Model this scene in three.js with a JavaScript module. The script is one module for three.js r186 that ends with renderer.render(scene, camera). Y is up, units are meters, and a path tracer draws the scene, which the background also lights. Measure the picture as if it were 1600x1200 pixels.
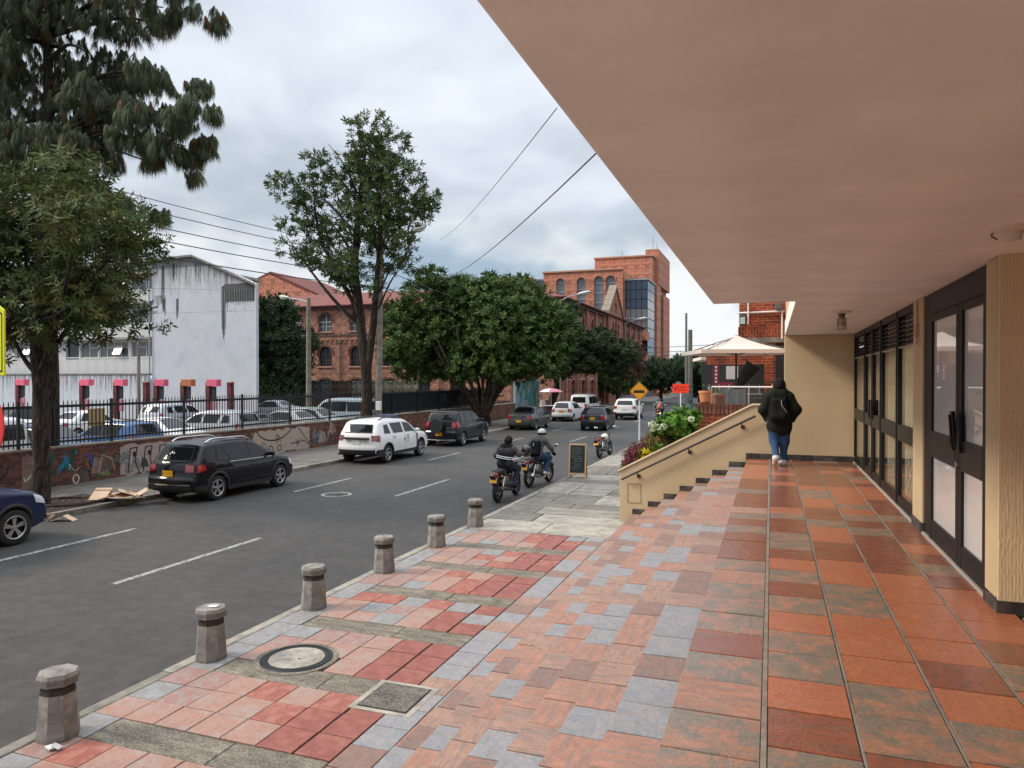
import * as THREE from 'three';
import { mergeGeometries, mergeVertices, toCreasedNormals } from 'three/addons/utils/BufferGeometryUtils.js';
import { RoundedBoxGeometry } from 'three/addons/geometries/RoundedBoxGeometry.js';
import { MarchingCubes } from 'three/addons/objects/MarchingCubes.js';

// ---------------------------------------------------------------- camera, sky, sun, exposure
const scene = new THREE.Scene();
const camera = new THREE.PerspectiveCamera(55.93, 4 / 3, 0.05, 3000);
const YAW = 0.34415;                          // the street runs 19.7 degrees right of the view axis
camera.position.set(0, 3.13, 0);
camera.rotation.order = 'YXZ';
camera.rotation.set(-0.00796, YAW, 0);

function mulberry(a) { return () => { a = (a + 0x6d2b79f5) | 0; let t = Math.imul(a ^ (a >>> 15), 1 | a); t = (t + Math.imul(t ^ (t >>> 7), 61 | t)) ^ t; return ((t ^ (t >>> 14)) >>> 0) / 4294967296; }; }
const lerp = (a, b, t) => a + (b - a) * t, clamp = (x, a = 0, b = 1) => Math.min(b, Math.max(a, x)), sstep = (a, b, x) => { const t = clamp((x - a) / (b - a)); return t * t * (3 - 2 * t); };
const hash = (x, y, z) => { let h = Math.imul(x, 374761393) ^ Math.imul(y, 668265263) ^ Math.imul(z, 2147483647 ^ 0x5bd1e995); h = Math.imul(h ^ (h >>> 13), 1274126177); return ((h ^ (h >>> 16)) >>> 0) / 4294967296; };
function vnoise(x, y, z, p = 0) {             // value noise; p > 0 repeats in x and y every p cells
  const xi = Math.floor(x), yi = Math.floor(y), zi = Math.floor(z), fx = x - xi, fy = y - yi, fz = z - zi;
  const u = fx * fx * (3 - 2 * fx), v = fy * fy * (3 - 2 * fy), w = fz * fz * (3 - 2 * fz), m = (n) => (p ? ((n % p) + p) % p : n);
  const x0 = m(xi), x1 = m(xi + 1), y0 = m(yi), y1 = m(yi + 1);
  const a = lerp(lerp(hash(x0, y0, zi), hash(x1, y0, zi), u), lerp(hash(x0, y1, zi), hash(x1, y1, zi), u), v);
  if (fz === 0) return a;
  return lerp(a, lerp(lerp(hash(x0, y0, zi + 1), hash(x1, y0, zi + 1), u), lerp(hash(x0, y1, zi + 1), hash(x1, y1, zi + 1), u), v), w);
}
function fbm(x, y, z, oct = 4, p = 0) { let s = 0, a = 0.5, t = 0; for (let i = 0; i < oct; i++) { s += a * vnoise(x, y, z + i * 17, p); t += a; a *= 0.5; x *= 2; y *= 2; if (p) p *= 2; else z *= 2; } return s / t; }

// overcast sky: grey sheets overhead, broken bright cumulus and blue gaps near the horizon
{
  const W = 2048, H = 1024, d = new Float32Array(W * H * 4);
  const mix3 = (a, b, t) => [lerp(a[0], b[0], t), lerp(a[1], b[1], t), lerp(a[2], b[2], t)];
  for (let j = 0; j < H; j++) for (let i = 0; i < W; i++) {
    const az = ((i + 0.5) / W - 0.5) * 2 * Math.PI, el = ((j + 0.5) / H - 0.5) * Math.PI, k = (j * W + i) * 4;
    const dx = Math.cos(az) * Math.cos(el), dz = Math.sin(az) * Math.cos(el), dy = Math.max(Math.sin(el), 0);
    let c;
    if (el < -0.02) c = [0.16, 0.16, 0.15];
    else {
      const s = 1 / (dy + 0.16), px = dx * s, pz = dz * s;
      const w1 = fbm(px * 1.1 + 7, pz * 1.1 + 3, 0.5, 4), n = fbm(px * 1.5 + w1 * 1.6, pz * 1.5 + 11, 3.5, 6), big = fbm(px * 0.55 + 20, pz * 0.55 + 5, 9.5, 3);
      const e = (el * 180) / Math.PI;
      const grey = mix3([0.45, 0.52, 0.60], [0.80, 0.855, 0.94], sstep(0.34, 0.66, n * 0.62 + big * 0.38));
      const white = [0.86, 0.88, 0.88], blue = [0.36, 0.47, 0.58];
      // puffs seen from the side: noise in azimuth and elevation, stretched sideways
      const q = fbm(Math.cos(az) * 5.2 + 30, Math.sin(az) * 5.2 + 30, e * 0.14, 5), q2 = fbm(Math.cos(az) * 13 + 60, Math.sin(az) * 13 + 60, e * 0.36 + 4, 4);
      const low = mix3(blue, white, sstep(0.40, 0.60, q * 0.65 + q2 * 0.35 + 0.06 * sstep(9, 2, e)));
      const t = sstep(7.5, 13.5, e + (q2 - 0.5) * 9);
      c = mix3(low, grey, t);
      const lift = 1 + 1.9 * sstep(0.40, 0.95, dy);            // an overcast sky is brightest overhead
      c = c.map((v) => v * lift * 0.70);
      c = mix3([0.58, 0.61, 0.63], c, sstep(-1, 2.5, e));
    }
    d[k] = c[0]; d[k + 1] = c[1]; d[k + 2] = c[2]; d[k + 3] = 1;
  }
  const t = new THREE.DataTexture(d, W, H, THREE.RGBAFormat, THREE.FloatType);
  t.mapping = THREE.EquirectangularReflectionMapping; t.magFilter = t.minFilter = THREE.LinearFilter; t.wrapS = THREE.RepeatWrapping; t.needsUpdate = true;
  scene.background = t; scene.environment = t;
}
const sun = new THREE.DirectionalLight(0xfff0dc, 2.0);
sun.position.set(-90, 62, 6); sun.target.position.set(-8, 0, -25); sun.castShadow = true; sun.shadow.radius = 24;
sun.shadow.mapSize.set(2048, 2048);
Object.assign(sun.shadow.camera, { left: -90, right: 90, top: 90, bottom: -90, near: 1, far: 300 });
scene.add(sun, sun.target);
const renderer = new THREE.WebGLRenderer({ antialias: true });
renderer.toneMapping = THREE.LinearToneMapping;
renderer.toneMappingExposure = 1.6;
renderer.shadowMap.enabled = true;
renderer.setSize(1024, 768);

// ---------------------------------------------------------------- helpers
const taken = new Map();
function numbered(n) { const k = taken.get(n) ?? 0; taken.set(n, k + 1); return k ? n + '_' + String(k).padStart(3, '0') : n; }
function tag(o, label, category, group, kind) { Object.assign(o.userData, { label }); if (category) o.userData.category = category; if (group) o.userData.group = group; if (kind) o.userData.kind = kind; return o; }
function thing(name, label, category, pos = [0, 0, 0], turn = 0, group) {      // pos: x, y, metres along the street
  const o = new THREE.Group(); o.name = numbered(name); o.position.set(pos[0], pos[1], -pos[2]); o.rotation.y = turn; scene.add(o);
  return tag(o, label, category, group);
}
function clean(g) { g = g.index ? g.toNonIndexed() : g; for (const k of Object.keys(g.attributes)) if (!['position', 'normal', 'uv', 'color'].includes(k)) g.deleteAttribute(k); g.morphAttributes = {}; return g; }
function join(list) { if (!Array.isArray(list)) return list; if (list.length === 1) return list[0]; const c = list.some((g) => g.attributes.color);
  return mergeGeometries(list.map((g) => { g = clean(g); if (!g.attributes.uv) g.setAttribute('uv', new THREE.BufferAttribute(new Float32Array(g.attributes.position.count * 2), 2)); if (!c) return g; if (!g.attributes.color) g.setAttribute('color', new THREE.BufferAttribute(new Float32Array(g.attributes.position.count * 3).fill(1), 3)); return g; })); }
function mk(name, geo, mat, parent) { const m = new THREE.Mesh(join(geo), mat); m.name = parent ? name : numbered(name); m.castShadow = m.receiveShadow = true; (parent ?? scene).add(m); return m; }
function struct(name, geo, mat) { const m = mk(name, geo, mat); m.userData.kind = 'structure'; return m; }
function copyOf(o, label, pos, turn = 0) { const c = o.clone(); c.name = numbered(o.name.replace(/_\d{3}$/, '')); c.userData = { ...o.userData, label }; c.position.set(pos[0], pos[1], -pos[2]); c.rotation.y = turn; scene.add(c); return c; }
function uvm(g, s = 1) {                        // metre-scale box projection
  g = clean(g); const p = g.attributes.position, n = g.attributes.normal, uv = new Float32Array(p.count * 2);
  for (let i = 0; i < p.count; i++) { const ax = Math.abs(n.getX(i)), ay = Math.abs(n.getY(i)), az = Math.abs(n.getZ(i)); let u, v;
    if (ay >= ax && ay >= az) { u = p.getX(i); v = p.getZ(i); } else if (ax >= az) { u = p.getZ(i); v = p.getY(i); } else { u = p.getX(i); v = p.getY(i); }
    uv[2 * i] = u * s; uv[2 * i + 1] = v * s; }
  g.setAttribute('uv', new THREE.BufferAttribute(uv, 2)); return g;
}
const bx = (x0, x1, y0, y1, a0, a1) => uvm(new THREE.BoxGeometry(x1 - x0, y1 - y0, a1 - a0).translate((x0 + x1) / 2, (y0 + y1) / 2, -(a0 + a1) / 2));
const rbx = (x0, x1, y0, y1, a0, a1, r = 0.01, s = 2) => uvm(new RoundedBoxGeometry(x1 - x0, y1 - y0, a1 - a0, s, r).translate((x0 + x1) / 2, (y0 + y1) / 2, -(a0 + a1) / 2));
const cyl = (r0, r1, h, n = 16, x = 0, y = 0, z = 0) => new THREE.CylinderGeometry(r1, r0, h, n).translate(x, y + h / 2, z);
const V3 = (x, y, z) => new THREE.Vector3(x, y, z);
function tube(pts, r, rad = 8, seg) { const c = new THREE.CatmullRomCurve3(pts.map((p) => V3(...p)), false, 'centripetal'); return new THREE.TubeGeometry(c, seg ?? Math.max(2, pts.length * 4), r, rad); }
function bar(a, b, r, rad = 8, r2 = r) { const A = V3(...a), B = V3(...b), d = B.clone().sub(A), g = new THREE.CylinderGeometry(r2, r, d.length(), rad, 1); g.translate(0, d.length() / 2, 0); g.applyQuaternion(new THREE.Quaternion().setFromUnitVectors(V3(0, 1, 0), d.normalize())); return g.translate(A.x, A.y, A.z); }
function shape(pts) { const s = new THREE.Shape(); pts.forEach(([x, y], i) => (i ? s.lineTo(x, y) : s.moveTo(x, y))); s.closePath(); return s; }
const ext = (pts, depth, bevel = 0, curve = 6) => new THREE.ExtrudeGeometry(pts.isShape ? pts : shape(pts), { depth, bevelEnabled: bevel > 0, bevelThickness: bevel, bevelSize: bevel, bevelOffset: -bevel, bevelSegments: 2, curveSegments: curve });

// ---------------------------------------------------------------- textures and materials
function tex(w, h, fn, srgb = true, rep = 1) {
  const d = new Uint8Array(w * h * 4);
  for (let j = 0; j < h; j++) for (let i = 0; i < w; i++) { const c = fn(i / w, j / h), k = (j * w + i) * 4; const a = typeof c === 'number' ? [c, c, c] : c; d[k] = clamp(a[0]) * 255; d[k + 1] = clamp(a[1]) * 255; d[k + 2] = clamp(a[2]) * 255; d[k + 3] = 255; }
  const t = new THREE.DataTexture(d, w, h); t.magFilter = THREE.LinearFilter; t.minFilter = THREE.LinearMipmapLinearFilter; t.wrapS = t.wrapT = THREE.RepeatWrapping; t.repeat.set(rep, rep);
  if (srgb) t.colorSpace = THREE.SRGBColorSpace; t.needsUpdate = true; return t;
}
function canvasTex(w, h, draw) { const c = document.createElement('canvas'); c.width = w; c.height = h; draw(c.getContext('2d'), w, h); const t = new THREE.CanvasTexture(c); t.colorSpace = THREE.SRGBColorSpace; t.magFilter = THREE.LinearFilter; t.wrapS = t.wrapT = THREE.RepeatWrapping; return t; }
const lin = (r, g, b) => new THREE.Color().setRGB(r, g, b);
const std = (c, roughness = 0.8, o = {}) => new THREE.MeshStandardMaterial({ color: Array.isArray(c) ? lin(...c) : c, roughness, ...o });
const phy = (c, roughness = 0.5, o = {}) => new THREE.MeshPhysicalMaterial({ color: Array.isArray(c) ? lin(...c) : c, roughness, ...o });

const tNoise = tex(512, 512, (u, v) => 0.5 + 0.5 * (fbm(u * 8, v * 8, 1, 6, 8) - 0.5) * 1.6 + (hash((u * 512) | 0, (v * 512) | 0, 3) - 0.5) * 0.12, true);
const tGrain = tex(512, 512, (u, v) => 0.55 + 0.5 * (fbm(u * 40, v * 40, 2, 4, 40) - 0.5) + (hash((u * 512) | 0, (v * 512) | 0, 5) - 0.5) * 0.35, false);
const tAsphalt = tex(1024, 1024, (u, v) => { const b = fbm(u * 5, v * 5, 4, 5, 5), g = hash((u * 1024) | 0, (v * 1024) | 0, 9), f = fbm(u * 60, v * 60, 6, 3, 60), st = fbm(u * 3, v * 40, 8, 3, 3);
  const pa = sstep(0.5, 0.56, fbm(u * 4, v * 4, 13, 3, 4)); let l = 0.67 + (b - 0.5) * 0.2 + (f - 0.5) * 0.2 + (g - 0.5) * 0.16 + (st - 0.5) * 0.1 - pa * 0.035; if (g > 0.992) l += 0.25; return [l, l * 0.975, l * 0.95]; });
const tAggr = tex(512, 512, (u, v) => { const g = fbm(u * 90, v * 90, 2, 2, 90), h = hash((u * 256) | 0, (v * 256) | 0, 4), b = fbm(u * 6, v * 6, 5, 4, 6); const l = 0.56 + (g - 0.5) * 0.5 + (h - 0.5) * 0.2 + (b - 0.5) * 0.3; return [l, l * 0.965, l * 0.90]; });
const tConc = tex(1024, 1024, (u, v) => { const b = fbm(u * 6, v * 6, 1, 6, 6), g = hash((u * 1024) | 0, (v * 1024) | 0, 2), st = Math.pow(fbm(u * 14, v * 14, 12, 4, 14), 3); let l = 0.78 + (b - 0.5) * 0.26 + (g - 0.5) * 0.12 - st * 0.3; return [l, l * 0.98, l * 0.94]; });
// fired clay: streaks of ash grey over orange-red body; the mix is painted per kind of tile
function clay(seed, body, ash, amount, streak) { return tex(256, 256, (u, v) => {
  const s = fbm(u * 22 + seed, v * 2.5, seed, 4, 0), m = fbm(u * 5 + seed * 3, v * 5, seed + 5, 5), f = fbm(u * 30, v * 30, seed + 9, 3), sp = hash((u * 256) | 0, (v * 256) | 0, seed);
  const t = clamp(sstep(0.36, 0.68, lerp(m, s, streak)) * amount + (f - 0.5) * 0.3 * amount), l = 0.93 + (f - 0.5) * 0.2 + (sp - 0.5) * 0.09 + (m - 0.5) * 0.16;
  return [lerp(body[0], ash[0], t) * l, lerp(body[1], ash[1], t) * l, lerp(body[2], ash[2], t) * l]; }); }
const clayB = tex(256, 256, (u, v) => 0.5 + (fbm(u * 24, v * 3, 1, 4, 0) - 0.5) * 0.7 + (fbm(u * 60, v * 60, 4, 2) - 0.5) * 0.5, false);
const tile = (t, r, k = 0.0014) => phy([0.80, 0.79, 0.775], r, { map: t, bumpMap: clayB, bumpScale: k, specularIntensity: 0.7 });
// ---------------------------------------------------------------- ground, road, pavements
const ROAD = -0.12, KN = -6.13, KF = -15.64, WALLX = -19.45, TER = 1.48, EYE = 3.13;
const mAsphalt = std([0.104, 0.102, 0.099], 0.78, { map: tAsphalt, bumpMap: tGrain, bumpScale: 0.004 });
const mConc = std([0.52, 0.5, 0.455], 0.85, { map: tConc, bumpMap: tGrain, bumpScale: 0.003 });
const mConcDark = std([0.34, 0.325, 0.30], 0.88, { map: tConc, bumpMap: tGrain, bumpScale: 0.003 });
const mConcPale = std([0.64, 0.615, 0.56], 0.85, { map: tConc, bumpMap: tGrain, bumpScale: 0.003 });
const mAggr = std([0.62, 0.58, 0.52], 0.92, { map: tAggr, bumpMap: tAggr, bumpScale: 0.006 });
const mMortar = std([0.14, 0.12, 0.105], 0.9, { map: tNoise });
const mDirtJoint = std([0.10, 0.09, 0.08], 0.95, { map: tNoise });
const plane = (x0, x1, a0, a1, y, s = 1) => { const g = new THREE.PlaneGeometry(x1 - x0, a1 - a0).rotateX(-Math.PI / 2).translate((x0 + x1) / 2, y, -(a0 + a1) / 2); return uvm(g, s); };
struct('ground', plane(-900, 900, -300, 1800, ROAD - 0.03, 0.1), std([0.10, 0.10, 0.09], 0.95, { map: tConc }));
struct('road', plane(KF - 0.02, KN + 0.02, -30, 420, ROAD, 0.125), mAsphalt);
struct('parking_lot', plane(-75, WALLX - 0.3, -20, 67.5, -0.004, 0.125), std([0.22, 0.215, 0.205], 0.9, { map: tAsphalt }));
struct('cross_street', plane(-6.0, 60, 52, 66, ROAD + 0.004, 0.125), mAsphalt);

// worn lane paint, each dash a sheet of its own
const tPaint = tex(256, 256, (u, v) => { const n = fbm(u * 20, v * 20, 3, 4, 20), g = hash((u * 256) | 0, (v * 256) | 0, 7); const l = n + (g - 0.5) * 0.25 > 0.44 ? 0.80 : 0.50; return [l, l, l * 0.97]; });
const mPaint = std([0.50, 0.50, 0.48], 0.8, { map: tPaint });
function dash(x, a0, a1, w = 0.13) { const m = struct('lane_marking', plane(x - w / 2, x + w / 2, a0, a1, ROAD + 0.004), mPaint); return m; }
for (let k = -1; k < 8; k++) dash(-9.77 + 0.03 * k, 8.6 + 9.04 * k, 12.1 + 9.04 * k);
for (let k = -1; k < 7; k++) dash(-12.92 + 0.07 * k, 8.9 + 8.45 * k, 11.95 + 8.45 * k);

// kerb stones
const gKerb = [0, 1, 2].map((k) => rbx(-0.075, 0.075, -0.2, 0, 0.004, 0.996, 0.012 + k * 0.006, 1));
function kerb(name, x, a0, a1) {
  const g = new THREE.Group(); g.name = name; g.userData.kind = 'structure'; scene.add(g); const r = mulberry(a0 * 91 + 5);
  for (let a = a0; a < a1; a++) { const m = mk('kerb_stone', gKerb[(r() * 3) | 0], r() < 0.4 ? mConcDark : mConc, g); m.position.set(x + (r() - 0.5) * 0.012, 0.004 + (r() - 0.5) * 0.012, -a); m.rotation.z = (r() - 0.5) * 0.03; }
  mk('kerb_run', bx(x - 0.075, x + 0.075, -0.2, 0, a1, 330), mConc, g);
}
kerb('kerb', KN + 0.075, 2, 50); kerb('kerb_far', KF - 0.075, 5, 60);

// ---------------- tiles: chamfered slabs that share a few geometries
const tileCache = new Map();
function tileGeo(w, d, h = 0.025, b = 0.004, variant = 0) {
  const key = [w.toFixed(3), d.toFixed(3), h, b, variant].join(); if (tileCache.has(key)) return tileCache.get(key);
  const X = w / 2, Z = d / 2, pos = [], nor = [], uv = [], ou = hash(variant, 3, 1), ov = hash(variant, 7, 2);
  const quad = (p, n) => { for (const i of [0, 1, 2, 0, 2, 3]) { pos.push(...p[i]); nor.push(...n); const u = p[i][0] / w * 0.9, v = p[i][2] / d * 0.9; uv.push(ou + (variant & 1 ? v : u), ov + (variant & 1 ? u : v)); } };
  const t = [[-X + b, 0, Z - b], [X - b, 0, Z - b], [X - b, 0, -Z + b], [-X + b, 0, -Z + b]], m = [[-X, -b, Z], [X, -b, Z], [X, -b, -Z], [-X, -b, -Z]], l = m.map(([x, , z]) => [x, -h, z]);
  quad(t, [0, 1, 0]);
  const N = [[0, 0, 1], [1, 0, 0], [0, 0, -1], [-1, 0, 0]];
  for (let i = 0; i < 4; i++) { const j = (i + 1) % 4, n = N[i]; quad([m[i], m[j], t[j], t[i]], [n[0] * 0.7, 0.7, n[2] * 0.7]); quad([l[i], l[j], m[j], m[i]], n); }
  const g = new THREE.BufferGeometry(); g.setAttribute('position', new THREE.Float32BufferAttribute(pos, 3)); g.setAttribute('normal', new THREE.Float32BufferAttribute(nor, 3)); g.setAttribute('uv', new THREE.Float32BufferAttribute(uv, 2));
  tileCache.set(key, g); return g;
}
function layTile(parent, x0, x1, a0, a1, y, mat, r, o = {}) {
  const m = mk(o.name ?? 'tile', tileGeo(x1 - x0, a1 - a0, o.h ?? 0.025, o.b ?? 0.004, (r() * 4) | 0), mat, parent);
  m.position.set((x0 + x1) / 2, y + (r() - 0.5) * (o.dy ?? 0.004), -(a0 + a1) / 2); m.rotation.set((r() - 0.5) * (o.tilt ?? 0.008), (r() - 0.5) * (o.skew ?? 0.006), (r() - 0.5) * (o.tilt ?? 0.008)); return m;
}
const RED = [0.64, 0.38, 0.335], PINK = [0.74, 0.575, 0.51], ORANGE = [0.76, 0.47, 0.35], GREY = [0.62, 0.61, 0.60], BLUEGREY = [0.63, 0.64, 0.66], MAUVE = [0.68, 0.53, 0.50], ASH = [0.50, 0.46, 0.42], BROWN = [0.50, 0.29, 0.23];
const side = { red: [1, 2].map((s) => tile(clay(s, RED, MAUVE, 0.25, 0.2), 0.62)), red2: [3].map((s) => tile(clay(s, [0.68, 0.40, 0.34], PINK, 0.4, 0.2), 0.62)), pink: [5, 6].map((s) => tile(clay(s, PINK, GREY, 0.5, 0.25), 0.62)), gpink: [7].map((s) => tile(clay(s, [0.70, 0.54, 0.50], GREY, 0.7, 0.3), 0.62)), grey: [9, 10].map((s) => tile(clay(s, GREY, BLUEGREY, 0.7, 0.2), 0.6)) };
const stairM = { orange: [21, 22, 23].map((s) => tile(clay(s, [0.76, 0.55, 0.46], [0.62, 0.53, 0.49], 0.75, 0.8), 0.5)), pink: [24, 25].map((s) => tile(clay(s, [0.75, 0.58, 0.50], [0.56, 0.52, 0.49], 0.65, 0.85), 0.5)), blue: [26, 27].map((s) => tile(clay(s, BLUEGREY, [0.68, 0.61, 0.58], 0.5, 0.6), 0.5)), mauve: [28, 29].map((s) => tile(clay(s, [0.66, 0.49, 0.43], [0.54, 0.51, 0.49], 0.8, 0.9), 0.5)) };
const terrM = { orange: [41, 42, 43].map((s) => tile(clay(s, [0.80, 0.49, 0.355], [0.64, 0.46, 0.37], 0.5, 0.45), 0.27, 0.0018)), ash: [44, 45, 46].map((s) => tile(clay(s, [0.57, 0.53, 0.48], [0.76, 0.51, 0.40], 0.7, 0.3), 0.25, 0.0018)), brown: [47, 48].map((s) => tile(clay(s, [0.64, 0.38, 0.29], [0.50, 0.40, 0.34], 0.6, 0.8), 0.2, 0.0018)) };
const pick = (r, list) => list[(r() * list.length) | 0];

// near pavement: three rows of square tiles between washed-concrete bands
{
  const base = struct('sidewalk', bx(KN + 0.15, -2.6, -0.3, -0.012, -12, 13.86), mDirtJoint), r = mulberry(77), X = [-3.385, -3.755, -4.135, -4.51, -4.885, -5.255, -5.625, -5.975], P = 1.53, A0 = 12.69;
  for (let k = -1; k < 7; k++) {
    const b0 = A0 - P * (k + 1), rows = 3, h = 0.381;        // tiles from b0 to b0 + 1.143, band behind them
    for (let i = 0; i < rows; i++) for (let c = 0; c < 7; c++) {
      const a0 = b0 + i * h + 0.006, a1 = b0 + (i + 1) * h - 0.006, x1 = X[c] - (c === 1 ? 0.012 : 0.005), x0 = X[c + 1] + (c === 0 ? 0.012 : 0.005);
      if (Math.hypot((x0 + x1) / 2 + 4.98, (a0 + a1) / 2 - 6.77) < 0.34) continue;
      const v = r(); let m;
      if (c < 2) m = v < 0.8 ? pick(r, side.red) : v < 0.92 ? side.red2[0] : pick(r, side.grey);
      else if (c === 2) m = v < 0.35 ? side.red2[0] : v < 0.85 ? pick(r, side.pink) : side.gpink[0];
      else if (c < 6) m = v < 0.5 ? pick(r, side.pink) : v < 0.78 ? side.gpink[0] : v < 0.9 ? pick(r, side.grey) : side.red2[0];
      else m = v < 0.55 ? pick(r, side.grey) : v < 0.8 ? side.gpink[0] : pick(r, side.pink);
      layTile(base, x0, x1, a0, a1, 0, m, r, { dy: 0.006, tilt: 0.012, skew: 0.02 });
    }
    const g0 = b0 - (P - 3 * h) + 0.004, g1 = b0 - 0.004;       // the band in front of these rows
    layTile(base, -4.32, -3.39, g0, g1, -0.002, mAggr, r, { name: 'concrete_band', b: 0.008, h: 0.04 });
    layTile(base, -5.62, -4.328, g0, g1, -0.004, mAggr, r, { name: 'concrete_band', b: 0.008, h: 0.04 });
    layTile(base, -5.975, -5.628, g0, g1, 0, pick(r, side.grey), r, { dy: 0.006 });
  }
  mk('tile_run', bx(-5.975, -2.75, -0.011, 0, -12, 1.58), side.pink[0], base);
  // grey runner and cut tiles at the foot of the stairs
  for (let a = 2; a < 13.7; a += 0.372) { const v = r(); layTile(base, -3.375, -3.02, a + 0.006, a + 0.366, 0, v < 0.62 ? pick(r, stairM.blue) : v < 0.85 ? pick(r, stairM.mauve) : pick(r, stairM.pink), r);
    const w = r(); layTile(base, -3.012, -2.75, a + 0.1, a + 0.464, 0, w < 0.4 ? pick(r, stairM.blue) : pick(r, stairM.orange), r); }
  // flagstones farther on
  const f = struct('flagstone_sidewalk', bx(KN + 0.15, -2.95, -0.3, -0.015, 13.87, 62), mDirtJoint), q = mulberry(5), mats = [mConc, mConcDark, mConcPale, mConc];
  let row = 0; for (let a = 13.88; a < 44; row++) { const d = 0.62 + q() * 0.75, cuts = [-5.97]; while (cuts.at(-1) < -3.9) cuts.push(cuts.at(-1) + 0.7 + q() * 1.1); cuts[cuts.length - 1] = -2.97;
    for (let i = 0; i + 1 < cuts.length; i++) layTile(f, cuts[i] + 0.008, cuts[i + 1] - 0.008, a + 0.008, a + d - 0.008, 0.002, a < 15.3 && i === cuts.length - 2 ? mConcPale : pick(q, mats), q, { name: 'flagstone', h: 0.06, b: 0.01, dy: 0.014, tilt: 0.008 }); a += d; }
  mk('slab_run', bx(KN + 0.15, -2.97, -0.2, 0, a1f(44.6), 62), mConc, f);
  function a1f(x) { return x; }
}
// far pavement in poured panels
{
  const f = struct('far_sidewalk', bx(WALLX - 0.3, KF - 0.15, -0.3, -0.012, -12, 150), mDirtJoint), q = mulberry(15);
  for (let a = 4; a < 60; a += 2.1) for (const [x0, x1] of [[WALLX + 0.02, -17.55], [-17.53, KF - 0.155]]) { if (x1 > -17 && a < 14.4 && a + 2.1 > 11.9) continue; layTile(f, x0, x1, a + 0.006, a + 2.094, 0, q() < 0.3 ? std([0.29, 0.27, 0.245], 0.88, { map: tConc }) : std([0.26, 0.24, 0.22], 0.88, { map: tConc }), q, { name: 'paving_panel', h: 0.05, b: 0.006, tilt: 0.003 }); }
  mk('paving_run', bx(WALLX + 0.02, KF - 0.155, -0.2, 0, 61, 150), mConcDark, f);
  layTile(f, -16.4, KF - 0.155, 10.3, 11.88, 0, mConcDark, q, { name: 'paving_panel' }); layTile(f, -17.53, -16.41, 10.3, 11.88, 0, mConcDark, q, { name: 'paving_panel' });
}

// ---------------------------------------------------------------- stairs and terrace
const mStairBody = std([0.11, 0.095, 0.085], 0.9, { map: tConc });
const mRiser = std([0.40, 0.24, 0.18], 0.8, { map: tNoise });
const stepX = (k) => -0.47 - 0.335 * k, stepY = (k) => TER - 0.185 * k;
{
  const st = new THREE.Group(); st.name = 'stairs'; st.userData.kind = 'structure'; scene.add(st); const r = mulberry(31);
  for (let k = 1; k < 8; k++) {
    const x0 = stepX(k), x1 = stepX(k - 1), y = stepY(k), s = mk('step', bx(x0 + 0.02, x1 + 0.04, -0.2, y - 0.024, -6, 15.66), mStairBody, st);
    mk('tile_run', bx(x0, x1 + 0.012, y - 0.022, y, -6, 1.595), k % 3 ? stairM.pink[k % 2] : stairM.blue[0], s);   // the flight goes on behind the viewer
    mk('riser', bx(x0 + 0.006, x0 + 0.0195, y - 0.185, y - 0.026, -6, 15.65), mRiser, s);
    let a = 1.6 + r() * 0.37;
    while (a < 15.62) { const d = 0.372, a1 = Math.min(a + d, 15.64); const n = fbm(a * 0.6, k * 0.8, 3.5, 3), v = r() * 0.62 + n * 0.38;
      const m = v < 0.36 ? pick(r, stairM.orange) : v < 0.52 ? pick(r, stairM.pink) : v < 0.66 ? pick(r, stairM.mauve) : pick(r, stairM.blue);
      if (a1 - a > 0.08) layTile(s, x0, x1 + 0.012, a + 0.0065, a1 - 0.0065, y, m, r, { dy: 0.005, tilt: 0.01 }); a = a1; }
  }
  const t = struct('terrace', bx(-0.45, 1.62, -0.2, TER - 0.02, -6, 15.66), mMortar), X = [-0.475, -0.03, 0.385, 0.80, 1.21, 1.545];
  for (const [x, w] of [[-0.03, 0.026], [0.385, 0.014], [0.80, 0.014], [1.21, 0.014]]) mk('mortar_joint', rbx(x - w / 2 + 0.003, x + w / 2 + 0.003, TER - 0.03, TER + 0.001, 1.6, 15.64, 0.003, 1), std([0.40, 0.35, 0.31], 0.85, { map: tConc }), t);
  mk('tile_run', [bx(-0.475, 4.2, TER - 0.019, TER, -6, 1.69), bx(2.87, 4.2, TER - 0.019, TER, 1.695, 5.69)], terrM.ash[0], t).userData.kind = 'stuff';
  mk('terrace_bed', bx(1.62, 4.2, -0.2, TER - 0.02, -6, 5.7), mMortar, t);
  for (let c = 0; c < 8; c++) {
    const x0 = c < 5 ? X[c] : 1.21 + 0.412 * (c - 4), x1 = c < 4 ? X[c + 1] : 1.21 + 0.412 * (c - 3);
    let a = 1.7, first = 0.1 + r() * 0.3;
    while (a < 15.6) { const lim = c === 4 ? 15.6 : c > 4 ? 5.9 : 15.62; if (a > lim - 0.1) break; const a1 = Math.min(a + (first || 0.402), lim); first = 0;
      let xr = x1; if (c === 4 && a > 5.9) xr = 1.53;
      const v = r() * 0.8 + fbm(a * 0.5, c, 7.5, 2) * 0.2, deep = a > 6.3 ? 0.34 : 0.08; const m = v < 0.40 - deep * 0.35 ? pick(r, terrM.orange) : v < 0.40 + deep ? pick(r, terrM.brown) : v < 0.72 + deep * 0.5 ? pick(r, terrM.ash) : pick(r, c ? terrM.orange : stairM.orange);
      layTile(t, x0 + (c === 1 ? 0.018 : 0.009), xr - (c === 0 ? 0.012 : 0.009), a + 0.007, a1 - 0.007, TER, m, r, { dy: 0.004, tilt: 0.006, h: 0.03 }); a = a1; }
  }
}
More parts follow.
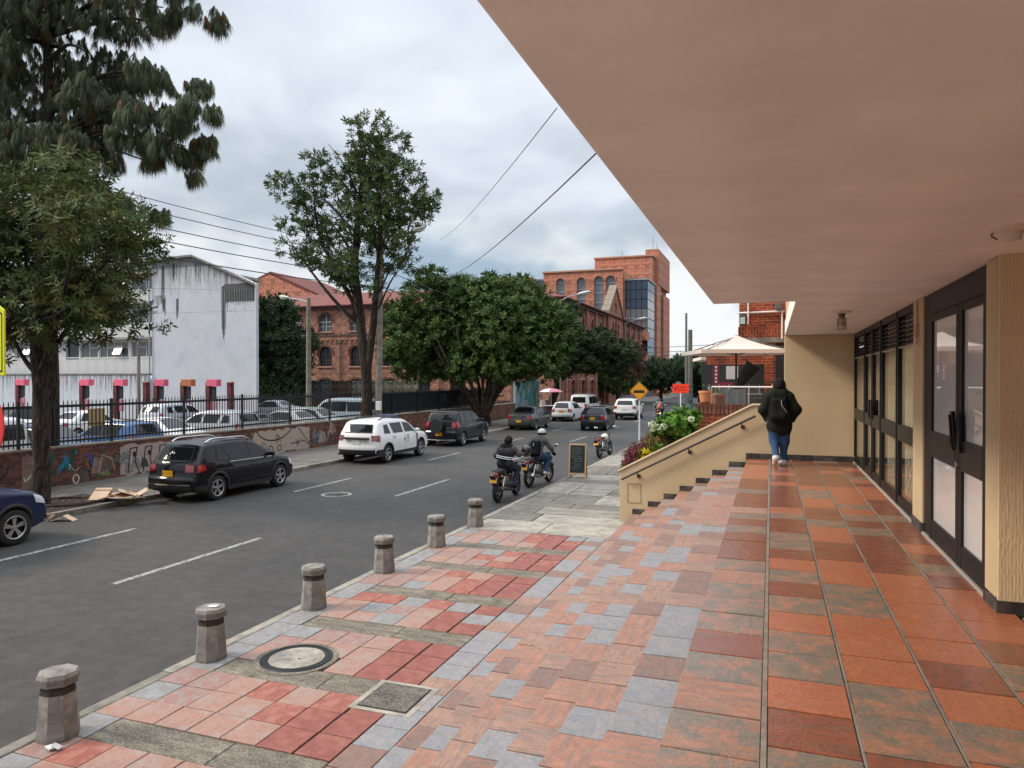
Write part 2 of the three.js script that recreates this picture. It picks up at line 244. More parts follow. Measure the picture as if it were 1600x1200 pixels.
// manhole and service covers
{
  const mIron = std([0.10, 0.10, 0.10], 0.55, { metalness: 0.5, map: tNoise }), mCov = std([0.60, 0.575, 0.53], 0.85, { map: tConc, bumpMap: tAggr, bumpScale: 0.003 });
  const c = thing('manhole_cover', 'round concrete manhole cover in an iron ring among the pavement tiles', 'manhole cover', [-4.98, 0, 6.77]);
  mk('collar', [new THREE.CylinderGeometry(0.46, 0.46, 0.05, 40).translate(0, -0.022, 0)], mAggr, c);
  mk('ring', new THREE.LatheGeometry([[0.31, 0], [0.31, 0.014], [0.335, 0.016], [0.34, 0.008], [0.355, 0.008], [0.36, 0.016], [0.39, 0.014], [0.395, 0]].map(([x, y]) => new THREE.Vector2(x, y)), 48), mIron, c);
  mk('lid', new THREE.CylinderGeometry(0.305, 0.305, 0.03, 48).translate(0, -0.004, 0), mCov, c);
  mk('lifting_hole', new THREE.CylinderGeometry(0.014, 0.014, 0.004, 12).translate(0.05, 0.0125, 0.02), mIron, c);
  const s = thing('service_cover', 'square dark granite-grey service cover with pale concrete edge near the steps', 'service cover', [-3.46, 0, 6.26]);
  mk('surround', bx(-0.33, 0.33, -0.02, 0.0035, -0.33, 0.33), mConcPale, s);
  mk('frame', [bx(-0.265, 0.265, 0, 0.007, -0.275, 0.275)], mIron, s);
  mk('lid', rbx(-0.25, 0.25, 0, 0.012, -0.26, 0.26, 0.003, 1), std([0.42, 0.41, 0.39], 0.85, { map: tAggr, bumpMap: tAggr, bumpScale: 0.003 }), s);
  const m = thing('manhole_cover', 'white ringed manhole cover in the middle of the road', 'manhole cover', [-11.42, ROAD, 17.34]);
  mk('ring', new THREE.RingGeometry(0.32, 0.43, 40).rotateX(-Math.PI / 2).translate(0, 0.006, 0), mPaint, m);
  mk('lid', new THREE.CylinderGeometry(0.315, 0.315, 0.012, 40).translate(0, 0.001, 0), std([0.16, 0.155, 0.15], 0.7, { map: tNoise }), m);
}
// ---------------------------------------------------------------- the building on the right: soffit, end wall, glazed front
const stucco = (c, s = 1) => std(c, 0.9, { map: tNoise, bumpMap: tGrain, bumpScale: 0.003 });
const tGroove = tex(512, 512, (u, v) => { const w = fbm(u * 10, v * 3, 2, 3, 10) * 0.12; const g = Math.abs(Math.sin((u + w * 0.25) * Math.PI * 46)), n = fbm(u * 90, v * 22, 5, 3, 90); return clamp(0.3 + g * 0.35 + (n - 0.5) * 1.0); }, false);
const BEIGE = [0.64, 0.50, 0.315];
const mPlain = std([0.66, 0.52, 0.33], 0.88, { map: tNoise.clone(), bumpMap: tGrain, bumpScale: 0.0015 }); mPlain.map.repeat.set(0.35, 0.35);
const tSoft = tex(512, 512, (u, v) => { const l = 0.93 + (fbm(u * 3, v * 3, 2, 5, 3) - 0.5) * 0.11 + (hash((u * 512) | 0, (v * 512) | 0, 8) - 0.5) * 0.02; return [l, l * 0.995, l * 0.985]; });
const mSoffit = std([0.93, 0.91, 0.86], 0.85, { map: tSoft });
mPlain.map = tSoft; mPlain.color.setRGB(0.62, 0.48, 0.30);
const mGroove = std([0.72, 0.565, 0.36], 0.92, { map: tSoft, bumpMap: tGroove, bumpScale: 0.0025 });
const mSkirt = std([0.21, 0.175, 0.15], 0.7, { map: tNoise });
const mBlack = phy([0.010, 0.010, 0.011], 0.42, { specularIntensity: 0.45 });
const mBlackRail = phy([0.022, 0.020, 0.019], 0.45, { specularIntensity: 0.6 });
const mFilm = phy([0.80, 0.81, 0.82], 0.35, { map: tSoft, clearcoat: 1, clearcoatRoughness: 0.02 });
const mGlass = phy([0.92, 0.95, 0.93], 0.02, { transmission: 1, thickness: 0 });
const mCurtain = std([0.80, 0.76, 0.64], 0.9, { map: tSoft });
const mGrille = std([0.34, 0.27, 0.22], 0.6, { metalness: 0.2 });
const CEIL = 4.0, DX = 1.545;
{
  const b = thing('apartment_building', 'beige building on the right with wide overhanging soffit and black glazed doors', 'building');
  // soffit plate with the storey above it
  const s = mk('soffit', [rbx(-0.65, 5.5, CEIL, CEIL + 0.28, -2.4, 8.82, 0.02), bx(0.26, 5.5, CEIL + 0.002, CEIL + 0.28, 8.82, 15.9)], mSoffit, b);
  const qz = (pts) => mk('plaster_crack', tube(pts, 0.004, 5), std([0.10, 0.07, 0.05], 0.9), s); qz([[1.33, CEIL - 0.002, -5.3], [1.25, CEIL - 0.004, -5.1], [1.27, CEIL - 0.002, -4.85]]); qz([[1.42, CEIL - 0.002, -5.05], [1.55, CEIL - 0.004, -5.0], [1.75, CEIL - 0.002, -5.02]]);
  mk('upper_wall', [bx(-0.62, 5.5, CEIL + 0.28, 10.5, -2.4, 8.8), bx(0.3, 5.5, CEIL + 0.28, 10.5, 8.8, 15.85)], mPlain, b);
  for (let f = 0; f < 2; f++) for (const a of [-0.9, 1.6, 4.1, 6.8]) { const w = mk('window', bx(-0.66, -0.6, 5.3 + f * 2.7, 6.7 + f * 2.7, a - 0.9, a + 0.9), mBlack, b); mk('pane', bx(-0.672, -0.66, 5.37 + f * 2.7, 6.63 + f * 2.7, a - 0.84, a + 0.84), phy([0.05, 0.06, 0.07], 0.05), w); }
  // room behind the glass, back walls
  mk('inner_wall', [bx(DX + 0.45, DX + 0.6, TER - 0.3, CEIL, 6.1, 15.9), bx(DX + 0.06, DX + 0.45, TER - 0.3, TER + 0.001, 6.1, 15.7)], mCurtain, b);
  mk('rear_wall', [bx(3.2, 3.4, TER - 0.02, CEIL, -5, 5.95), bx(1.66, 3.3, TER - 0.02, CEIL, 5.98, 6.2)], mPlain, b);
  // big textured column beside the door
  const col = mk('column', [bx(DX - 0.035, 3.2, TER + 0.085, CEIL - 0.001, 5.94, 5.98)], mGroove, b);
  mk('edge_strip', rbx(DX - 0.045, DX + 0.15, TER + 0.085, CEIL - 0.001, 5.985, 6.26, 0.02), mPlain, col);
  mk('skirting', [bx(DX - 0.05, 3.2, TER - 0.01, TER + 0.085, 5.925, 6.27)], mSkirt, col);
  const c2 = mk('column', rbx(DX - 0.03, DX + 0.3, TER + 0.10, CEIL - 0.001, 8.74, 9.27, 0.012), mPlain, b);
  mk('skirting', rbx(DX - 0.04, DX + 0.3, TER - 0.01, TER + 0.10, 8.73, 9.28, 0.008), mSkirt, c2);
  mk('junction_box', [rbx(DX - 0.07, DX - 0.02, CEIL - 0.42, CEIL - 0.28, 8.9, 9.02, 0.008), tube([[DX - 0.04, CEIL - 0.28, -8.96], [DX - 0.05, CEIL - 0.15, -8.93], [DX - 0.035, CEIL - 0.02, -9.0]], 0.008, 6), tube([[DX - 0.045, CEIL - 0.42, -8.94], [DX - 0.06, CEIL - 0.5, -8.9], [DX - 0.045, CEIL - 0.46, -8.82]], 0.006, 6)], std([0.42, 0.27, 0.15], 0.6), c2);
  // threshold strip
  mk('threshold', [rbx(DX - 0.035, DX + 0.04, TER - 0.01, TER + 0.018, 6.27, 8.72, 0.004), rbx(DX - 0.035, DX + 0.04, TER - 0.01, TER + 0.018, 9.29, 15.6, 0.004)], std([0.45, 0.42, 0.38], 0.5, { metalness: 0.3 }), b);
  const y0 = TER + 0.02, y1 = CEIL - 0.003, fr = (x0, x1, yy0, yy1, a0, a1) => rbx(x0, x1, yy0, yy1, a0, a1, 0.006, 1);
  // near double door: frame, two leaves with filmed panes
  const dr = mk('door', [fr(DX - 0.01, DX + 0.08, y0, y1, 6.27, 6.33), fr(DX - 0.01, DX + 0.08, y0, y1, 8.42, 8.73), fr(DX - 0.012, DX + 0.08, CEIL - 0.22, y1 - 0.001, 6.32, 8.43)], mBlack, b);
  for (const [a0, a1, hy] of [[6.335, 7.19, 0], [7.20, 8.415, 1]]) {
    const T = CEIL - 0.225, R0 = TER + 0.86, R1 = TER + 1.12, L = mk('door_leaf', [fr(DX - 0.02, DX + 0.03, y0 + 0.002, T, a0, a0 + 0.10), fr(DX - 0.02, DX + 0.03, y0 + 0.002, T, a1 - 0.10, a1), fr(DX - 0.018, DX + 0.03, y0 + 0.003, y0 + 0.2, a0 + 0.1, a1 - 0.1), fr(DX - 0.018, DX + 0.03, T - 0.07, T - 0.001, a0 + 0.1, a1 - 0.1)], mBlack, dr);
    mk('middle_rail', fr(DX - 0.024, DX + 0.03, R0, R1, a0 + 0.095, a1 - 0.095), mBlackRail, dr);
    mk('pane', bx(DX + 0.004, DX + 0.012, y0 + 0.19, R0 + 0.01, a0 + 0.09, a1 - 0.09), mFilm, dr);
    mk('pane', bx(DX + 0.004, DX + 0.012, R1 - 0.01, T - 0.06, a0 + 0.09, a1 - 0.09), mFilm, dr);
    const ha = hy ? a0 + 0.05 : a1 - 0.05;
    mk('handle', ext([[0, 0], [0.13, 0], [0.10, 0.34], [0.02, 0.34]].map(([x, y]) => [x * (hy ? 1 : -1), y]), 0.02, 0.004).rotateY(Math.PI / 2).translate(DX - 0.05, TER + 1.02, -ha), mBlack, dr);
    mk('grip', bar([DX - 0.055, TER + 1.05, -ha], [DX - 0.075, TER + 1.33, -ha], 0.012), mBlack, dr);
  }
  mk('lock', cyl(0.03, 0.03, 0.02, 16).rotateZ(Math.PI / 2).translate(DX - 0.02, TER + 0.9, -7.195), std([0.5, 0.48, 0.45], 0.3, { metalness: 0.9 }), dr);
  // glazed bays behind the slim column: louvres, mid rail, folding lattice, pale blind
  const bays = [[9.28, 10.46], [10.54, 11.94], [12.04, 12.93, 1], [13.0, 13.92, 1], [14.02, 15.62]];
  for (const [a0, a1, isDoor] of bays) {
    const LB = CEIL - 0.47, R0 = TER + 0.86, R1 = TER + 1.06, n = isDoor ? 'door' : 'window';
    const w = mk(n, [fr(DX - 0.015, DX + 0.07, y0, y1, a0, a0 + 0.06), fr(DX - 0.015, DX + 0.07, y0, y1, a1 - 0.06, a1), fr(DX - 0.012, DX + 0.07, y0 + 0.001, y0 + 0.13, a0 + 0.06, a1 - 0.06), fr(DX - 0.012, DX + 0.07, y1 - 0.09, y1 - 0.001, a0 + 0.06, a1 - 0.06)], mBlack, b);
    mk('middle_rail', fr(DX - 0.018, DX + 0.05, R0, R1, a0 + 0.055, a1 - 0.055), mBlackRail, w);
    for (let i = 0; i < 6; i++) mk('louvre', new THREE.BoxGeometry(0.008, 0.06, a1 - a0 - 0.13).rotateZ(-0.7).translate(DX + 0.02, LB + 0.035 + i * 0.058, -(a0 + a1) / 2), mBlackRail, w);
    mk('louvre_sill', fr(DX - 0.012, DX + 0.06, LB - 0.02, LB, a0 + 0.06, a1 - 0.06), std([0.34, 0.32, 0.29], 0.5), w);
    mk('pane', bx(DX + 0.01, DX + 0.016, R1 - 0.005, LB - 0.02, a0 + 0.055, a1 - 0.055), mGlass, w);
    mk('pane', bx(DX + 0.01, DX + 0.016, y0 + 0.12, R0 + 0.005, a0 + 0.055, a1 - 0.055), mGlass, w);
    const lat = []; const p = 0.115, H = LB - y0; for (let a = a0 + 0.1, i = 0; a < a1 - 0.1; a += p, i++) for (let y = y0 + 0.02; y < y0 + H - 0.25; y += 0.27) { const s = i & 1 ? 1 : -1; lat.push(bar([DX + 0.09, y, -(a + (s > 0 ? 0 : p))], [DX + 0.09, y + 0.135, -(a + (s > 0 ? p : 0))], 0.005, 4)); lat.push(bar([DX + 0.09, y + 0.135, -(a + (s > 0 ? p : 0))], [DX + 0.09, y + 0.27, -(a + (s > 0 ? 0 : p))], 0.005, 4)); }
    const gr = mk('folding_grille', lat, mGrille, w); gr.userData.kind = 'stuff';
    mk('blind', bx(DX + 0.2, DX + 0.21, y0, CEIL, a0, a1), mCurtain, w);
    if (isDoor) mk('handle', fr(DX - 0.05, DX - 0.02, TER + 1.0, TER + 1.3, a0 < 12.5 ? a1 - 0.16 : a0 + 0.06, a0 < 12.5 ? a1 - 0.06 : a0 + 0.16), mBlack, w);
  }
  // jar lamps under the soffit (unlit)
  for (const [x, a, l] of [[0.86, 10.3, 'small caged jar lamp on the soffit near the far wall'], [1.31, 4.9, 'white round lamp base on the soffit beside the plaster crack']]) {
    const t = thing('ceiling_lamp', l, 'lamp', [x, CEIL, a]); mk('base', new THREE.LatheGeometry([[0.001, -0.03], [0.07, -0.028], [0.115, -0.012], [0.12, 0.001]].map((q) => new THREE.Vector2(...q)), 24), std([0.66, 0.56, 0.47], 0.6), t);
    if (a < 6) { mk('socket', cyl(0.04, 0.05, 0.05, 16, 0, -0.075, 0), std([0.6, 0.52, 0.45], 0.6), t); continue; }
    mk('socket', cyl(0.035, 0.045, 0.06, 16, 0, -0.09, 0), std([0.12, 0.07, 0.05], 0.5), t);
    mk('jar', new THREE.LatheGeometry([[0.001, -0.21], [0.03, -0.205], [0.04, -0.18], [0.042, -0.1], [0.038, -0.085]].map((q) => new THREE.Vector2(...q)), 20), phy([0.75, 0.68, 0.6], 0.2, { transmission: 0.5 }), t);
    const cg = []; for (let i = 0; i < 8; i++) { const c = Math.cos(i * Math.PI / 4) * 0.055, s = Math.sin(i * Math.PI / 4) * 0.055; cg.push(bar([c, -0.09, s], [c, -0.235, s], 0.004, 5)); } for (const y of [-0.1, -0.16, -0.235]) cg.push(new THREE.TorusGeometry(0.055, 0.004, 5, 20).rotateX(Math.PI / 2).translate(0, y, 0)); mk('cage', cg, std([0.24, 0.15, 0.10], 0.5), t);
  }
}
// end wall with sloping parapet beside the stairs
{
  const t = thing('end_wall', 'beige rendered wall closing the terrace, its parapet sloping down beside the stairs', 'wall'), A = 15.68, TH = 0.2;
  const pts = [[DX + 0.05, TER - 0.05], [DX + 0.05, CEIL - 0.002], [0.25, CEIL - 0.002], [0.25, 2.56], [-0.36, 2.56], [-3.12, 1.09], [-3.12, -0.1], [-0.4, -0.1]];
  mk('body', uvm(ext(pts, TH - 0.03, 0.008).translate(0, 0, -(A + TH - 0.015)), 0.5), mPlain, t);
  mk('coping', [uvm(ext([[0.247, 2.565], [0.247, 2.60], [-0.37, 2.60], [-3.14, 1.125], [-3.14, 1.085], [-0.362, 2.565]], TH + 0.015, 0.006).translate(0, 0, -(A + TH)), 0.5)], std([0.70, 0.565, 0.385], 0.85, { map: tSoft }), t);
  for (let k = 0; k < 8; k++) { const x1 = k ? stepX(k - 1) + 0.0 : DX - 0.03, x0 = stepX(k), y = stepY(k); mk('skirting', [bx(x0 - 0.006, x1, y - 0.02, y + 0.105, A - 0.03, A - 0.002), ...(k < 8 ? [bx(x0 - 0.02, x0 + 0.085, y - 0.185, y + 0.104, A - 0.028, A - 0.0025)] : [])], mSkirt, t); }
  mk('recessed_panel', [bx(-2.95, -2.66, 0.42, 0.428, A - 0.004, A + 0.001), bx(-2.95, -2.66, 0.83, 0.838, A - 0.004, A + 0.001), bx(-2.95, -2.942, 0.42, 0.838, A - 0.004, A + 0.001), bx(-2.668, -2.66, 0.42, 0.838, A - 0.004, A + 0.001)], std([0.25, 0.19, 0.12], 0.9), t);
  const h = mk('handrail', bar([-3.06, 0.93, -A + 0.09], [-0.3, 2.36, -A + 0.09], 0.024, 10), std([0.03, 0.018, 0.014], 0.4), t);
  for (const x of [-2.72, -1.64, -0.57]) { const y = 0.93 + (x + 3.06) * 0.518; mk('bracket', [bar([x, y - 0.01, -A + 0.09], [x + 0.01, y - 0.085, -A + 0.06], 0.012, 8), bar([x + 0.01, y - 0.085, -A + 0.06], [x + 0.02, y - 0.1, -A + 0.005], 0.012, 8), cyl(0.045, 0.045, 0.012, 16).rotateX(Math.PI / 2).translate(x + 0.02, y - 0.1, -A + 0.006)], std([0.06, 0.035, 0.02], 0.4), h); }
}
// concrete bollards along the kerb
{
  const tB = tex(256, 256, (u, v) => { const n = fbm(u * 6, v * 6, 3, 5, 6), s = fbm(u * 18, v * 3, 8, 4, 18); const l = 0.74 + (n - 0.5) * 0.42 - sstep(0.6, 0.9, s) * 0.12; return [l, l * 0.98, l * 0.95]; });
  const m1 = std([0.42, 0.405, 0.385], 0.88, { map: tB, bumpMap: tGrain, bumpScale: 0.004 }), m2 = std([0.07, 0.062, 0.055], 0.85, { map: tB });
  const oct = (prof) => { const g = toCreasedNormals(new THREE.LatheGeometry(prof.map((q) => new THREE.Vector2(...q)), 8).rotateY(Math.PI / 8), 0.5); return uvm(g, 2); };
  const labels = ['nearest concrete bollard, litter at its foot on the kerb', 'second nearest concrete bollard with a paper scrap on its cap', 'third concrete bollard from the viewer beside grey corner tiles', 'fourth concrete bollard from the viewer along the kerb', 'fifth concrete bollard from the viewer, before the last one', 'farthest concrete bollard, close behind the parked motorcycles'];
  let src; [4.6, 6.46, 8.36, 10.3, 12.2, 14.14].forEach((a, i) => {
    if (!src) { src = thing('bollard', labels[0], 'bollard', [-5.87, 0, a], 0, 'concrete bollards along the kerb');
      mk('shaft', oct([[0.001, -0.02], [0.175, -0.02], [0.172, 0.05], [0.145, 0.395]]), m1, src); mk('neck_band', oct([[0.144, 0.39], [0.140, 0.395], [0.138, 0.465], [0.15, 0.47]]), m2, src);
      mk('cap', oct([[0.145, 0.465], [0.168, 0.475], [0.172, 0.54], [0.155, 0.572], [0.04, 0.582], [0.001, 0.583]]), m1, src); return; }
    copyOf(src, labels[i], [-5.87 - 0.02 * (i % 2), 0, a], i * 0.8);
  });
  const mp = std([0.72, 0.72, 0.72], 0.8, { map: tSoft });
  const p1 = mk('paper_scrap', new THREE.BoxGeometry(0.11, 0.004, 0.07).rotateY(0.3).translate(-5.86, 0.587, -6.46), mp); tag(p1, 'white paper scrap lying on top of a bollard cap', 'paper');
  const p2 = mk('paper_scrap', [new THREE.BoxGeometry(0.12, 0.012, 0.07).rotateZ(0.12).rotateY(-0.4).translate(-5.72, 0.014, -4.42), new THREE.BoxGeometry(0.07, 0.006, 0.06).rotateZ(-0.5).rotateY(0.4).translate(-5.66, 0.03, -4.42)], mp); tag(p2, 'crumpled white paper at the foot of the nearest bollard', 'paper');
}
// ---------------------------------------------------------------- walls with real openings
function rectHole(x0, x1, y0, y1) { const p = new THREE.Path(); p.moveTo(x0, y0); p.lineTo(x0, y1); p.lineTo(x1, y1); p.lineTo(x1, y0); p.closePath(); return p; }
function archPts(x, w, y0, y1, rise, n = 10) { const pts = [[x - w / 2, y0], [x + w / 2, y0]]; const s = y1 - rise; for (let i = 0; i <= n; i++) { const t = Math.PI * i / n; pts.push([x + Math.cos(t) * w / 2, s + Math.sin(t) * rise]); } return pts; }
function archHole(...a) { const p = new THREE.Path(), q = archPts(...a).reverse(); q.forEach(([x, y], i) => (i ? p.lineTo(x, y) : p.moveTo(x, y))); p.closePath(); return p; }
function wallGeo(outline, holes, depth, uvs = 1) { const s = shape(outline); s.holes.push(...holes); return uvm(new THREE.ExtrudeGeometry(s, { depth, bevelEnabled: false, curveSegments: 8 }), uvs); }
const toFront = (g, A, depth) => g.translate(0, 0, -(A + depth));            // faces the viewer, outer face at A along
const toStreet = (g, x, depth) => g.rotateY(Math.PI / 2).translate(x - depth, 0, 0);   // faces the street, outer face at x

function brickTex(seed, base, mortar, jitter, bw = 0.24, bh = 0.075, size = 512, nx = 8, ny = 24) {
  const c = tex(size, size, (u, v) => { const row = Math.floor(v * ny), x = u * nx + (row & 1 ? 0.5 : 0), col = ((Math.floor(x) % nx) + nx) % nx, fx = x - Math.floor(x), fy = v * ny - row;
    const m = fx < 0.035 || fy < 0.11, h = hash(col, row, seed), n = fbm(u * 6, v * 6, seed, 4, 6), f = fbm(u * 60, v * 60, seed + 3, 2, 60), l = 0.88 + (h - 0.5) * jitter + (n - 0.5) * 0.4 + (f - 0.5) * 0.3; const b = m ? mortar : base; return b.map((q, i) => q * l * (m ? 1 : 1 + (hash(col, row, seed + 2 + i) - 0.5) * 0.08)); });
  c.repeat.set(1 / (bw * nx), 1 / (bh * ny)); return c;
}
const tBrickOld = brickTex(3, [0.76, 0.52, 0.43], [0.66, 0.53, 0.47], 0.3), tBrickNew = brickTex(8, [0.84, 0.54, 0.43], [0.78, 0.56, 0.48], 0.2), tBrickResto = brickTex(12, [0.60, 0.27, 0.17], [0.80, 0.62, 0.48], 0.3, 0.26, 0.085);
const mBrickOld = std([0.72, 0.74, 0.72], 0.9, { map: tBrickOld, bumpMap: tBrickOld, bumpScale: 0.01 }), mBrickNew = std([0.78, 0.81, 0.79], 0.88, { map: tBrickNew, bumpMap: tBrickNew, bumpScale: 0.01 }), mBrickResto = std([0.9, 0.88, 0.86], 0.85, { map: tBrickResto, bumpMap: tBrickResto, bumpScale: 0.01 });
const mDarkGlass = phy([0.03, 0.035, 0.04], 0.06), mGreyGlass = phy([0.10, 0.115, 0.125], 0.08), mBlueGlass = phy([0.06, 0.085, 0.12], 0.05, { specularIntensity: 1 });
const mFrameWhite = std([0.62, 0.61, 0.58], 0.6), mFrameGrey = std([0.30, 0.30, 0.30], 0.5), mFrameBrown = std([0.10, 0.065, 0.05], 0.6);
const tRoofTile = tex(256, 256, (u, v) => { const r = Math.abs(Math.sin(u * Math.PI * 10)), c = fbm(u * 8, v * 8, 6, 5, 8), row = (v * 8) % 1; const l = 0.62 + r * 0.25 + (c - 0.5) * 0.5 - (row < 0.08 ? 0.2 : 0); return [l * 0.86, l * 0.52, l * 0.47]; });
const mRoofRed = std([0.42, 0.36, 0.34], 0.9, { map: tRoofTile, bumpMap: tRoofTile, bumpScale: 0.04 });

// ---------------------------------------------------------------- white apartment block beyond the parking lot
const tStain = canvasTex(1024, 1024, (c, w, h) => { const r = mulberry(9); c.fillStyle = '#dcdfe4'; c.fillRect(0, 0, w, h);
  for (let i = 0; i < 900; i++) { c.fillStyle = `rgba(${150 + r() * 60 | 0},${150 + r() * 60 | 0},${155 + r() * 60 | 0},0.05)`; c.beginPath(); c.ellipse(r() * w, r() * h, 10 + r() * 60, 6 + r() * 40, r() * 3, 0, 7); c.fill(); }
  const drip = (x, y, len, wd, a) => { for (let k = 0; k < 10; k++) { c.strokeStyle = `rgba(45,42,40,${a * (0.3 + r() * 0.5)})`; c.lineWidth = wd * (0.3 + r()); c.beginPath(); let px = x + (r() - 0.5) * wd * 4; c.moveTo(px, y); for (let q = 0; q < 6; q++) { px += (r() - 0.5) * 3; c.lineTo(px, y + len * (q + 1) / 6 * (0.5 + r() * 0.6)); } c.stroke(); } };
  c.fillStyle = 'rgba(120,116,108,0.55)'; c.fillRect(0, 0, w, 60); for (let i = 0; i < 160; i++) { c.fillStyle = `rgba(110,106,98,${0.03 + r() * 0.09})`; const x = r() * w; c.fillRect(x, 0, 3 + r() * 26, 60 + r() * 190); }
  drip(110, 40, 260, 10, 0.6); drip(220, 30, 120, 9, 0.5); drip(120, 250, 110, 10, 0.75); drip(265, 255, 130, 7, 0.7); drip(720, 190, 390, 10, 0.8); drip(745, 120, 220, 8, 0.5); drip(90, 230, 60, 26, 0.3);
  for (let i = 0; i < 60; i++) drip(20 + r() * 980, 30 + r() * 40, 40 + r() * 120, 3, 0.28);
  c.strokeStyle = 'rgba(90,95,100,0.55)'; c.lineWidth = 2; for (const [y0, y1] of [[345, 350], [182, 230]]) { c.beginPath(); c.moveTo(0, y0); c.lineTo(w, y1); c.stroke(); }
  for (let i = 0; i < 30; i++) { c.fillStyle = 'rgba(150,150,160,0.25)'; c.fillRect(760 + r() * 200, 270 + r() * 80, 10 + r() * 30, 3 + r() * 12); } });
tStain.wrapS = tStain.wrapT = THREE.ClampToEdgeWrapping;
const tStreak = canvasTex(1024, 256, (c, w, h) => { const r = mulberry(19); c.fillStyle = '#d6dadf'; c.fillRect(0, 0, w, h); for (let i = 0; i < 420; i++) { const x = r() * w; c.strokeStyle = `rgba(60,58,55,${0.08 + r() * 0.3})`; c.lineWidth = 1 + r() * 5; c.beginPath(); c.moveTo(x, 0); c.lineTo(x + (r() - 0.5) * 8, 15 + r() * r() * 210); c.stroke(); } });
const mWhite = std([0.70, 0.71, 0.73], 0.85, { map: tSoft }), mWhiteSlat = std([0.62, 0.63, 0.645], 0.8, { map: tSoft });
function paneWindow(parent, x0, x1, y0, y1, A, cols, mFrame = mFrameWhite, mPane = mGreyGlass, split = 0.6) {   // frame, mullions and panes set back in an opening whose wall face is at A
  const f = 0.06, w = mk('window', [bx(x0, x1, y0, y0 + f, A + 0.08, A + 0.16), bx(x0, x1, y1 - f, y1, A + 0.08, A + 0.16), bx(x0, x0 + f, y0 + f, y1 - f, A + 0.08, A + 0.16), bx(x1 - f, x1, y0 + f, y1 - f, A + 0.08, A + 0.16)], mFrame, parent);
  mk('sill', bx(x0 - 0.05, x1 + 0.05, y0 - 0.07, y0, A - 0.06, A + 0.2), mFrame, w);
  const cw = (x1 - x0 - f) / cols; for (let i = 0; i < cols; i++) { const a = x0 + f + i * cw, b = x0 + (i + 1) * cw; mk('pane', bx(a, b, y0 + f, y1 - f, A + 0.12, A + 0.13), mPane, w); if (i) mk('mullion', bx(a - f, a, y0 + f, y1 - f, A + 0.085, A + 0.155), mFrame, w); if (i % 2) mk('transom', bx(a, b, lerp(y0, y1, split), lerp(y0, y1, split) + 0.05, A + 0.085, A + 0.12), mFrame, w); }
  return w;
}
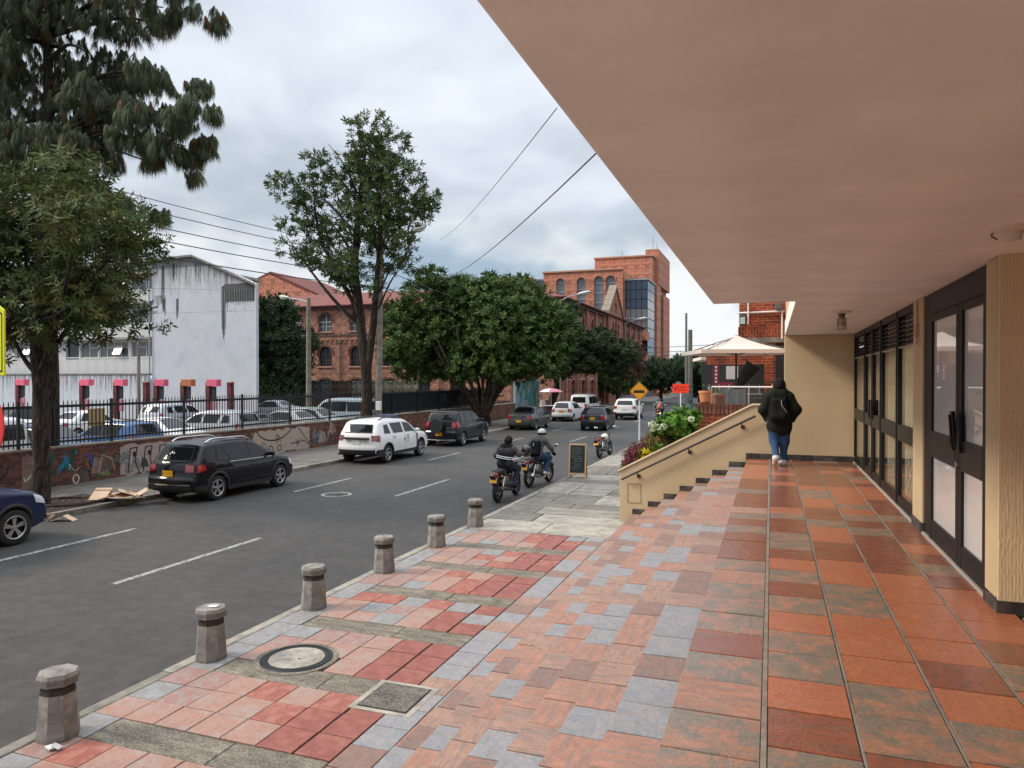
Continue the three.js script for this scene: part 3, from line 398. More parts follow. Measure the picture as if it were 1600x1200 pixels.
{
  const A = 43, t = thing('apartment_block', 'white four storey block with stained blank gable beyond the parking lot', 'building');
  // gable
  const gable = [[-44.8, 0], [-35.08, 0], [-35.08, 9.95], [-35.6, 10.2], [-37.95, 11.2], [-40.6, 12.2], [-44.8, 12.05]];
  const g = ext(gable, 0.3).translate(0, 0, -(A + 0.3)); { const p = g.attributes.position, uv = g.attributes.uv; for (let i = 0; i < p.count; i++) uv.setXY(i, (p.getX(i) + 44.8) / 9.72, p.getY(i) / 12.2); }
  mk('gable_wall', g, std([0.72, 0.73, 0.755], 0.88, { map: tStain }), t);
  const lean = (g) => { const q = g.attributes.position; for (let i = 0; i < q.count; i++) q.setX(i, q.getX(i) - 1.0 * Math.max(0, -q.getZ(i) - A - 0.3)); g.computeVertexNormals(); return g; };   // the plot runs back at a slant
  mk('block', lean(bx(-44.8, -35.1, 0, 9.9, A + 0.3, A + 14)), mWhite, t);
  mk('roof', [lean(ext([[-45.2, 12.03], [-40.6, 12.18], [-34.85, 9.78], [-34.85, 9.9], [-40.6, 12.33], [-45.2, 12.2]], 14.6).translate(0, 0, -(A + 14.2)))], std([0.36, 0.36, 0.35], 0.8, { map: tConc }), t);
  const bal = mk('balcony_recess', bx(-37.9, -35.2, 8.75, 10.05, A - 0.02, A + 0.02), std([0.09, 0.09, 0.09], 0.9), t); mk('railing', [...Array(12)].map((_, i) => bar([-37.8 + i * 0.22, 8.75, -A + 0.06], [-37.8 + i * 0.22, 9.6, -A + 0.06], 0.025, 5)), mFrameGrey, bal).userData.kind = 'stuff';
  mk('corner_pipe', bar([-35.02, 0, -A + 0.08], [-35.02, 9.9, -A + 0.08], 0.05), mFrameWhite, t); mk('corner_pipe', bar([-44.95, 0.5, -A + 0.1], [-44.95, 11.9, -A + 0.1], 0.06), mFrameGrey, t);
  // wing with window bands; x from left to the corner
  const B = A + 0.5, X0 = -75, X1 = -44.98, rows = [[4.78, 6.05], [7.42, 8.8], [10.05, 11.1]], groups = [[-74, -70.4, 4], [-69.9, -66, 4], [-65.4, -61.5, 4], [-60.3, -57.6, 3], [-52.85, -50.95, 2], [-50.8, -47.75, 4], [-47.45, -45.2, 3]];
  const holes = []; for (const [y0, y1] of rows) for (const [a, b] of groups) holes.push(rectHole(a, b, y0, y1)); holes.push(rectHole(-54.45, -53.0, 3.5, 6.15));
  mk('wing_wall', toFront(wallGeo([[X0, 3.4], [X1, 3.4], [X1, 12.1], [X0, 12.5]], holes, 0.3), B, 0.3), mWhite, t);
  mk('wing_inside', bx(X0, X1, 3.4, 12, B + 0.9, B + 12), std([0.30, 0.30, 0.29], 0.9), t);
  mk('wing_roof', bx(X0, X1 + 0.3, 12.1, 12.35, B - 0.7, B + 12), std([0.52, 0.51, 0.48], 0.8, { map: tConc }), t);
  rows.forEach(([y0, y1], k) => { for (const [a, b, n] of groups) { paneWindow(t, a, b, y0, y1, B, n); } mk('spandrel', bx(X0, X1 - 0.1, y0 - 1.3, y0 - 0.12, B - 0.14, B - 0.01), mWhiteSlat, t); mk('floor_ledge', bx(X0, X1 + 0.02, y1 + 0.1, y1 + 0.28, B - 0.55, B - 0.02), std([0.5, 0.49, 0.46], 0.8, { map: tConc }), t); });
  // three lighter openings that stand ajar
  for (const [x, y] of [[-48.6, 5.0], [-48.2, 10.3], [-58.6, 5.1]]) mk('open_sash', new THREE.BoxGeometry(0.8, 0.75, 0.04).rotateX(-0.5).translate(x, y + 0.35, -B + 0.2), phy([0.55, 0.57, 0.58], 0.2), t);
  const door = mk('stair_window', bx(-54.45, -53.0, 3.5, 6.15, B + 0.2, B + 0.22), mDarkGlass, t); mk('transom', bx(-54.45, -53, 4.75, 4.85, B + 0.05, B + 0.2), mFrameWhite, door);
  const yard = thing('yard_wall', 'white yard wall streaked with dirt below the apartment windows', 'wall'); const yg = bx(-75, -44.9, 0, 3.4, A - 0.4, A - 0.1); { const p = yg.attributes.position, uv = yg.attributes.uv; for (let i = 0; i < p.count; i++) uv.setXY(i, p.getX(i) / 14, p.getY(i) / 3.4); }
  mk('wall_face', yg, std([0.80, 0.81, 0.83], 0.9, { map: tStreak }), yard); mk('coping', bx(-75, -44.88, 3.4, 3.5, A - 0.45, A - 0.05), mConcDark, yard);
}
// ---------------------------------------------------------------- old brick school building with arched windows and red roof
{
  const A = 68.4, t = thing('brick_school', 'long old brick building with arched windows and red tiled roof', 'building'), X0 = -62, X1 = WALLX, EV = 11.0, cols = []; for (let x = -58.5; x < -20.5; x += 4.0) cols.push(x);
  const win = []; for (const x of cols) { win.push([x, 1.75, 8.3, 10.25, 0.87], [x, 1.75, 4.45, 6.65, 0.87], [x, 1.75, 1.6, 3.05, 0.3]); }
  mk('front_wall', toFront(wallGeo([[X0, -0.1], [X1, -0.1], [X1, EV], [X0, EV]], win.map((w) => archHole(...w)), 0.45), A, 0.45), mBrickOld, t);
  const dark = std([0.05, 0.045, 0.045], 0.9);
  mk('inner_wall', [bx(X0, X1 - 1.2, 0, EV - 0.3, A + 1.4, A + 1.6), bx(X1 - 1.7, X1 - 1.5, 0, EV, A + 1.6, 118)], dark, t);
  const arcBand = (x, w, y0, y1, rise, dy, th) => { const o = archPts(x, w + th * 2, y1 - rise - 0.001, y1 + th, rise + th, 12).slice(2), i = archPts(x, w, y1 - rise - 0.001, y1, rise, 12).slice(2).reverse(); return ext([...o, ...i], 0.12); };
  const gWin = new Map();
  for (const [x, w, y0, y1, rise] of win) {
    const k = [w, y1 - y0, rise].join();
    if (!gWin.has(k)) { const h = y1 - y0; gWin.set(k, { pane: ext(archPts(0, w, 0, h, rise, 12), 0.02), band: arcBand(0, w, 0, h, rise, 0, 0.22), bars: join([bx(-0.035, 0.035, 0, h - 0.01, -0.04, 0.02), bx(-w / 2, w / 2, (h - rise) - 0.04, (h - rise) + 0.04, -0.04, 0.02), bx(-w / 4 - 0.02, -w / 4 + 0.02, 0, h - rise, -0.03, 0.02), bx(w / 4 - 0.02, w / 4 + 0.02, 0, h - rise, -0.03, 0.02), bx(-w / 2, w / 2, (h - rise) / 2 - 0.025, (h - rise) / 2 + 0.025, -0.03, 0.02)]), sill: bx(-w / 2 - 0.12, w / 2 + 0.12, -0.14, 0, -0.14, 0.3) }); }
    const q = gWin.get(k), g = new THREE.Group(); g.name = 'window'; g.position.set(x, y0, -A); t.add(g);
    mk('pane', q.pane, y1 > 8 ? mGreyGlass : mDarkGlass, g).position.z = -0.38; mk('glazing_bars', q.bars, y1 > 8 ? mFrameWhite : mFrameBrown, g).position.z = -0.32; mk('arch', q.band, std([0.46, 0.24, 0.17], 0.9, { map: tNoise }), g).position.z = -0.04; mk('sill', q.sill, std([0.44, 0.25, 0.19], 0.9), g);
  }
  mk('string_course', bx(X0, X1 + 0.12, 7.72, 7.95, A - 0.14, A + 0.1), std([0.42, 0.23, 0.17], 0.9, { map: tNoise }), t);
  const fr = []; for (let x = X0; x < X1 - 0.2; x += 0.62) fr.push(bx(x, x + 0.26, 6.95, 7.72, A - 0.09, A + 0.05), bx(x + 0.26, x + 0.62, 7.3, 7.72, A - 0.088, A + 0.05)); mk('corbel_frieze', fr, mBrickOld, t).userData.kind = 'stuff';
  mk('plinth', bx(X0, X1 + 0.08, -0.1, 0.9, A - 0.1, A + 0.1), std([0.36, 0.21, 0.16], 0.9, { map: tNoise }), t);
  for (const x of [-44.5, -32.5, -24.5]) mk('downpipe', [bar([x, 0, -A + 0.12], [x, 7.1, -A + 0.12], 0.08), bx(x - 0.2, x + 0.2, 7.0, 7.35, A - 0.25, A)], std([0.12, 0.09, 0.08], 0.7), t);
  // roof: pitched over the front wing, hipped into the street wing
  const RY = 13.5, RA = A + 8;
  const tri = (pts, f) => { const g = new THREE.BufferGeometry(); g.setAttribute('position', new THREE.Float32BufferAttribute(f.flatMap((i) => pts[i]), 3)); g.computeVertexNormals(); const p = g.attributes.position, uv = []; for (let i = 0; i < p.count; i++) uv.push((p.getX(i) + p.getZ(i)) * 0.35, p.getY(i) * 0.9); g.setAttribute('uv', new THREE.Float32BufferAttribute(uv, 2)); return g; };
  const ex = 0.7; mk('roof', [tri([[X0, EV + 0.12, -(A - ex)], [X1 + ex, EV + 0.12, -(A - ex)], [X1 - 8, RY, -RA], [X0, RY, -RA], [X0, EV + 0.12, -(A + 17)], [X1 - 8, RY, -112], [X1 + ex, EV + 0.12, -116], [X1 - 16, EV, -112], [X1 - 16, EV, -RA - 8]], [0, 1, 2, 0, 2, 3, 3, 2, 4, 1, 6, 5, 1, 5, 2, 2, 5, 7, 2, 7, 8]),
    bx(X0, X1 + ex, EV, EV + 0.12, A - ex, A + 0.5), bx(X1 - 0.4, X1 + ex - 0.003, EV + 0.001, EV + 0.119, A + 0.5, 116)], mRoofRed, t);
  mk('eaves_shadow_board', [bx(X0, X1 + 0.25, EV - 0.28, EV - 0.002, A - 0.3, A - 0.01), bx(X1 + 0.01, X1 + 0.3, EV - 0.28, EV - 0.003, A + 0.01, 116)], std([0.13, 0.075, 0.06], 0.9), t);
  // street wing
  const sw = []; const pairs = []; for (let a = 71; a < 87; a += 2.15) pairs.push(a); for (let a = 99; a < 114; a += 2.15) pairs.push(a);
  for (const a of pairs) sw.push([a, 1.15, 7.7, 10.0, 0.57], [a, 1.2, 3.9, 6.4, 0.6], [a, 1.2, 0.7, 3.0, 0.2]);
  mk('street_wall', toStreet(wallGeo([[A + 0.45, -0.1], [116, -0.1], [116, EV], [A + 0.45, EV]], sw.map((w) => archHole(...w)), 0.45), X1, 0.45), std([0.62, 0.50, 0.47], 0.9, { map: tBrickOld, bumpMap: tBrickOld, bumpScale: 0.01 }), t);
  const gp = new Map(); for (const [a, w, y0, y1, rise] of sw) { const k = y0; if (!gp.has(k)) gp.set(k, { p: ext(archPts(0, w, 0, y1 - y0, rise, 10), 0.02).rotateY(Math.PI / 2), b: join([arcBand(0, w, 0, y1 - y0, rise, 0, 0.18).rotateY(Math.PI / 2)]) }); const g = new THREE.Group(); g.name = 'window'; g.position.set(X1, y0, -a); t.add(g); mk('pane', gp.get(k).p, mDarkGlass, g).position.x = -0.36; mk('arch', gp.get(k).b, std([0.40, 0.22, 0.17], 0.9), g).position.x = -0.05; }
  for (let a = 70; a < 116; a += 4.3) mk('pilaster', bx(X1 - 0.01, X1 + 0.28, -0.1, EV - 0.3, a - 0.28, a + 0.28), mBrickOld, t);
  const gab = mk('street_gable', toStreet(wallGeo([[88.5, 0], [97.5, 0], [97.5, 11.4], [93, 14.7], [88.5, 11.4]], [archHole(91.4, 1.0, 7.7, 10.3, 0.5), archHole(93, 1.0, 7.7, 10.6, 0.5), archHole(94.6, 1.0, 7.7, 10.3, 0.5), archHole(93, 0.8, 11.6, 13.0, 0.4)], 0.5), X1 + 0.45, 0.5), std([0.66, 0.53, 0.49], 0.9, { map: tBrickOld, bumpMap: tBrickOld, bumpScale: 0.01 }), t);
  mk('gable_coping', [uvm(ext([[88.1, 11.2], [93, 14.85], [97.9, 11.2], [97.9, 11.55], [93, 15.25], [88.1, 11.55]], 1.0).rotateY(Math.PI / 2).translate(X1 - 0.4, 0, 0))], std([0.42, 0.36, 0.30], 0.85, { map: tConc }), gab);
  mk('gable_panes', bx(X1 + 0.02, X1 + 0.06, 7.6, 13.1, 90.6, 95.4), mDarkGlass, gab);
  // gable end of a second roof behind
  const s2 = thing('gabled_brick_house', 'small brick gable rising behind the white apartment block', 'building'); mk('gable_wall', toFront(wallGeo([[-66, 0], [-50, 0], [-50, 11.6], [-61.5, 16.6], [-66, 15]], [], 0.4), 78, 0.4), mBrickNew, s2); mk('roof', uvm(ext([[-66, 15.05], [-61.5, 16.65], [-49.6, 11.5], [-49.6, 11.9], [-61.5, 17.05], [-66, 15.4]], 12).translate(0, 0, -90.2)), mRoofRed, s2);
}
// ---------------------------------------------------------------- modern brick tower with glass front
{
  const t = thing('brick_tower', 'modern orange brick tower with arched windows and dark glass front', 'building');
  const blk = (n, x0, x1, y1, a0, a1, holes) => mk(n, toFront(wallGeo([[x0, 0], [x1, 0], [x1, y1], [x0, y1]], holes, 0.5), a0, 0.5), mBrickNew, t);
  const arches = [[-33.6, 1.5, 14.8, 20.0, 0.75], [-30.0, 1.5, 13.5, 20.0, 0.75], [-27.0, 1.6, 8, 20.1, 0.8], [-25.0, 1.6, 8, 20.1, 0.8]];
  blk('front_wall', -36.6, -23.0, 21.0, 118, 0, arches.map((a) => archHole(...a)));
  for (const [x, w, y0, y1, rise] of arches) { const g = new THREE.Group(); g.name = 'window'; g.position.set(x, y0, -118); t.add(g); mk('pane', ext(archPts(0, w, 0, y1 - y0, rise, 12), 0.03).translate(0, 0, -0.4), phy([0.16, 0.185, 0.20], 0.08), g); for (let y = 1.2; y < y1 - y0 - 0.5; y += 1.6) mk('transom', bx(-w / 2, w / 2, y, y + 0.16, 0.26, 0.36), mFrameGrey, g); mk('arch', ext([...archPts(0, w + 0.36, y1 - y0 - rise, y1 - y0 + 0.18, rise + 0.18, 12).slice(2), ...archPts(0, w, y1 - y0 - rise, y1 - y0, rise, 12).slice(2).reverse()], 0.1), std([0.42, 0.20, 0.15], 0.9), g); }
  mk('front_block', bx(-36.6, -23.0, 0, 20.9, 119.5, 134), mBrickNew, t); mk('parapet', bx(-36.8, -22.9, 21.0, 21.25, 117.8, 119), std([0.44, 0.25, 0.18], 0.9), t);
  mk('side_block', bx(-46, -39.2, 0, 20.7, 120, 132), mBrickNew, t); const lk = mk('glass_link', bx(-39.2, -36.6, 0, 20.4, 120.5, 131), mBlueGlass, t); for (let y = 15; y < 20.5; y += 1.3) mk('transom', bx(-39.2, -36.6, y, y + 0.08, 120.42, 120.5), mFrameGrey, lk);
  mk('tower_block', [bx(-30.0, WALLX - 0.3, 0, 24.6, 128, 146), bx(-21.4, WALLX + 0.4, 20, 26.3, 131, 146)], mBrickNew, t); mk('tower_parapet', bx(-30.2, WALLX - 0.1, 24.6, 24.85, 127.8, 146.2), std([0.44, 0.25, 0.18], 0.9), t);
  // glass front: panes in a grid, upper part blue, lower part pale
  const gx0 = -23.0, gx1 = WALLX + 0.15, nx = 4, y0 = 5.2, y1 = 19.4; mk('glass_core', bx(gx0, gx1 - 0.2, 0, y1, 120.2, 128), std([0.05, 0.055, 0.06], 0.6), t);
  for (let j = 0; j < 9; j++) for (let i = 0; i < nx; i++) { const xa = lerp(gx0, gx1, i / nx), xb = lerp(gx0, gx1, (i + 1) / nx), ya = lerp(y0, y1, j / 9), yb = lerp(y0, y1, (j + 1) / 9); mk('glass_panel', bx(xa + 0.06, xb - 0.06, ya + 0.06, yb - 0.06, 120.05, 120.15), j > 5 ? mBlueGlass : j > 2 ? phy([0.20, 0.20, 0.185], 0.15) : mDarkGlass, t); }
  for (let j = 0; j < 9; j++) for (let i = 0; i < 5; i++) { const ya = lerp(y0, y1, j / 9), yb = lerp(y0, y1, (j + 1) / 9), a = 120.3 + i * 1.6; mk('glass_panel', bx(gx1 - 0.06, gx1 + 0.02, ya + 0.06, yb - 0.06, a + 0.06, a + 1.54), mBlueGlass, t); }
  mk('canopy_frame', bx(gx0, gx1 + 0.2, 12.9, 13.15, 119.6, 120.2), mFrameGrey, t); mk('roof_edge', bx(gx0, gx1 + 0.2, y1, y1 + 0.25, 119.9, 128.4), mFrameGrey, t);
  mk('street_pier', [bx(WALLX - 0.3, WALLX + 0.4, 0, 19.8, 129, 134), bx(WALLX - 0.3, WALLX + 0.4, 0, 18.8, 137.5, 146)], mBrickNew, t); mk('dark_strip', bx(WALLX - 0.3, WALLX + 0.1, 0, 19, 134, 137.5), mDarkGlass, t);
  for (const [x, h] of [[-26.6, 1.8], [-20.8, 4.2], [-20.1, 2.8]]) mk('antenna', bar([x, 24.8, -136], [x, 25.4 + h, -136], 0.06, 6), mFrameGrey, t);
  for (const y of [5.9, 9.3]) mk('balcony', bx(-22.9, WALLX + 0.5, y, y + 1.4, 116.5, 120), mBrickNew, t);
  const lo = thing('low_brick_house', 'low brick house between the school and the glass tower', 'building'); mk('wall', bx(-26, WALLX, 0, 5.7, 116.3, 119.4), std([0.5, 0.46, 0.4], 0.9, { map: tConc }), lo); mk('window', bx(WALLX - 0.1, WALLX + 0.05, 1, 3.6, 117, 118.6), mDarkGlass, lo);
  const far = thing('pale_far_building', 'pale low buildings far down the street below the sky gap', 'building'); mk('wall', bx(-24, -8, 0, 7.5, 235, 250), mWhite, far); mk('roof', bx(-24.4, -7.6, 7.5, 8, 234.6, 250.4), mRoofRed, far); for (let x = -22; x < -9; x += 3) mk('window', bx(x, x + 1.4, 4, 6, 234.9, 235.02), mDarkGlass, far);
  const far2 = thing('grey_far_building', 'grey flat roofed building far behind the street trees', 'building'); mk('wall', bx(-4, 30, 0, 9, 190, 210), mConc, far2); for (let x = -2; x < 28; x += 3.2) mk('window', bx(x, x + 1.8, 5.5, 7.3, 189.9, 190.02), mDarkGlass, far2);
}
// ---------------------------------------------------------------- graffiti wall with picket fence
const tGraf = canvasTex(2048, 96, (c, w, h) => {
  const r = mulberry(44), S = w / 28, X = (a) => (a - 8) * S;                // 8 to 36 m along the wall
  c.fillStyle = '#6a4a41'; c.fillRect(0, 0, w, h);
  for (let j = 0; j < 16; j++) for (let i = 0; i < 130; i++) { const v = r(); c.fillStyle = `rgba(${v < 0.5 ? 60 : 190},${v < 0.5 ? 35 : 110},${v < 0.5 ? 28 : 85},${0.12 + r() * 0.25})`; c.fillRect(i * 16 + (j & 1 ? 8 : 0), j * 6, 15, 5); }
  c.fillStyle = 'rgba(55,32,25,0.6)'; for (let j = 0; j < 16; j++) c.fillRect(0, j * 6 + 5, w, 1);
  const wash = (a0, a1, col, al) => { c.fillStyle = col; c.globalAlpha = al; c.beginPath(); c.moveTo(X(a0), h * 0.12); for (let k = 0; k <= 14; k++) c.lineTo(lerp(X(a0), X(a1), k / 14), h * (0.04 + r() * 0.12)); for (let k = 14; k >= 0; k--) c.lineTo(lerp(X(a0), X(a1), k / 14), h * (0.86 + r() * 0.12)); c.closePath(); c.fill(); c.globalAlpha = 1; c.fillStyle = 'rgba(70,50,45,0.35)'; for (let j = 0; j < 16; j++) c.fillRect(X(a0), j * 6 + 5, X(a1) - X(a0), 1); };
  wash(9, 13.2, '#b5aba4', 0.6); wash(17.4, 19.9, '#cfc4c0', 0.8); wash(19.9, 22, '#9d8f98', 0.7); wash(23.6, 27.4, '#cbbfae', 0.85); wash(14.2, 14.8, '#b0a49c', 0.5);
  const blob = (a, y, s, cols, n = 3) => { for (let k = 0; k < n; k++) { c.fillStyle = cols[k % cols.length]; c.beginPath(); const x = X(a) + (r() - 0.5) * s * 30; c.moveTo(x, h * y); for (let q = 0; q < 5; q++) c.quadraticCurveTo(x + (r() - 0.5) * s * 70, h * (y + (r() - 0.5) * s), x + (r() - 0.5) * s * 60, h * clamp(y + (r() - 0.5) * s, 0.05, 0.95)); c.closePath(); c.fill(); } };
  blob(14.9, 0.45, 0.9, ['#1f5f52', '#2f7d8d', '#123a33'], 5); blob(15.6, 0.35, 0.7, ['#2a7fa0', '#1a4d3c'], 4); blob(16.9, 0.5, 0.8, ['#6d8f33', '#55702a'], 4); blob(16.3, 0.35, 0.5, ['#4b4d7a', '#8d5a3a'], 3); blob(13.5, 0.5, 0.7, ['#2a4d5c', '#375f48'], 3); blob(12, 0.6, 0.6, ['#2f4450', '#56705c'], 3); blob(21, 0.5, 0.8, ['#5b4a78', '#39304d', '#7d7490'], 4); blob(27.9, 0.45, 0.7, ['#3a6488', '#2b2f3a'], 3); blob(29.5, 0.5, 0.9, ['#5a2f22', '#4a2a20', '#6b3a2a'], 7); blob(31.5, 0.5, 0.9, ['#5a2f22', '#4a2a20'], 5);
  const line = (col, lw, f) => { c.strokeStyle = col; c.lineWidth = lw; c.lineCap = c.lineJoin = 'round'; c.beginPath(); f(); c.stroke(); };
  for (let k = 0; k < 16; k++) line(k % 3 ? '#1b1614' : '#e2ddd8', 1.5 + r() * 2, () => { const x = X(9 + r() * 13); c.moveTo(x, h * (0.2 + r() * 0.6)); c.bezierCurveTo(x + r() * 50 - 10, h * r(), x + r() * 50 - 10, h * r(), x + 20 + r() * 30, h * (0.2 + r() * 0.6)); });
  for (let k = 0; k < 46; k++) { const a = 8.5 + r() * 26, col = ['#5c6b6a', '#8a7f86', '#3f4a63', '#6f4a5a', '#8d9a86', '#b7a79b', '#2f3b3a', '#a58d7a'][(r() * 8) | 0]; c.globalAlpha = 0.35 + r() * 0.4; c.fillStyle = col; c.beginPath(); const x = X(a), y = h * (0.25 + r() * 0.5), q = 6 + r() * 16; c.moveTo(x - q, y + q); c.lineTo(x - q * 0.6, y - q * (0.8 + r())); c.lineTo(x + q * (0.2 + r()), y - q * r()); c.lineTo(x + q, y + q * (0.5 + r())); c.closePath(); c.fill(); c.globalAlpha = 0.8; line(r() < 0.6 ? '#211b1a' : '#d8d2cc', 1.2 + r() * 1.4, () => { c.moveTo(x - q, y + q); c.lineTo(x - q * 0.6, y - q); c.lineTo(x + q * 0.6, y - q * 0.5); c.lineTo(x + q, y + q); }); c.globalAlpha = 1; }
  // tall block letters of the white tag, outlined
  for (const a of [17.7, 18.3, 18.9, 19.5]) { line('#2a2320', 3, () => { const x = X(a); c.moveTo(x, h * 0.85); c.lineTo(x + 6, h * 0.2); c.lineTo(x + 26, h * 0.18); c.lineTo(x + 20, h * 0.55); c.lineTo(x + 32, h * 0.88); }); c.fillStyle = '#231d1b'; c.beginPath(); c.ellipse(X(a) + 18, h * 0.36, 5, 7, 0, 0, 7); c.fill(); }
  line('#e8e4e0', 3, () => c.ellipse(X(13.05), h * 0.8, 7, 10, 0, 0, 7)); line('#e8e4e0', 3, () => c.ellipse(X(15.85), h * 0.8, 7, 10, 0, 0, 7));
  // line face: arc of a cap, two eyes, long strokes
  line('#1d1a18', 4, () => { c.moveTo(X(23.9), h * 0.12); c.bezierCurveTo(X(24.3), h * 0.6, X(25.6), h * 0.55, X(26.1), h * 0.1); }); line('#1d1a18', 4, () => { c.moveTo(X(23.7), h * 0.1); c.lineTo(X(23.5), h * 0.6); c.lineTo(X(24.2), h * 0.62); });
  for (const a of [24.75, 25.3]) line('#1d1a18', 3, () => c.ellipse(X(a), h * 0.74, 9, 9, 0, 0, 7)); line('#241f1c', 3, () => { c.moveTo(X(26.6), h * 0.1); c.lineTo(X(27.6), h * 0.9); }); line('#241f1c', 3, () => { c.moveTo(X(26.1), h * 0.65); c.lineTo(X(27.0), h * 0.6); c.lineTo(X(27.3), h * 0.75); });
  for (let k = 0; k < 500; k++) { c.fillStyle = `rgba(30,22,18,${r() * 0.3})`; c.fillRect(r() * w, h * (0.5 + r() * 0.5), 2 + r() * 14, 1 + r() * 3); }
});
const mIronBlack = std([0.014, 0.014, 0.015], 0.5, { metalness: 0.3 });
{
  const t = thing('graffiti_wall', 'low brick wall covered in graffiti along the far pavement', 'wall');
  const g = bx(WALLX - 0.22, WALLX, -0.1, 1.10, 8, 36); { const p = g.attributes.position, n = g.attributes.normal, uv = g.attributes.uv; for (let i = 0; i < p.count; i++) uv.setXY(i, Math.abs(n.getX(i)) > 0.5 ? (-p.getZ(i) - 8) / 28 : 0.01, (p.getY(i) + 0.1) / 1.2); }
  mk('painted_face', g, std([0.72, 0.70, 0.70], 0.9, { map: tGraf, bumpMap: tGrain, bumpScale: 0.006 }), t);
  mk('plain_face', [bx(WALLX - 0.22, WALLX, -0.1, 1.10, -12, 7.998), bx(WALLX - 0.22, WALLX, -0.1, 1.10, 36.002, 66)], std([0.30, 0.28, 0.27], 0.9, { map: tBrickOld, bumpMap: tBrickOld, bumpScale: 0.01 }), t);
  mk('coping', bx(WALLX - 0.26, WALLX + 0.03, 1.10, 1.15, -12, 66), std([0.40, 0.36, 0.31], 0.9, { map: tConc }), t);
  const f = thing('picket_fence', 'black iron picket fence standing on the graffiti wall', 'fence'), XF = WALLX - 0.12, gp = join([bx(-0.011, 0.011, 1.18, 2.42, -0.011, 0.011), new THREE.ConeGeometry(0.017, 0.09, 4).rotateY(Math.PI / 4).translate(0, 2.46, 0)]);
  mk('rail', bx(XF - 0.02, XF + 0.02, 1.25, 1.31, 8, 50), mIronBlack, f); mk('rail', bx(XF - 0.02, XF + 0.02, 2.27, 2.35, 8, 50), mIronBlack, f); mk('rail', bx(XF - 0.012, XF + 0.012, 1.74, 1.76, 8, 28), mIronBlack, f);
  for (let a = 11.2, i = 0; a < 49.9; a += 0.136, i++) { if (i % 22 === 0) mk('post', bx(XF - 0.035, XF + 0.035, 1.15, 2.5, a - 0.035, a + 0.035), mIronBlack, f); else mk('picket', gp, mIronBlack, f).position.set(XF, 0, -a); }
  // dark screen cloth hung behind the fence, with washed-out white print
  const tScr = canvasTex(1024, 96, (c, w, h) => { const r = mulberry(3); c.fillStyle = '#22272a'; c.fillRect(0, 0, w, h); for (let i = 0; i < 400; i++) { c.fillStyle = `rgba(${r() * 60 | 0},${r() * 70 | 0},${r() * 70 | 0},0.15)`; c.fillRect(r() * w, 0, 4 + r() * 20, h); } for (const x of [520, 690, 850]) for (let l = 0; l < 4; l++) for (let q = 0; q < 9; q++) { c.fillStyle = `rgba(215,218,220,${0.35 + r() * 0.5})`; c.fillRect(x + q * 8 + (l % 2) * 3, 20 + l * 9, 3 + r() * 5, 5); } });
  const sc = thing('screen_cloth', 'dark screen cloth with faded white print behind the far fence', 'screen'), sg = bx(XF - 0.06, XF - 0.04, 1.2, 2.32, 33.5, 48.5); { const p = sg.attributes.position, uv = sg.attributes.uv; for (let i = 0; i < p.count; i++) uv.setXY(i, (-p.getZ(i) - 33.5) / 15, (p.getY(i) - 1.2) / 1.12); } mk('cloth', sg, std([0.8, 0.8, 0.8], 0.9, { map: tScr }), sc);
  const bd = mk('cardboard_notice', bx(XF - 0.05, XF - 0.03, 1.66, 2.2, 16.42, 16.98), std([0.60, 0.46, 0.24], 0.9, { map: tSoft })); tag(bd, 'plain brown cardboard tied to the picket fence', 'notice');
  // mural hoarding and dark wall beyond the screen
  const mu = thing('mural_hoarding', 'teal painted hoarding behind the trees near the brick school', 'hoarding'), tm = canvasTex(256, 128, (c, w, h) => { const r = mulberry(8); c.fillStyle = '#2f6f74'; c.fillRect(0, 0, w, h); for (let i = 0; i < 60; i++) { c.fillStyle = ['#3f8f9c', '#6aa0b4', '#7d8f4a', '#274f57', '#b9a2ad', '#4f7a48'][(r() * 6) | 0]; c.globalAlpha = 0.6; c.beginPath(); c.ellipse(r() * w, r() * h, 6 + r() * 22, 8 + r() * 40, r(), 0, 7); c.fill(); } }); const mg = bx(WALLX - 0.2, WALLX + 0.06, 0, 2.9, 55, 61); { const p = mg.attributes.position, uv = mg.attributes.uv; for (let i = 0; i < p.count; i++) uv.setXY(i, (-p.getZ(i) - 55) / 6, p.getY(i) / 2.9); } mk('panel', mg, std([0.8, 0.8, 0.8], 0.8, { map: tm }), mu); mk('post', bx(WALLX - 0.1, WALLX + 0.12, 0, 3, 54.8, 54.99), mFrameGrey, mu); mk('post', bx(WALLX - 0.1, WALLX + 0.12, 0, 3, 61.01, 61.2), mFrameGrey, mu);
  const sd = thing('site_wall', 'patchwork wall of grey and ochre boards behind the parked cars', 'wall'); const cols = [[0.42, 0.28, 0.14], [0.62, 0.62, 0.6], [0.25, 0.26, 0.28], [0.55, 0.56, 0.57], [0.30, 0.18, 0.12], [0.60, 0.58, 0.5], [0.62, 0.58, 0.36], [0.55, 0.53, 0.34]]; cols.forEach((q, i) => mk('board', bx(-49.5 + i * 2.35, -47.2 + i * 2.35, 0.9, 2.9, 60 + (i % 2) * 0.05, 60.1 + (i % 2) * 0.05), std(q, 0.8, { map: tNoise }), sd)); mk('base_wall', bx(-49.6, -30.5, 0, 0.9, 60, 60.3), mBrickOld, sd);
}
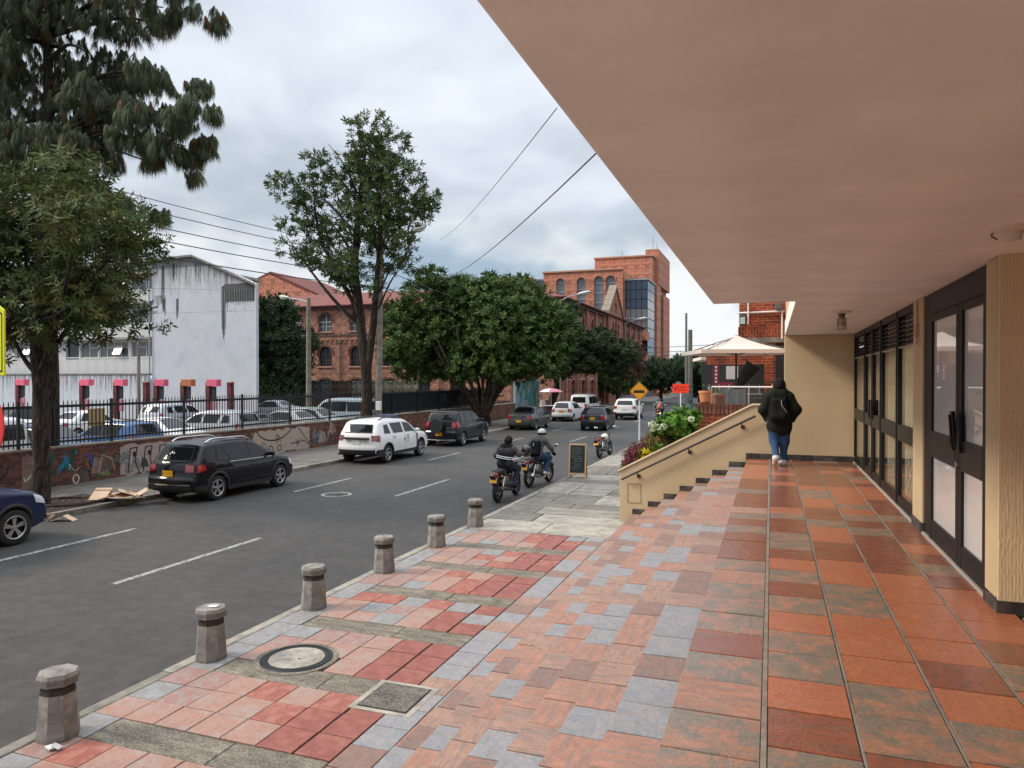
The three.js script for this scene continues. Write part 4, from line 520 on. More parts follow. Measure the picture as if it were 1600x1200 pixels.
// ---------------------------------------------------------------- poles, lamps, wires
const mPole = std([0.36, 0.335, 0.30], 0.9, { map: tConc, bumpMap: tGrain, bumpScale: 0.004 }), mSteel = std([0.42, 0.43, 0.43], 0.45, { metalness: 0.6 }), mLampHead = std([0.55, 0.54, 0.50], 0.5);
function lampHead(parent, p, dir, s = 1) { const g = new THREE.SphereGeometry(1, 16, 10).scale(0.42 * s, 0.1 * s, 0.15 * s).translate(0.3 * s, 0.02, 0); const m = mk('lamp_head', g, mLampHead, parent); m.position.set(...p); m.rotation.set(0, dir, 0.18); mk('lens', new THREE.SphereGeometry(1, 14, 8).scale(0.24 * s, 0.07 * s, 0.1 * s).translate(0.36 * s, -0.07 * s, 0), phy([0.6, 0.6, 0.56], 0.2), m); }
{
  const p = thing('utility_pole', 'leaning concrete utility pole with street lamp beside the tall tree', 'pole', [-18.31, 0, 31.4]);
  mk('shaft', uvm(bar([0, -0.1, 0], [0.22, 10.0, 0], 0.19, 14, 0.115)), mPole, p); mk('arm', tube([[0.2, 9.7, 0], [0.9, 9.95, 0], [2.0, 10.25, 0]], 0.035, 8), mSteel, p); lampHead(p, [1.95, 10.25, 0], 0);
  for (const y of [9.3, 8.95, 8.5, 8.1, 7.6]) mk('insulator', cyl(0.05, 0.06, 0.14, 10, 0.33, y - 0.07, 0), std([0.2, 0.12, 0.08], 0.3), p); mk('cross_rack', bx(0.24, 0.3, 7.4, 9.5, -0.03, 0.03), mSteel, p); mk('meter_box', rbx(0.05, 0.3, 1.55, 2.0, -0.28, -0.12, 0.02), std([0.6, 0.6, 0.57], 0.7), p);
  const q = thing('lamp_post', 'concrete lamp post inside the parking lot with lamp facing away', 'lamp post', [-25.6, 0, 36]); mk('shaft', uvm(bar([0, -0.1, 0], [0, 7.85, 0], 0.17, 14, 0.12)), mPole, q); mk('arm', tube([[0, 7.6, 0], [-0.8, 7.8, 0], [-1.5, 7.9, 0]], 0.03, 8), mSteel, q); lampHead(q, [-1.45, 7.9, 0], Math.PI, 0.9); mk('spotlight', [rbx(-0.45, -0.15, 5.45, 5.65, -0.1, 0.1, 0.03), bar([-0.2, 5.5, 0], [0, 5.45, 0], 0.02)], mIronBlack, q);
  const s = thing('lamp_post', 'slim grey post before the white apartment wing', 'lamp post', [-39.7, 0, 37]); mk('shaft', bar([0, 0, 0], [0, 5.8, 0], 0.12, 10, 0.1), mPole, s); mk('floodlight', [rbx(-0.35, 0.35, 5.75, 6.0, -0.15, 0.15, 0.03)], mFrameGrey, s);
  for (const [x, a, h, l, arm] of [[-17.3, 61, 10.4, 'street lamp rising over the round ficus crown', 1.8], [-17.6, 92, 10.6, 'far street lamp in front of the school gable', 1.9]]) { const u = thing('street_lamp', l, 'street lamp', [x, 0, a]); mk('shaft', bar([0, 0, 0], [0, h - 0.4, 0], 0.13, 10, 0.09), mPole, u); mk('arm', tube([[0, h - 0.5, 0], [0.7, h - 0.15, 0], [arm, h, 0]], 0.04, 6), mSteel, u); lampHead(u, [arm - 0.2, h, 0], 0, 1.5); }
  const a1 = thing('utility_pole', 'thin dark pole right of the orange road sign', 'pole', [-5.2, 0, 48]); mk('shaft', bar([0, 0, 0], [0, 7.35, 0], 0.09, 10, 0.07), std([0.14, 0.14, 0.14], 0.7), a1);
  const a2 = thing('utility_pole', 'thick concrete pole with poster scraps beside the parasol', 'pole', [-5.15, 0, 50]); mk('shaft', uvm(bar([0, 0, 0], [0, 6.4, 0], 0.17, 12, 0.14)), std([0.24, 0.24, 0.23], 0.9, { map: tConc }), a2); mk('poster', cyl(0.185, 0.183, 0.9, 14, 0, 0.9, 0), std([0.25, 0.40, 0.46], 0.8, { map: tNoise }), a2); mk('poster_scrap', cyl(0.18, 0.178, 0.5, 14, 0, 2.2, 0), std([0.45, 0.34, 0.31], 0.8, { map: tNoise }), a2);
  const mWire = std([0.03, 0.03, 0.03], 0.7);
  const wire = (A, B, sag, l, r = 0.014) => { const pts = []; for (let i = 0; i <= 14; i++) { const t = i / 14; pts.push([lerp(A[0], B[0], t), lerp(A[1], B[1], t) - sag * 4 * t * (1 - t), -lerp(A[2], B[2], t)]); } const m = mk('overhead_wire', tube(pts, r, 5, 28), mWire); tag(m, l, 'wire', 'overhead wires'); };
  [[9.3, 'topmost'], [8.95, 'second highest'], [8.5, 'middle'], [8.1, 'second lowest'], [7.6, 'lowest']].forEach(([y, n], i) => wire([-18.0, y, 31.4], [-18.3 - 0.1 * i, y + 0.3, -9], 0.8, n + ' of the five wires running left from the utility pole', 0.013 + i * 0.0015));
  [[9.3, 9.8], [8.5, 8.9], [7.6, 8.0]].forEach(([y, e], i) => wire([-18.0, y, 31.4], [-17.3, e - 1, 61], 0.5, ['upper', 'middle', 'lower'][i] + ' wire running from the utility pole towards the ficus', 0.018));
  wire([-20.4, 9.9, 44], [-2.2, 6.4, 10], 0.35, 'long wire slanting across the street up to the soffit', 0.012); wire([-20.9, 12.4, 44], [-2.9, 7.0, 10], 0.3, 'thin faint wire crossing the sky above the slanting wire', 0.007);
  [5.9, 5.45, 5.1].forEach((y, i) => wire([-30, y + 0.8, 95], [9, y, 49], 0.15, ['upper', 'middle', 'lower'][i] + ' wire across the street behind the parasol', 0.025));
}
// ---------------------------------------------------------------- signs
{
  const mPost = std([0.60, 0.61, 0.61], 0.5, { metalness: 0.2 });
  const tD = canvasTex(256, 256, (c, w) => { c.fillStyle = '#f0a21b'; c.fillRect(0, 0, w, w); c.translate(128, 128); c.strokeStyle = '#1a1408'; c.lineWidth = 5; c.rotate(Math.PI / 4); c.strokeRect(-82, -82, 164, 164); c.rotate(-Math.PI / 4); c.fillStyle = '#140f08'; c.beginPath(); c.moveTo(-74, 26); c.lineTo(-74, 6); c.quadraticCurveTo(-55, -34, -34, 0); c.quadraticCurveTo(-17, -38, 0, 0); c.quadraticCurveTo(17, -38, 34, 0); c.quadraticCurveTo(55, -34, 74, 6); c.lineTo(74, 26); c.closePath(); c.fill(); });
  const d = thing('warning_sign', 'yellow diamond road sign with black bumps on a white post', 'road sign', [-5.9, 0, 34.4]); mk('post', bar([0, 0, 0], [0, 2.75, 0], 0.035, 8), std([0.75, 0.75, 0.74], 0.5), d);
  const pg = ext([[0, 0.46], [-0.46, 0], [0, -0.46], [0.46, 0]], 0.012, 0.003); { const p = pg.attributes.position, uv = pg.attributes.uv; for (let i = 0; i < p.count; i++) uv.setXY(i, p.getX(i) / 0.92 + 0.5, p.getY(i) / 0.92 + 0.5); } mk('plate', pg.translate(0, 2.52, 0.04), std([0.9, 0.9, 0.9], 0.5, { map: tD }), d);
  const tO = canvasTex(256, 128, (c, w, h) => { c.fillStyle = '#ff3c14'; c.fillRect(0, 0, w, h); c.fillStyle = '#3a0a02'; c.fillRect(46, 34, 12, 60); c.beginPath(); c.moveTo(30, 64); c.lineTo(52, 44); c.lineTo(52, 84); c.fill(); const r = mulberry(2); for (const y of [36, 74]) for (let x = 74; x < 226; x += 17) c.fillRect(x, y, 5 + r() * 8, 18); });
  const o = thing('road_work_sign', 'bright orange rectangular road work sign on a white post', 'road sign', [-5.2, 0, 45]); mk('post', bar([0, 0, 0], [0, 2.6, 0], 0.035, 8), std([0.75, 0.75, 0.74], 0.5), o); const og = rbx(-0.48, 0.48, 2.23, 2.78, -0.045, -0.03, 0.004, 1); { const p = og.attributes.position, uv = og.attributes.uv; for (let i = 0; i < p.count; i++) uv.setXY(i, (p.getX(i) + 0.48) / 0.96, (p.getY(i) - 2.23) / 0.55); } mk('plate', og, std([0.9, 0.9, 0.9], 0.5, { map: tO }), o);
  const bs = thing('round_sign', 'small round sign seen from behind beyond the street trees', 'road sign', [-10.2, 0, 86]); mk('post', bar([0, 0, 0], [0, 2.4, 0], 0.05, 8), mFrameGrey, bs); mk('plate', cyl(0.36, 0.36, 0.02, 20).rotateX(Math.PI / 2).translate(0, 2.4, 0.06), std([0.3, 0.31, 0.32], 0.6), bs);
  // school-zone sign cut by the left edge of the photograph
  const sx = -5.93, sa = 4.0, s = thing('school_sign', 'fluorescent yellow school sign with black border at the picture edge', 'road sign', [sx, 0, sa]);
  mk('post', bar([0, 0, 0], [0, 3.85, 0], 0.03, 8), mPost, s);
  const tY = canvasTex(256, 256, (c, w, h) => { c.fillStyle = '#d9e000'; c.fillRect(0, 0, w, h); c.strokeStyle = '#15150a'; c.lineWidth = 5; c.lineJoin = 'round'; c.beginPath(); c.moveTo(128, 12); c.lineTo(246, 84); c.lineTo(246, 244); c.lineTo(10, 244); c.lineTo(10, 84); c.closePath(); c.stroke(); c.fillStyle = '#15150a'; c.font = 'bold 26px sans-serif'; c.fillText('H', 205, 128); });
  const yg = ext([[0, 0.38], [-0.32, 0.18], [-0.32, -0.33], [0.32, -0.33], [0.32, 0.18]], 0.006, 0.004); { const p = yg.attributes.position, uv = yg.attributes.uv; for (let i = 0; i < p.count; i++) uv.setXY(i, p.getX(i) / 0.64 + 0.5, (p.getY(i) + 0.33) / 0.71); } mk('plate', yg.translate(0, 3.48, 0.03), std([0.9, 0.9, 0.9], 0.5, { map: tY }), s);
  mk('red_disc', cyl(0.31, 0.31, 0.01, 28).rotateX(Math.PI / 2).translate(0.005, 2.76, 0.035), std([0.62, 0.03, 0.03], 0.5), s);
  // chalkboard
  const tC = canvasTex(256, 512, (c, w, h) => { const r = mulberry(6); c.fillStyle = '#23292a'; c.fillRect(0, 0, w, h); for (let i = 0; i < 200; i++) { c.fillStyle = `rgba(150,160,160,${r() * 0.05})`; c.fillRect(r() * w, r() * h, 20 + r() * 60, 6 + r() * 20); } c.lineCap = 'round'; for (let l = 0; l < 11; l++) { const y = 46 + l * 40; let x = 24 + (l > 4 && l < 9 ? 70 : 0) * r(); while (x < 220 - r() * 60) { c.strokeStyle = l % 3 === 1 ? '#7fb0a4' : '#c9cfcc'; c.globalAlpha = 0.45 + r() * 0.5; c.lineWidth = 3 + r() * 3; c.beginPath(); c.moveTo(x, y + r() * 12); c.bezierCurveTo(x + 6, y - 16 * r(), x + 8, y + 18 * r(), x + 14, y + r() * 8); c.stroke(); x += 12 + r() * 13; } } c.globalAlpha = 1; });
  const mWood = std([0.60, 0.40, 0.23], 0.6, { map: tSoft }), b = thing('chalkboard', 'wooden A-frame chalkboard menu standing on the pavement edge', 'chalkboard', [-5.73, 0, 22.15], 0.12);
  for (const sgn of [1, -1]) { const g = new THREE.Group(); g.name = 'panel'; b.add(g); g.position.set(0, 1.06, 0); g.rotation.set(sgn * -0.17, sgn > 0 ? 0 : Math.PI, 0); if (sgn < 0) g.rotation.set(0.17, 0, 0); const z = 0.02 * sgn;
    mk('stile', rbx(-0.275, -0.23, -1.07, 0, -0.012 - z, 0.018 - z, 0.004, 1), mWood, g); mk('stile', rbx(0.23, 0.275, -1.07, 0, -0.012 - z, 0.018 - z, 0.004, 1), mWood, g); mk('rail', rbx(-0.23, 0.23, -0.05, 0, -0.012 - z, 0.018 - z, 0.004, 1), mWood, g); mk('rail', rbx(-0.23, 0.23, -0.96, -0.91, -0.012 - z, 0.018 - z, 0.004, 1), mWood, g);
    const cg = new THREE.BoxGeometry(0.46, 0.86, 0.01).translate(0, -0.48, z); mk('board', cg, std([0.9, 0.9, 0.9], 0.85, { map: tC }), g); }
  mk('hinge', [bx(-0.2, -0.14, 1.05, 1.066, -0.03, 0.03), bx(0.14, 0.2, 1.05, 1.066, -0.03, 0.03)], mSteel, b);
}
// ---------------------------------------------------------------- red and pink parking bay posts
{
  const px = [-50.9, -47.86, -44.7, -41.6, -39.0, -38.1, -35.85, -33.8, -32.1], cap = [[0.75, 0.12, 0.2], [0.75, 0.12, 0.2], [0.75, 0.12, 0.2], [0.75, 0.12, 0.2], null, [0.62, 0.10, 0.18], [0.40, 0.12, 0.05], [0.62, 0.10, 0.18], null];
  const nm = ['leftmost red bay post by the picture edge', 'red bay post hidden mostly by the near tree trunk', 'red bay post with pink cap right of the near trunk', 'red bay post with pink cap left of the slim grey post', 'plain short red post right beside the slim grey post', 'red bay post just right of the white gable corner', 'red bay post with brown cap before the white gable', 'second last red bay post before the white gable', 'last plain red post before the white gable end'];
  px.forEach((x, i) => { const t = thing('bay_post', nm[i], 'post', [x, 0, 37], 0, 'red posts of the parking bays'); mk('shaft', bx(-0.2, 0.1, 0, 2.85, -0.15, 0.15), std([0.36, 0.035, 0.06], 0.6, { map: tNoise }), t); if (cap[i]) { mk('cap', rbx(-0.1, 0.75, 2.62, 3.06, -0.2, 0.2, 0.02, 1), std(cap[i], 0.6), t); mk('number_plate', bx(0.12, 0.5, 1.75, 2.6, -0.05, 0.05), std([0.02, 0.02, 0.025], 0.6), t); mk('lower_board', bx(0.12, 0.55, 0.9, 1.7, -0.05, 0.05), std([0.50, 0.20, 0.25], 0.7), t); } else mk('cap', bx(-0.22, 0.12, 2.85, 2.9, -0.17, 0.17), std([0.5, 0.2, 0.14], 0.7), t); });
}
// ---------------------------------------------------------------- restaurant terrace beyond the stairs
const mTerra = std([0.52, 0.20, 0.11], 0.8, { map: tNoise });
{
  const b = thing('restaurant', 'red brick restaurant front behind the terrace with white pipe and dark bar opening', 'building'), A = 23;
  mk('upper_wall', bx(-0.92, 6, 4.35, 8.2, A, A + 6), mBrickResto, b); const sold = tBrickResto.clone(); sold.rotation = Math.PI / 2; mk('soldier_course', bx(-0.95, 6, 4.35, 4.68, A - 0.03, A - 0.001), std([0.8, 0.78, 0.76], 0.85, { map: sold }), b);
  mk('lintel', bx(-0.94, 6, 4.2, 4.35, A - 0.06, A + 0.4), std([0.42, 0.40, 0.37], 0.8, { map: tConc }), b); mk('pillar', bx(-0.2, 0.12, 1.5, 4.2, A - 0.02, A + 0.3), mBrickResto, b); mk('side_wall', bx(0.4, 0.6, 1.3, 8.2, 16.2, A), std([0.72, 0.47, 0.34], 0.85, { map: tSoft }), b);
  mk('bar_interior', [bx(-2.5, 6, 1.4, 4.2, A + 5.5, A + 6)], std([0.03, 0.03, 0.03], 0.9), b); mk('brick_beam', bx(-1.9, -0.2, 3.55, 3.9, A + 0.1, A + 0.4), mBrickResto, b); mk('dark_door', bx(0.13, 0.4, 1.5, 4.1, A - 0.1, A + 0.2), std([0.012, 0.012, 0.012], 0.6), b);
  mk('white_pipe', [bar([-0.95, 5.1, -A + 0.08], [0.38, 5.12, -A + 0.08], 0.03), bar([0.3, 4.3, -A + 0.08], [0.3, 5.12, -A + 0.08], 0.025)], std([0.78, 0.74, 0.7], 0.6), b);
  const l = mk('wall_lantern', [rbx(-0.9, -0.72, 4.72, 5.02, A - 0.35, A - 0.17, 0.02), bar([-0.8, 4.9, -A], [-0.8, 5.0, -A + 0.25], 0.015)], std([0.05, 0.05, 0.05], 0.5), b); mk('lantern_glass', rbx(-0.88, -0.74, 4.75, 4.95, A - 0.36, A - 0.355, 0.002, 1), phy([0.4, 0.5, 0.45], 0.2), l); mk('hanging_cloth', bx(-0.68, -0.64, 4.75, 5.4, A - 0.25, A - 0.05), std([0.75, 0.73, 0.72], 0.8), b); mk('flood_lamp', [rbx(0.1, 0.3, 5.15, 5.35, A - 0.3, A - 0.1, 0.03)], std([0.1, 0.1, 0.1], 0.5), b);
  // bar shelves, bottles and stools as separate parts far inside the shade
  const sh = mk('bar_shelf', bx(-1.9, -0.25, 2.62, 2.66, A + 0.6, A + 0.9), mFrameWhite, b); const r = mulberry(4); for (let i = 0; i < 16; i++) mk('bottle', [cyl(0.035, 0.035, 0.2, 8, -1.85 + i * 0.1, 2.66, -(A + 0.75)), cyl(0.015, 0.013, 0.08, 6, -1.85 + i * 0.1, 2.86, -(A + 0.75))], std([[0.5, 0.5, 0.48], [0.1, 0.16, 0.1], [0.3, 0.14, 0.07]][i % 3], 0.3), sh); mk('counter', rbx(-1.95, -0.25, 1.5, 2.55, A + 0.15, A + 0.55, 0.02), std([0.05, 0.05, 0.045], 0.5), b); mk('menu_panel', bx(-1.3, -0.95, 3.1, 3.5, A + 0.02, A + 0.05), mFrameWhite, b);
  // raised terrace with brick front wall
  const w = thing('planter_wall', 'red brick terrace wall with upright brick capping behind the beige parapet', 'wall'); mk('body', [bx(-1.66, 0.2, 0, 2.28, 17.4, 17.65), bx(-1.66, -1.42, 0, 2.28, 17.65, 27)], mBrickResto, w); const gb = rbx(-0.042, 0.042, 2.285, 2.53, -0.13, 0.13, 0.006, 1), bm = [[0.40, 0.15, 0.09], [0.46, 0.18, 0.11], [0.36, 0.13, 0.085]].map((c) => std(c, 0.85, { map: tNoise })); for (let i = 0; i < 20; i++) mk('brick', gb, bm[(r() * 3) | 0], w).position.set(-1.62 + i * 0.093, (r() - 0.5) * 0.008, -17.52); for (let i = 0; i < 24; i++) { const m = mk('brick', gb, bm[(r() * 3) | 0], w); m.position.set(-1.54, (r() - 0.5) * 0.008, -17.75 - i * 0.093); m.rotation.y = Math.PI / 2; }
  const dk = struct('restaurant_deck', bx(-1.42, 6, 0, 1.5, 17.65, 23), mConcDark);
  const rl = thing('terrace_railing', 'white topped glass railing around the restaurant terrace', 'railing'); mk('top_rail', bar([-1.35, 2.92, -18.0], [0.35, 2.92, -18.0], 0.022), std([0.7, 0.7, 0.7], 0.4), rl); mk('glass_panel', bx(-1.33, 0.35, 2.5, 2.9, 17.995, 18.005), mGlass, rl); for (const x of [-1.35, -0.5, 0.34]) mk('post', bar([x, 1.5, -18], [x, 2.92, -18], 0.018), mSteel, rl);
  const pl = thing('planter_box', 'grey slatted planter box behind the terrace railing', 'planter', [-0.98, 1.5, 19.2]); for (let i = 0; i < 8; i++) mk('slat', bx(-0.3 + i * 0.085, -0.222 + i * 0.085, 0, 1.35, -0.02, 0.02), std([0.13 + 0.02 * (i % 3), 0.14 + 0.02 * (i % 3), 0.16 + 0.02 * (i % 2)], 0.8), pl); mk('box', bx(-0.3, 0.38, 0, 1.3, 0.03, 0.5), std([0.08, 0.08, 0.09], 0.9), pl);
  const rs = thing('red_board', 'dark red board with white letters hanging in the bar', 'sign', [-1.6, 0, 24.5]); mk('panel', bx(-0.2, 0, 2.9, 3.7, 0, 0.04), std([0.20, 0.015, 0.03], 0.6), rs); mk('panel', bx(0.001, 0.45, 2.75, 3.0, 0, 0.04), std([0.26, 0.015, 0.03], 0.6), rs); for (let i = 0; i < 6; i++) mk('letter', bx(-0.13, -0.06, 3.58 - i * 0.12, 3.65 - i * 0.12, -0.012, -0.002), mFrameWhite, rs);
  // folded black parasol leaning
  const fp = thing('folded_parasol', 'closed black parasol leaning behind the planter box', 'parasol'); mk('cloth', uvm(bar([-1.0, 2.7, -20.5], [-0.45, 3.5, -20.5], 0.07, 8, 0.2)), std([0.015, 0.015, 0.016], 0.8), fp); mk('pole', bar([-1.4, 2.0, -20.5], [-1.0, 2.7, -20.5], 0.02), mFrameGrey, fp);
  // open parasols
  function parasol(x, y, a, label, half, drop, turn) { const t = thing('parasol', label, 'parasol', [x, 1.5, a], turn, 'cream parasols on the restaurant terrace'), top = y - 1.5, e = top - drop, pos = [], rim = [[-half, half], [half, half], [half, -half], [-half, -half]]; const N = 8; const P = (u, v, k) => { const [ax, az] = rim[k], [cx, cz] = rim[(k + 1) % 4]; const ex = lerp(ax, cx, v), ez = lerp(az, cz, v); return [ex * u, lerp(top, e, u) - 0.08 * Math.sin(Math.PI * u) * (1 - Math.abs(v - 0.5) * 0.6) - 0.05 * Math.sin(Math.PI * v) * u * -1, ez * u]; };
    for (let k = 0; k < 4; k++) for (let i = 0; i < N; i++) for (let j = 0; j < N; j++) { const q = [P(i / N, j / N, k), P((i + 1) / N, j / N, k), P((i + 1) / N, (j + 1) / N, k), P(i / N, (j + 1) / N, k)]; for (const m of [0, 1, 2, 0, 2, 3]) pos.push(...q[m]); } const g = new THREE.BufferGeometry(); g.setAttribute('position', new THREE.Float32BufferAttribute(pos, 3)); g.computeVertexNormals(); mk('canopy', uvm(g), phy([0.80, 0.72, 0.64], 0.9, { transmission: 0.25, thickness: 0 }), t);
    const va = []; for (let k = 0; k < 4; k++) { const [ax, az] = rim[k], [cx, cz] = rim[(k + 1) % 4]; va.push(new THREE.BoxGeometry(Math.hypot(ax - cx, az - cz), 0.1, 0.012).rotateY(k % 2 ? Math.PI / 2 : 0).translate((ax + cx) / 2, e - 0.045 + 0.05, (az + cz) / 2)); } mk('valance', va, std([0.74, 0.66, 0.58], 0.9), t);
    mk('pole', bar([0, 0, 0], [0, top, 0], 0.03), std([0.05, 0.03, 0.02], 0.5), t); for (const [cx, cz] of rim) mk('rib', bar([0, top - 0.03, 0], [cx, e - 0.01, cz], 0.014, 6), std([0.06, 0.04, 0.03], 0.5), t); for (const [cx, cz] of rim) mk('strut', bar([0, top - 0.55, 0], [cx * 0.5, lerp(top, e, 0.5) - 0.1, cz * 0.5], 0.01, 6), std([0.06, 0.04, 0.03], 0.5), t); mk('base', rbx(-0.3, 0.3, 0, 0.08, -0.3, 0.3, 0.02), mConcDark, t); }
  parasol(-0.9, 4.3, 20.6, 'large cream parasol in front on the restaurant terrace', 1.22, 0.48, 0.32); parasol(-1.15, 4.2, 26, 'smaller looking cream parasol behind the front one', 1.3, 0.42, 0.2);
  // terracotta pots on the brick capping
  for (const [x, a, s, l] of [[-1.47, 17.6, 1, 'orange terracotta pot with ribbed sides at the corner of the brick wall'], [-1.2, 18.2, 1.15, 'dull terracotta pot with shrub behind the ribbed pot']]) { const t = thing('terracotta_pot', l, 'flower pot', [x, a < 18 ? 2.53 : 2.4, a]); mk('pot', new THREE.LatheGeometry([[0.001, 0], [0.1, 0], [0.115, 0.06], [0.118, 0.07], [0.125, 0.14], [0.13, 0.15], [0.135, 0.24], [0.15, 0.25], [0.15, 0.3], [0.13, 0.3], [0.125, 0.26], [0.001, 0.26]].map((q) => new THREE.Vector2(q[0] * s, q[1] * s)), 24), std(a < 18 ? [0.60, 0.23, 0.11] : [0.34, 0.14, 0.09], 0.8), t); t.userData.pot = s; mk('shrub', leafBall(24, 0.12 * s, 0.06, mulberry(a * 10 | 0)), std([0.06, 0.12, 0.03], 0.8), t).position.y = 0.34 * s; delete t.userData.pot; }
}
function leafBall(n, R, len, r) { const list = []; for (let i = 0; i < n; i++) { const g = leafGeo(len, len * 0.5), q = new THREE.Quaternion().setFromEuler(new THREE.Euler(r() * 6, r() * 6, r() * 6)); g.applyQuaternion(q); g.translate((r() - 0.5) * 2 * R, (r() - 0.3) * 1.4 * R, (r() - 0.5) * 2 * R); list.push(g); } return join(list); }
function leafGeo(l, w) { const g = new THREE.BufferGeometry(); g.setAttribute('position', new THREE.Float32BufferAttribute([0, 0, 0, w / 2, l * 0.5, w * 0.15, 0, l * 0.55, 0, 0, 0, 0, 0, l * 0.55, 0, -w / 2, l * 0.5, w * 0.15, 0, l * 0.55, 0, w / 2, l * 0.5, w * 0.15, 0, l, -w * 0.2, 0, l * 0.55, 0, 0, l, -w * 0.2, -w / 2, l * 0.5, w * 0.15], 3)); g.computeVertexNormals(); g.setAttribute('uv', new THREE.BufferAttribute(new Float32Array(24), 2)); return g; }
// ---------------------------------------------------------------- trees and plants
const tBark = tex(256, 256, (u, v) => { const n = fbm(u * 20, v * 5, 3, 5, 20), f = fbm(u * 50, v * 50, 7, 3, 50); const l = 0.45 + (n - 0.5) * 1.0 + (f - 0.5) * 0.4; return [l, l * 0.93, l * 0.85]; });
const bark = (c) => std(c, 0.95, { map: tBark, bumpMap: tBark, bumpScale: 0.02 });
const mBarkDark = bark([0.15, 0.115, 0.09]), mBarkGrey = bark([0.24, 0.20, 0.165]), mBarkPale = bark([0.42, 0.37, 0.31]);
function limb(pts, rad = 8) {                    // pts: [x, y, z, r]; one tapered, bending limb
  const c = new THREE.CatmullRomCurve3(pts.map((p) => V3(p[0], p[1], p[2])), false, 'centripetal'), n = Math.max(3, pts.length * 4), fr = c.computeFrenetFrames(n), P = [], U = [], I = []; let len = 0, last;
  for (let i = 0; i <= n; i++) { const t = i / n, p = c.getPointAt(t), k = t * (pts.length - 1), j = Math.min(pts.length - 2, Math.floor(k)), r = lerp(pts[j][3], pts[j + 1][3], k - j); if (last) len += p.distanceTo(last); last = p;
    for (let q = 0; q <= rad; q++) { const a = (q / rad) * Math.PI * 2, w = r * (1 + 0.12 * Math.sin(a * 3 + i)), v = fr.normals[i].clone().multiplyScalar(Math.cos(a) * w).addScaledVector(fr.binormals[i], Math.sin(a) * w).add(p); P.push(v.x, v.y, v.z); U.push(q / rad * 2 * Math.max(0.3, r * 4), len); } }
  for (let i = 0; i < n; i++) for (let q = 0; q < rad; q++) { const a = i * (rad + 1) + q, b = a + rad + 1; I.push(a, b, a + 1, b, b + 1, a + 1); }
  const g = new THREE.BufferGeometry(); g.setAttribute('position', new THREE.Float32BufferAttribute(P, 3)); g.setAttribute('uv', new THREE.Float32BufferAttribute(U, 2)); g.setIndex(I); g.computeVertexNormals(); return clean(g);
}
function sprig(seed, n, len, wid, droop = 0.2, twig = 0.16) { const r = mulberry(seed), list = []; for (let i = 0; i < n; i++) { const g = leafGeo(len * (0.7 + r() * 0.6), wid * (0.8 + r() * 0.4)), t = i / n; g.rotateX(0.5 + r() * 1.1 + droop); g.rotateY(i * 2.4 + r() * 0.6); g.translate((r() - 0.5) * 0.02, twig * t, (r() - 0.5) * 0.02); list.push(g); } return join(list); }
const leafMat = (c) => phy(c, 0.65, { transmission: 0.25, thickness: 0, specularIntensity: 0.22 });
const Q = new THREE.Quaternion(), E3 = new THREE.Euler(), M4 = new THREE.Matrix4();
function crown(parent, clumps, o) {              // clumps: [x, y, r, along]; leaves lie in the outer part of each clump and thin out inward
  const r = mulberry(o.seed ?? 1), list = [], name = o.name ?? 'crown';
  for (const [x, y, R, a] of clumps) { const n = Math.round(o.density * R * R * 12.6); for (let i = 0; i < n; i++) { const u = r() * 2 - 1, th = r() * 6.2832, s = Math.sqrt(1 - u * u), d = R * (0.45 + 0.62 * Math.pow(r(), 0.55)) * (1 + (fbm(u * 3 + x, th, y, 2) - 0.5) * 0.5), nx = s * Math.cos(th), nz = s * Math.sin(th); list.push([x + nx * d, y + u * d * (o.flat ?? 0.85), -a + nz * d, nx, u, nz]); } }
  const m = new THREE.InstancedMesh(o.geo, o.mat, list.length); m.name = name; m.userData.kind = 'stuff'; m.castShadow = m.receiveShadow = true; const col = new THREE.Color(), up = V3(0, 1, 0), dir = V3();
  list.forEach(([x, y, z, nx, ny, nz], i) => { dir.set(nx + (r() - 0.5) * 1.2, ny * 0.6 + (o.up ?? 0.35) + (r() - 0.5) * 0.9, nz + (r() - 0.5) * 1.2).normalize(); Q.setFromUnitVectors(up, dir); const k = (o.size ?? 1) * (0.75 + r() * 0.5); M4.compose(V3(x, y, z), Q, V3(k, k, k)); m.setMatrixAt(i, M4); const v = 0.72 + r() * 0.56, h = (r() - 0.5) * (o.hue ?? 0.35); col.setRGB(v * (1 + h), v, v * (1 - h * 0.5)); m.setColorAt(i, col); });
  parent.add(m); return m;
}
const deep = (clumps, al, D, seed, back = 2) => { const r = mulberry(seed), out = []; for (const [x, y, R] of clumps) { out.push([x, y, R, al + (r() - 0.5) * D]); for (let k = 1; k < back; k++) out.push([x * 1 + (r() - 0.5) * R, y + (r() - 0.5) * R * 0.7, R * (0.7 + r() * 0.3), al + (r() - 0.5) * 2 * D]); } return out; };

const spBroad = sprig(3, 12, 0.17, 0.055, 0.1, 0.2), spFicus = sprig(5, 12, 0.17, 0.085, 0.1, 0.24), spSmall = sprig(9, 10, 0.2, 0.1, 0.1, 0.3), spAcacia = sprig(13, 14, 0.2, 0.06, 0.35, 0.26);
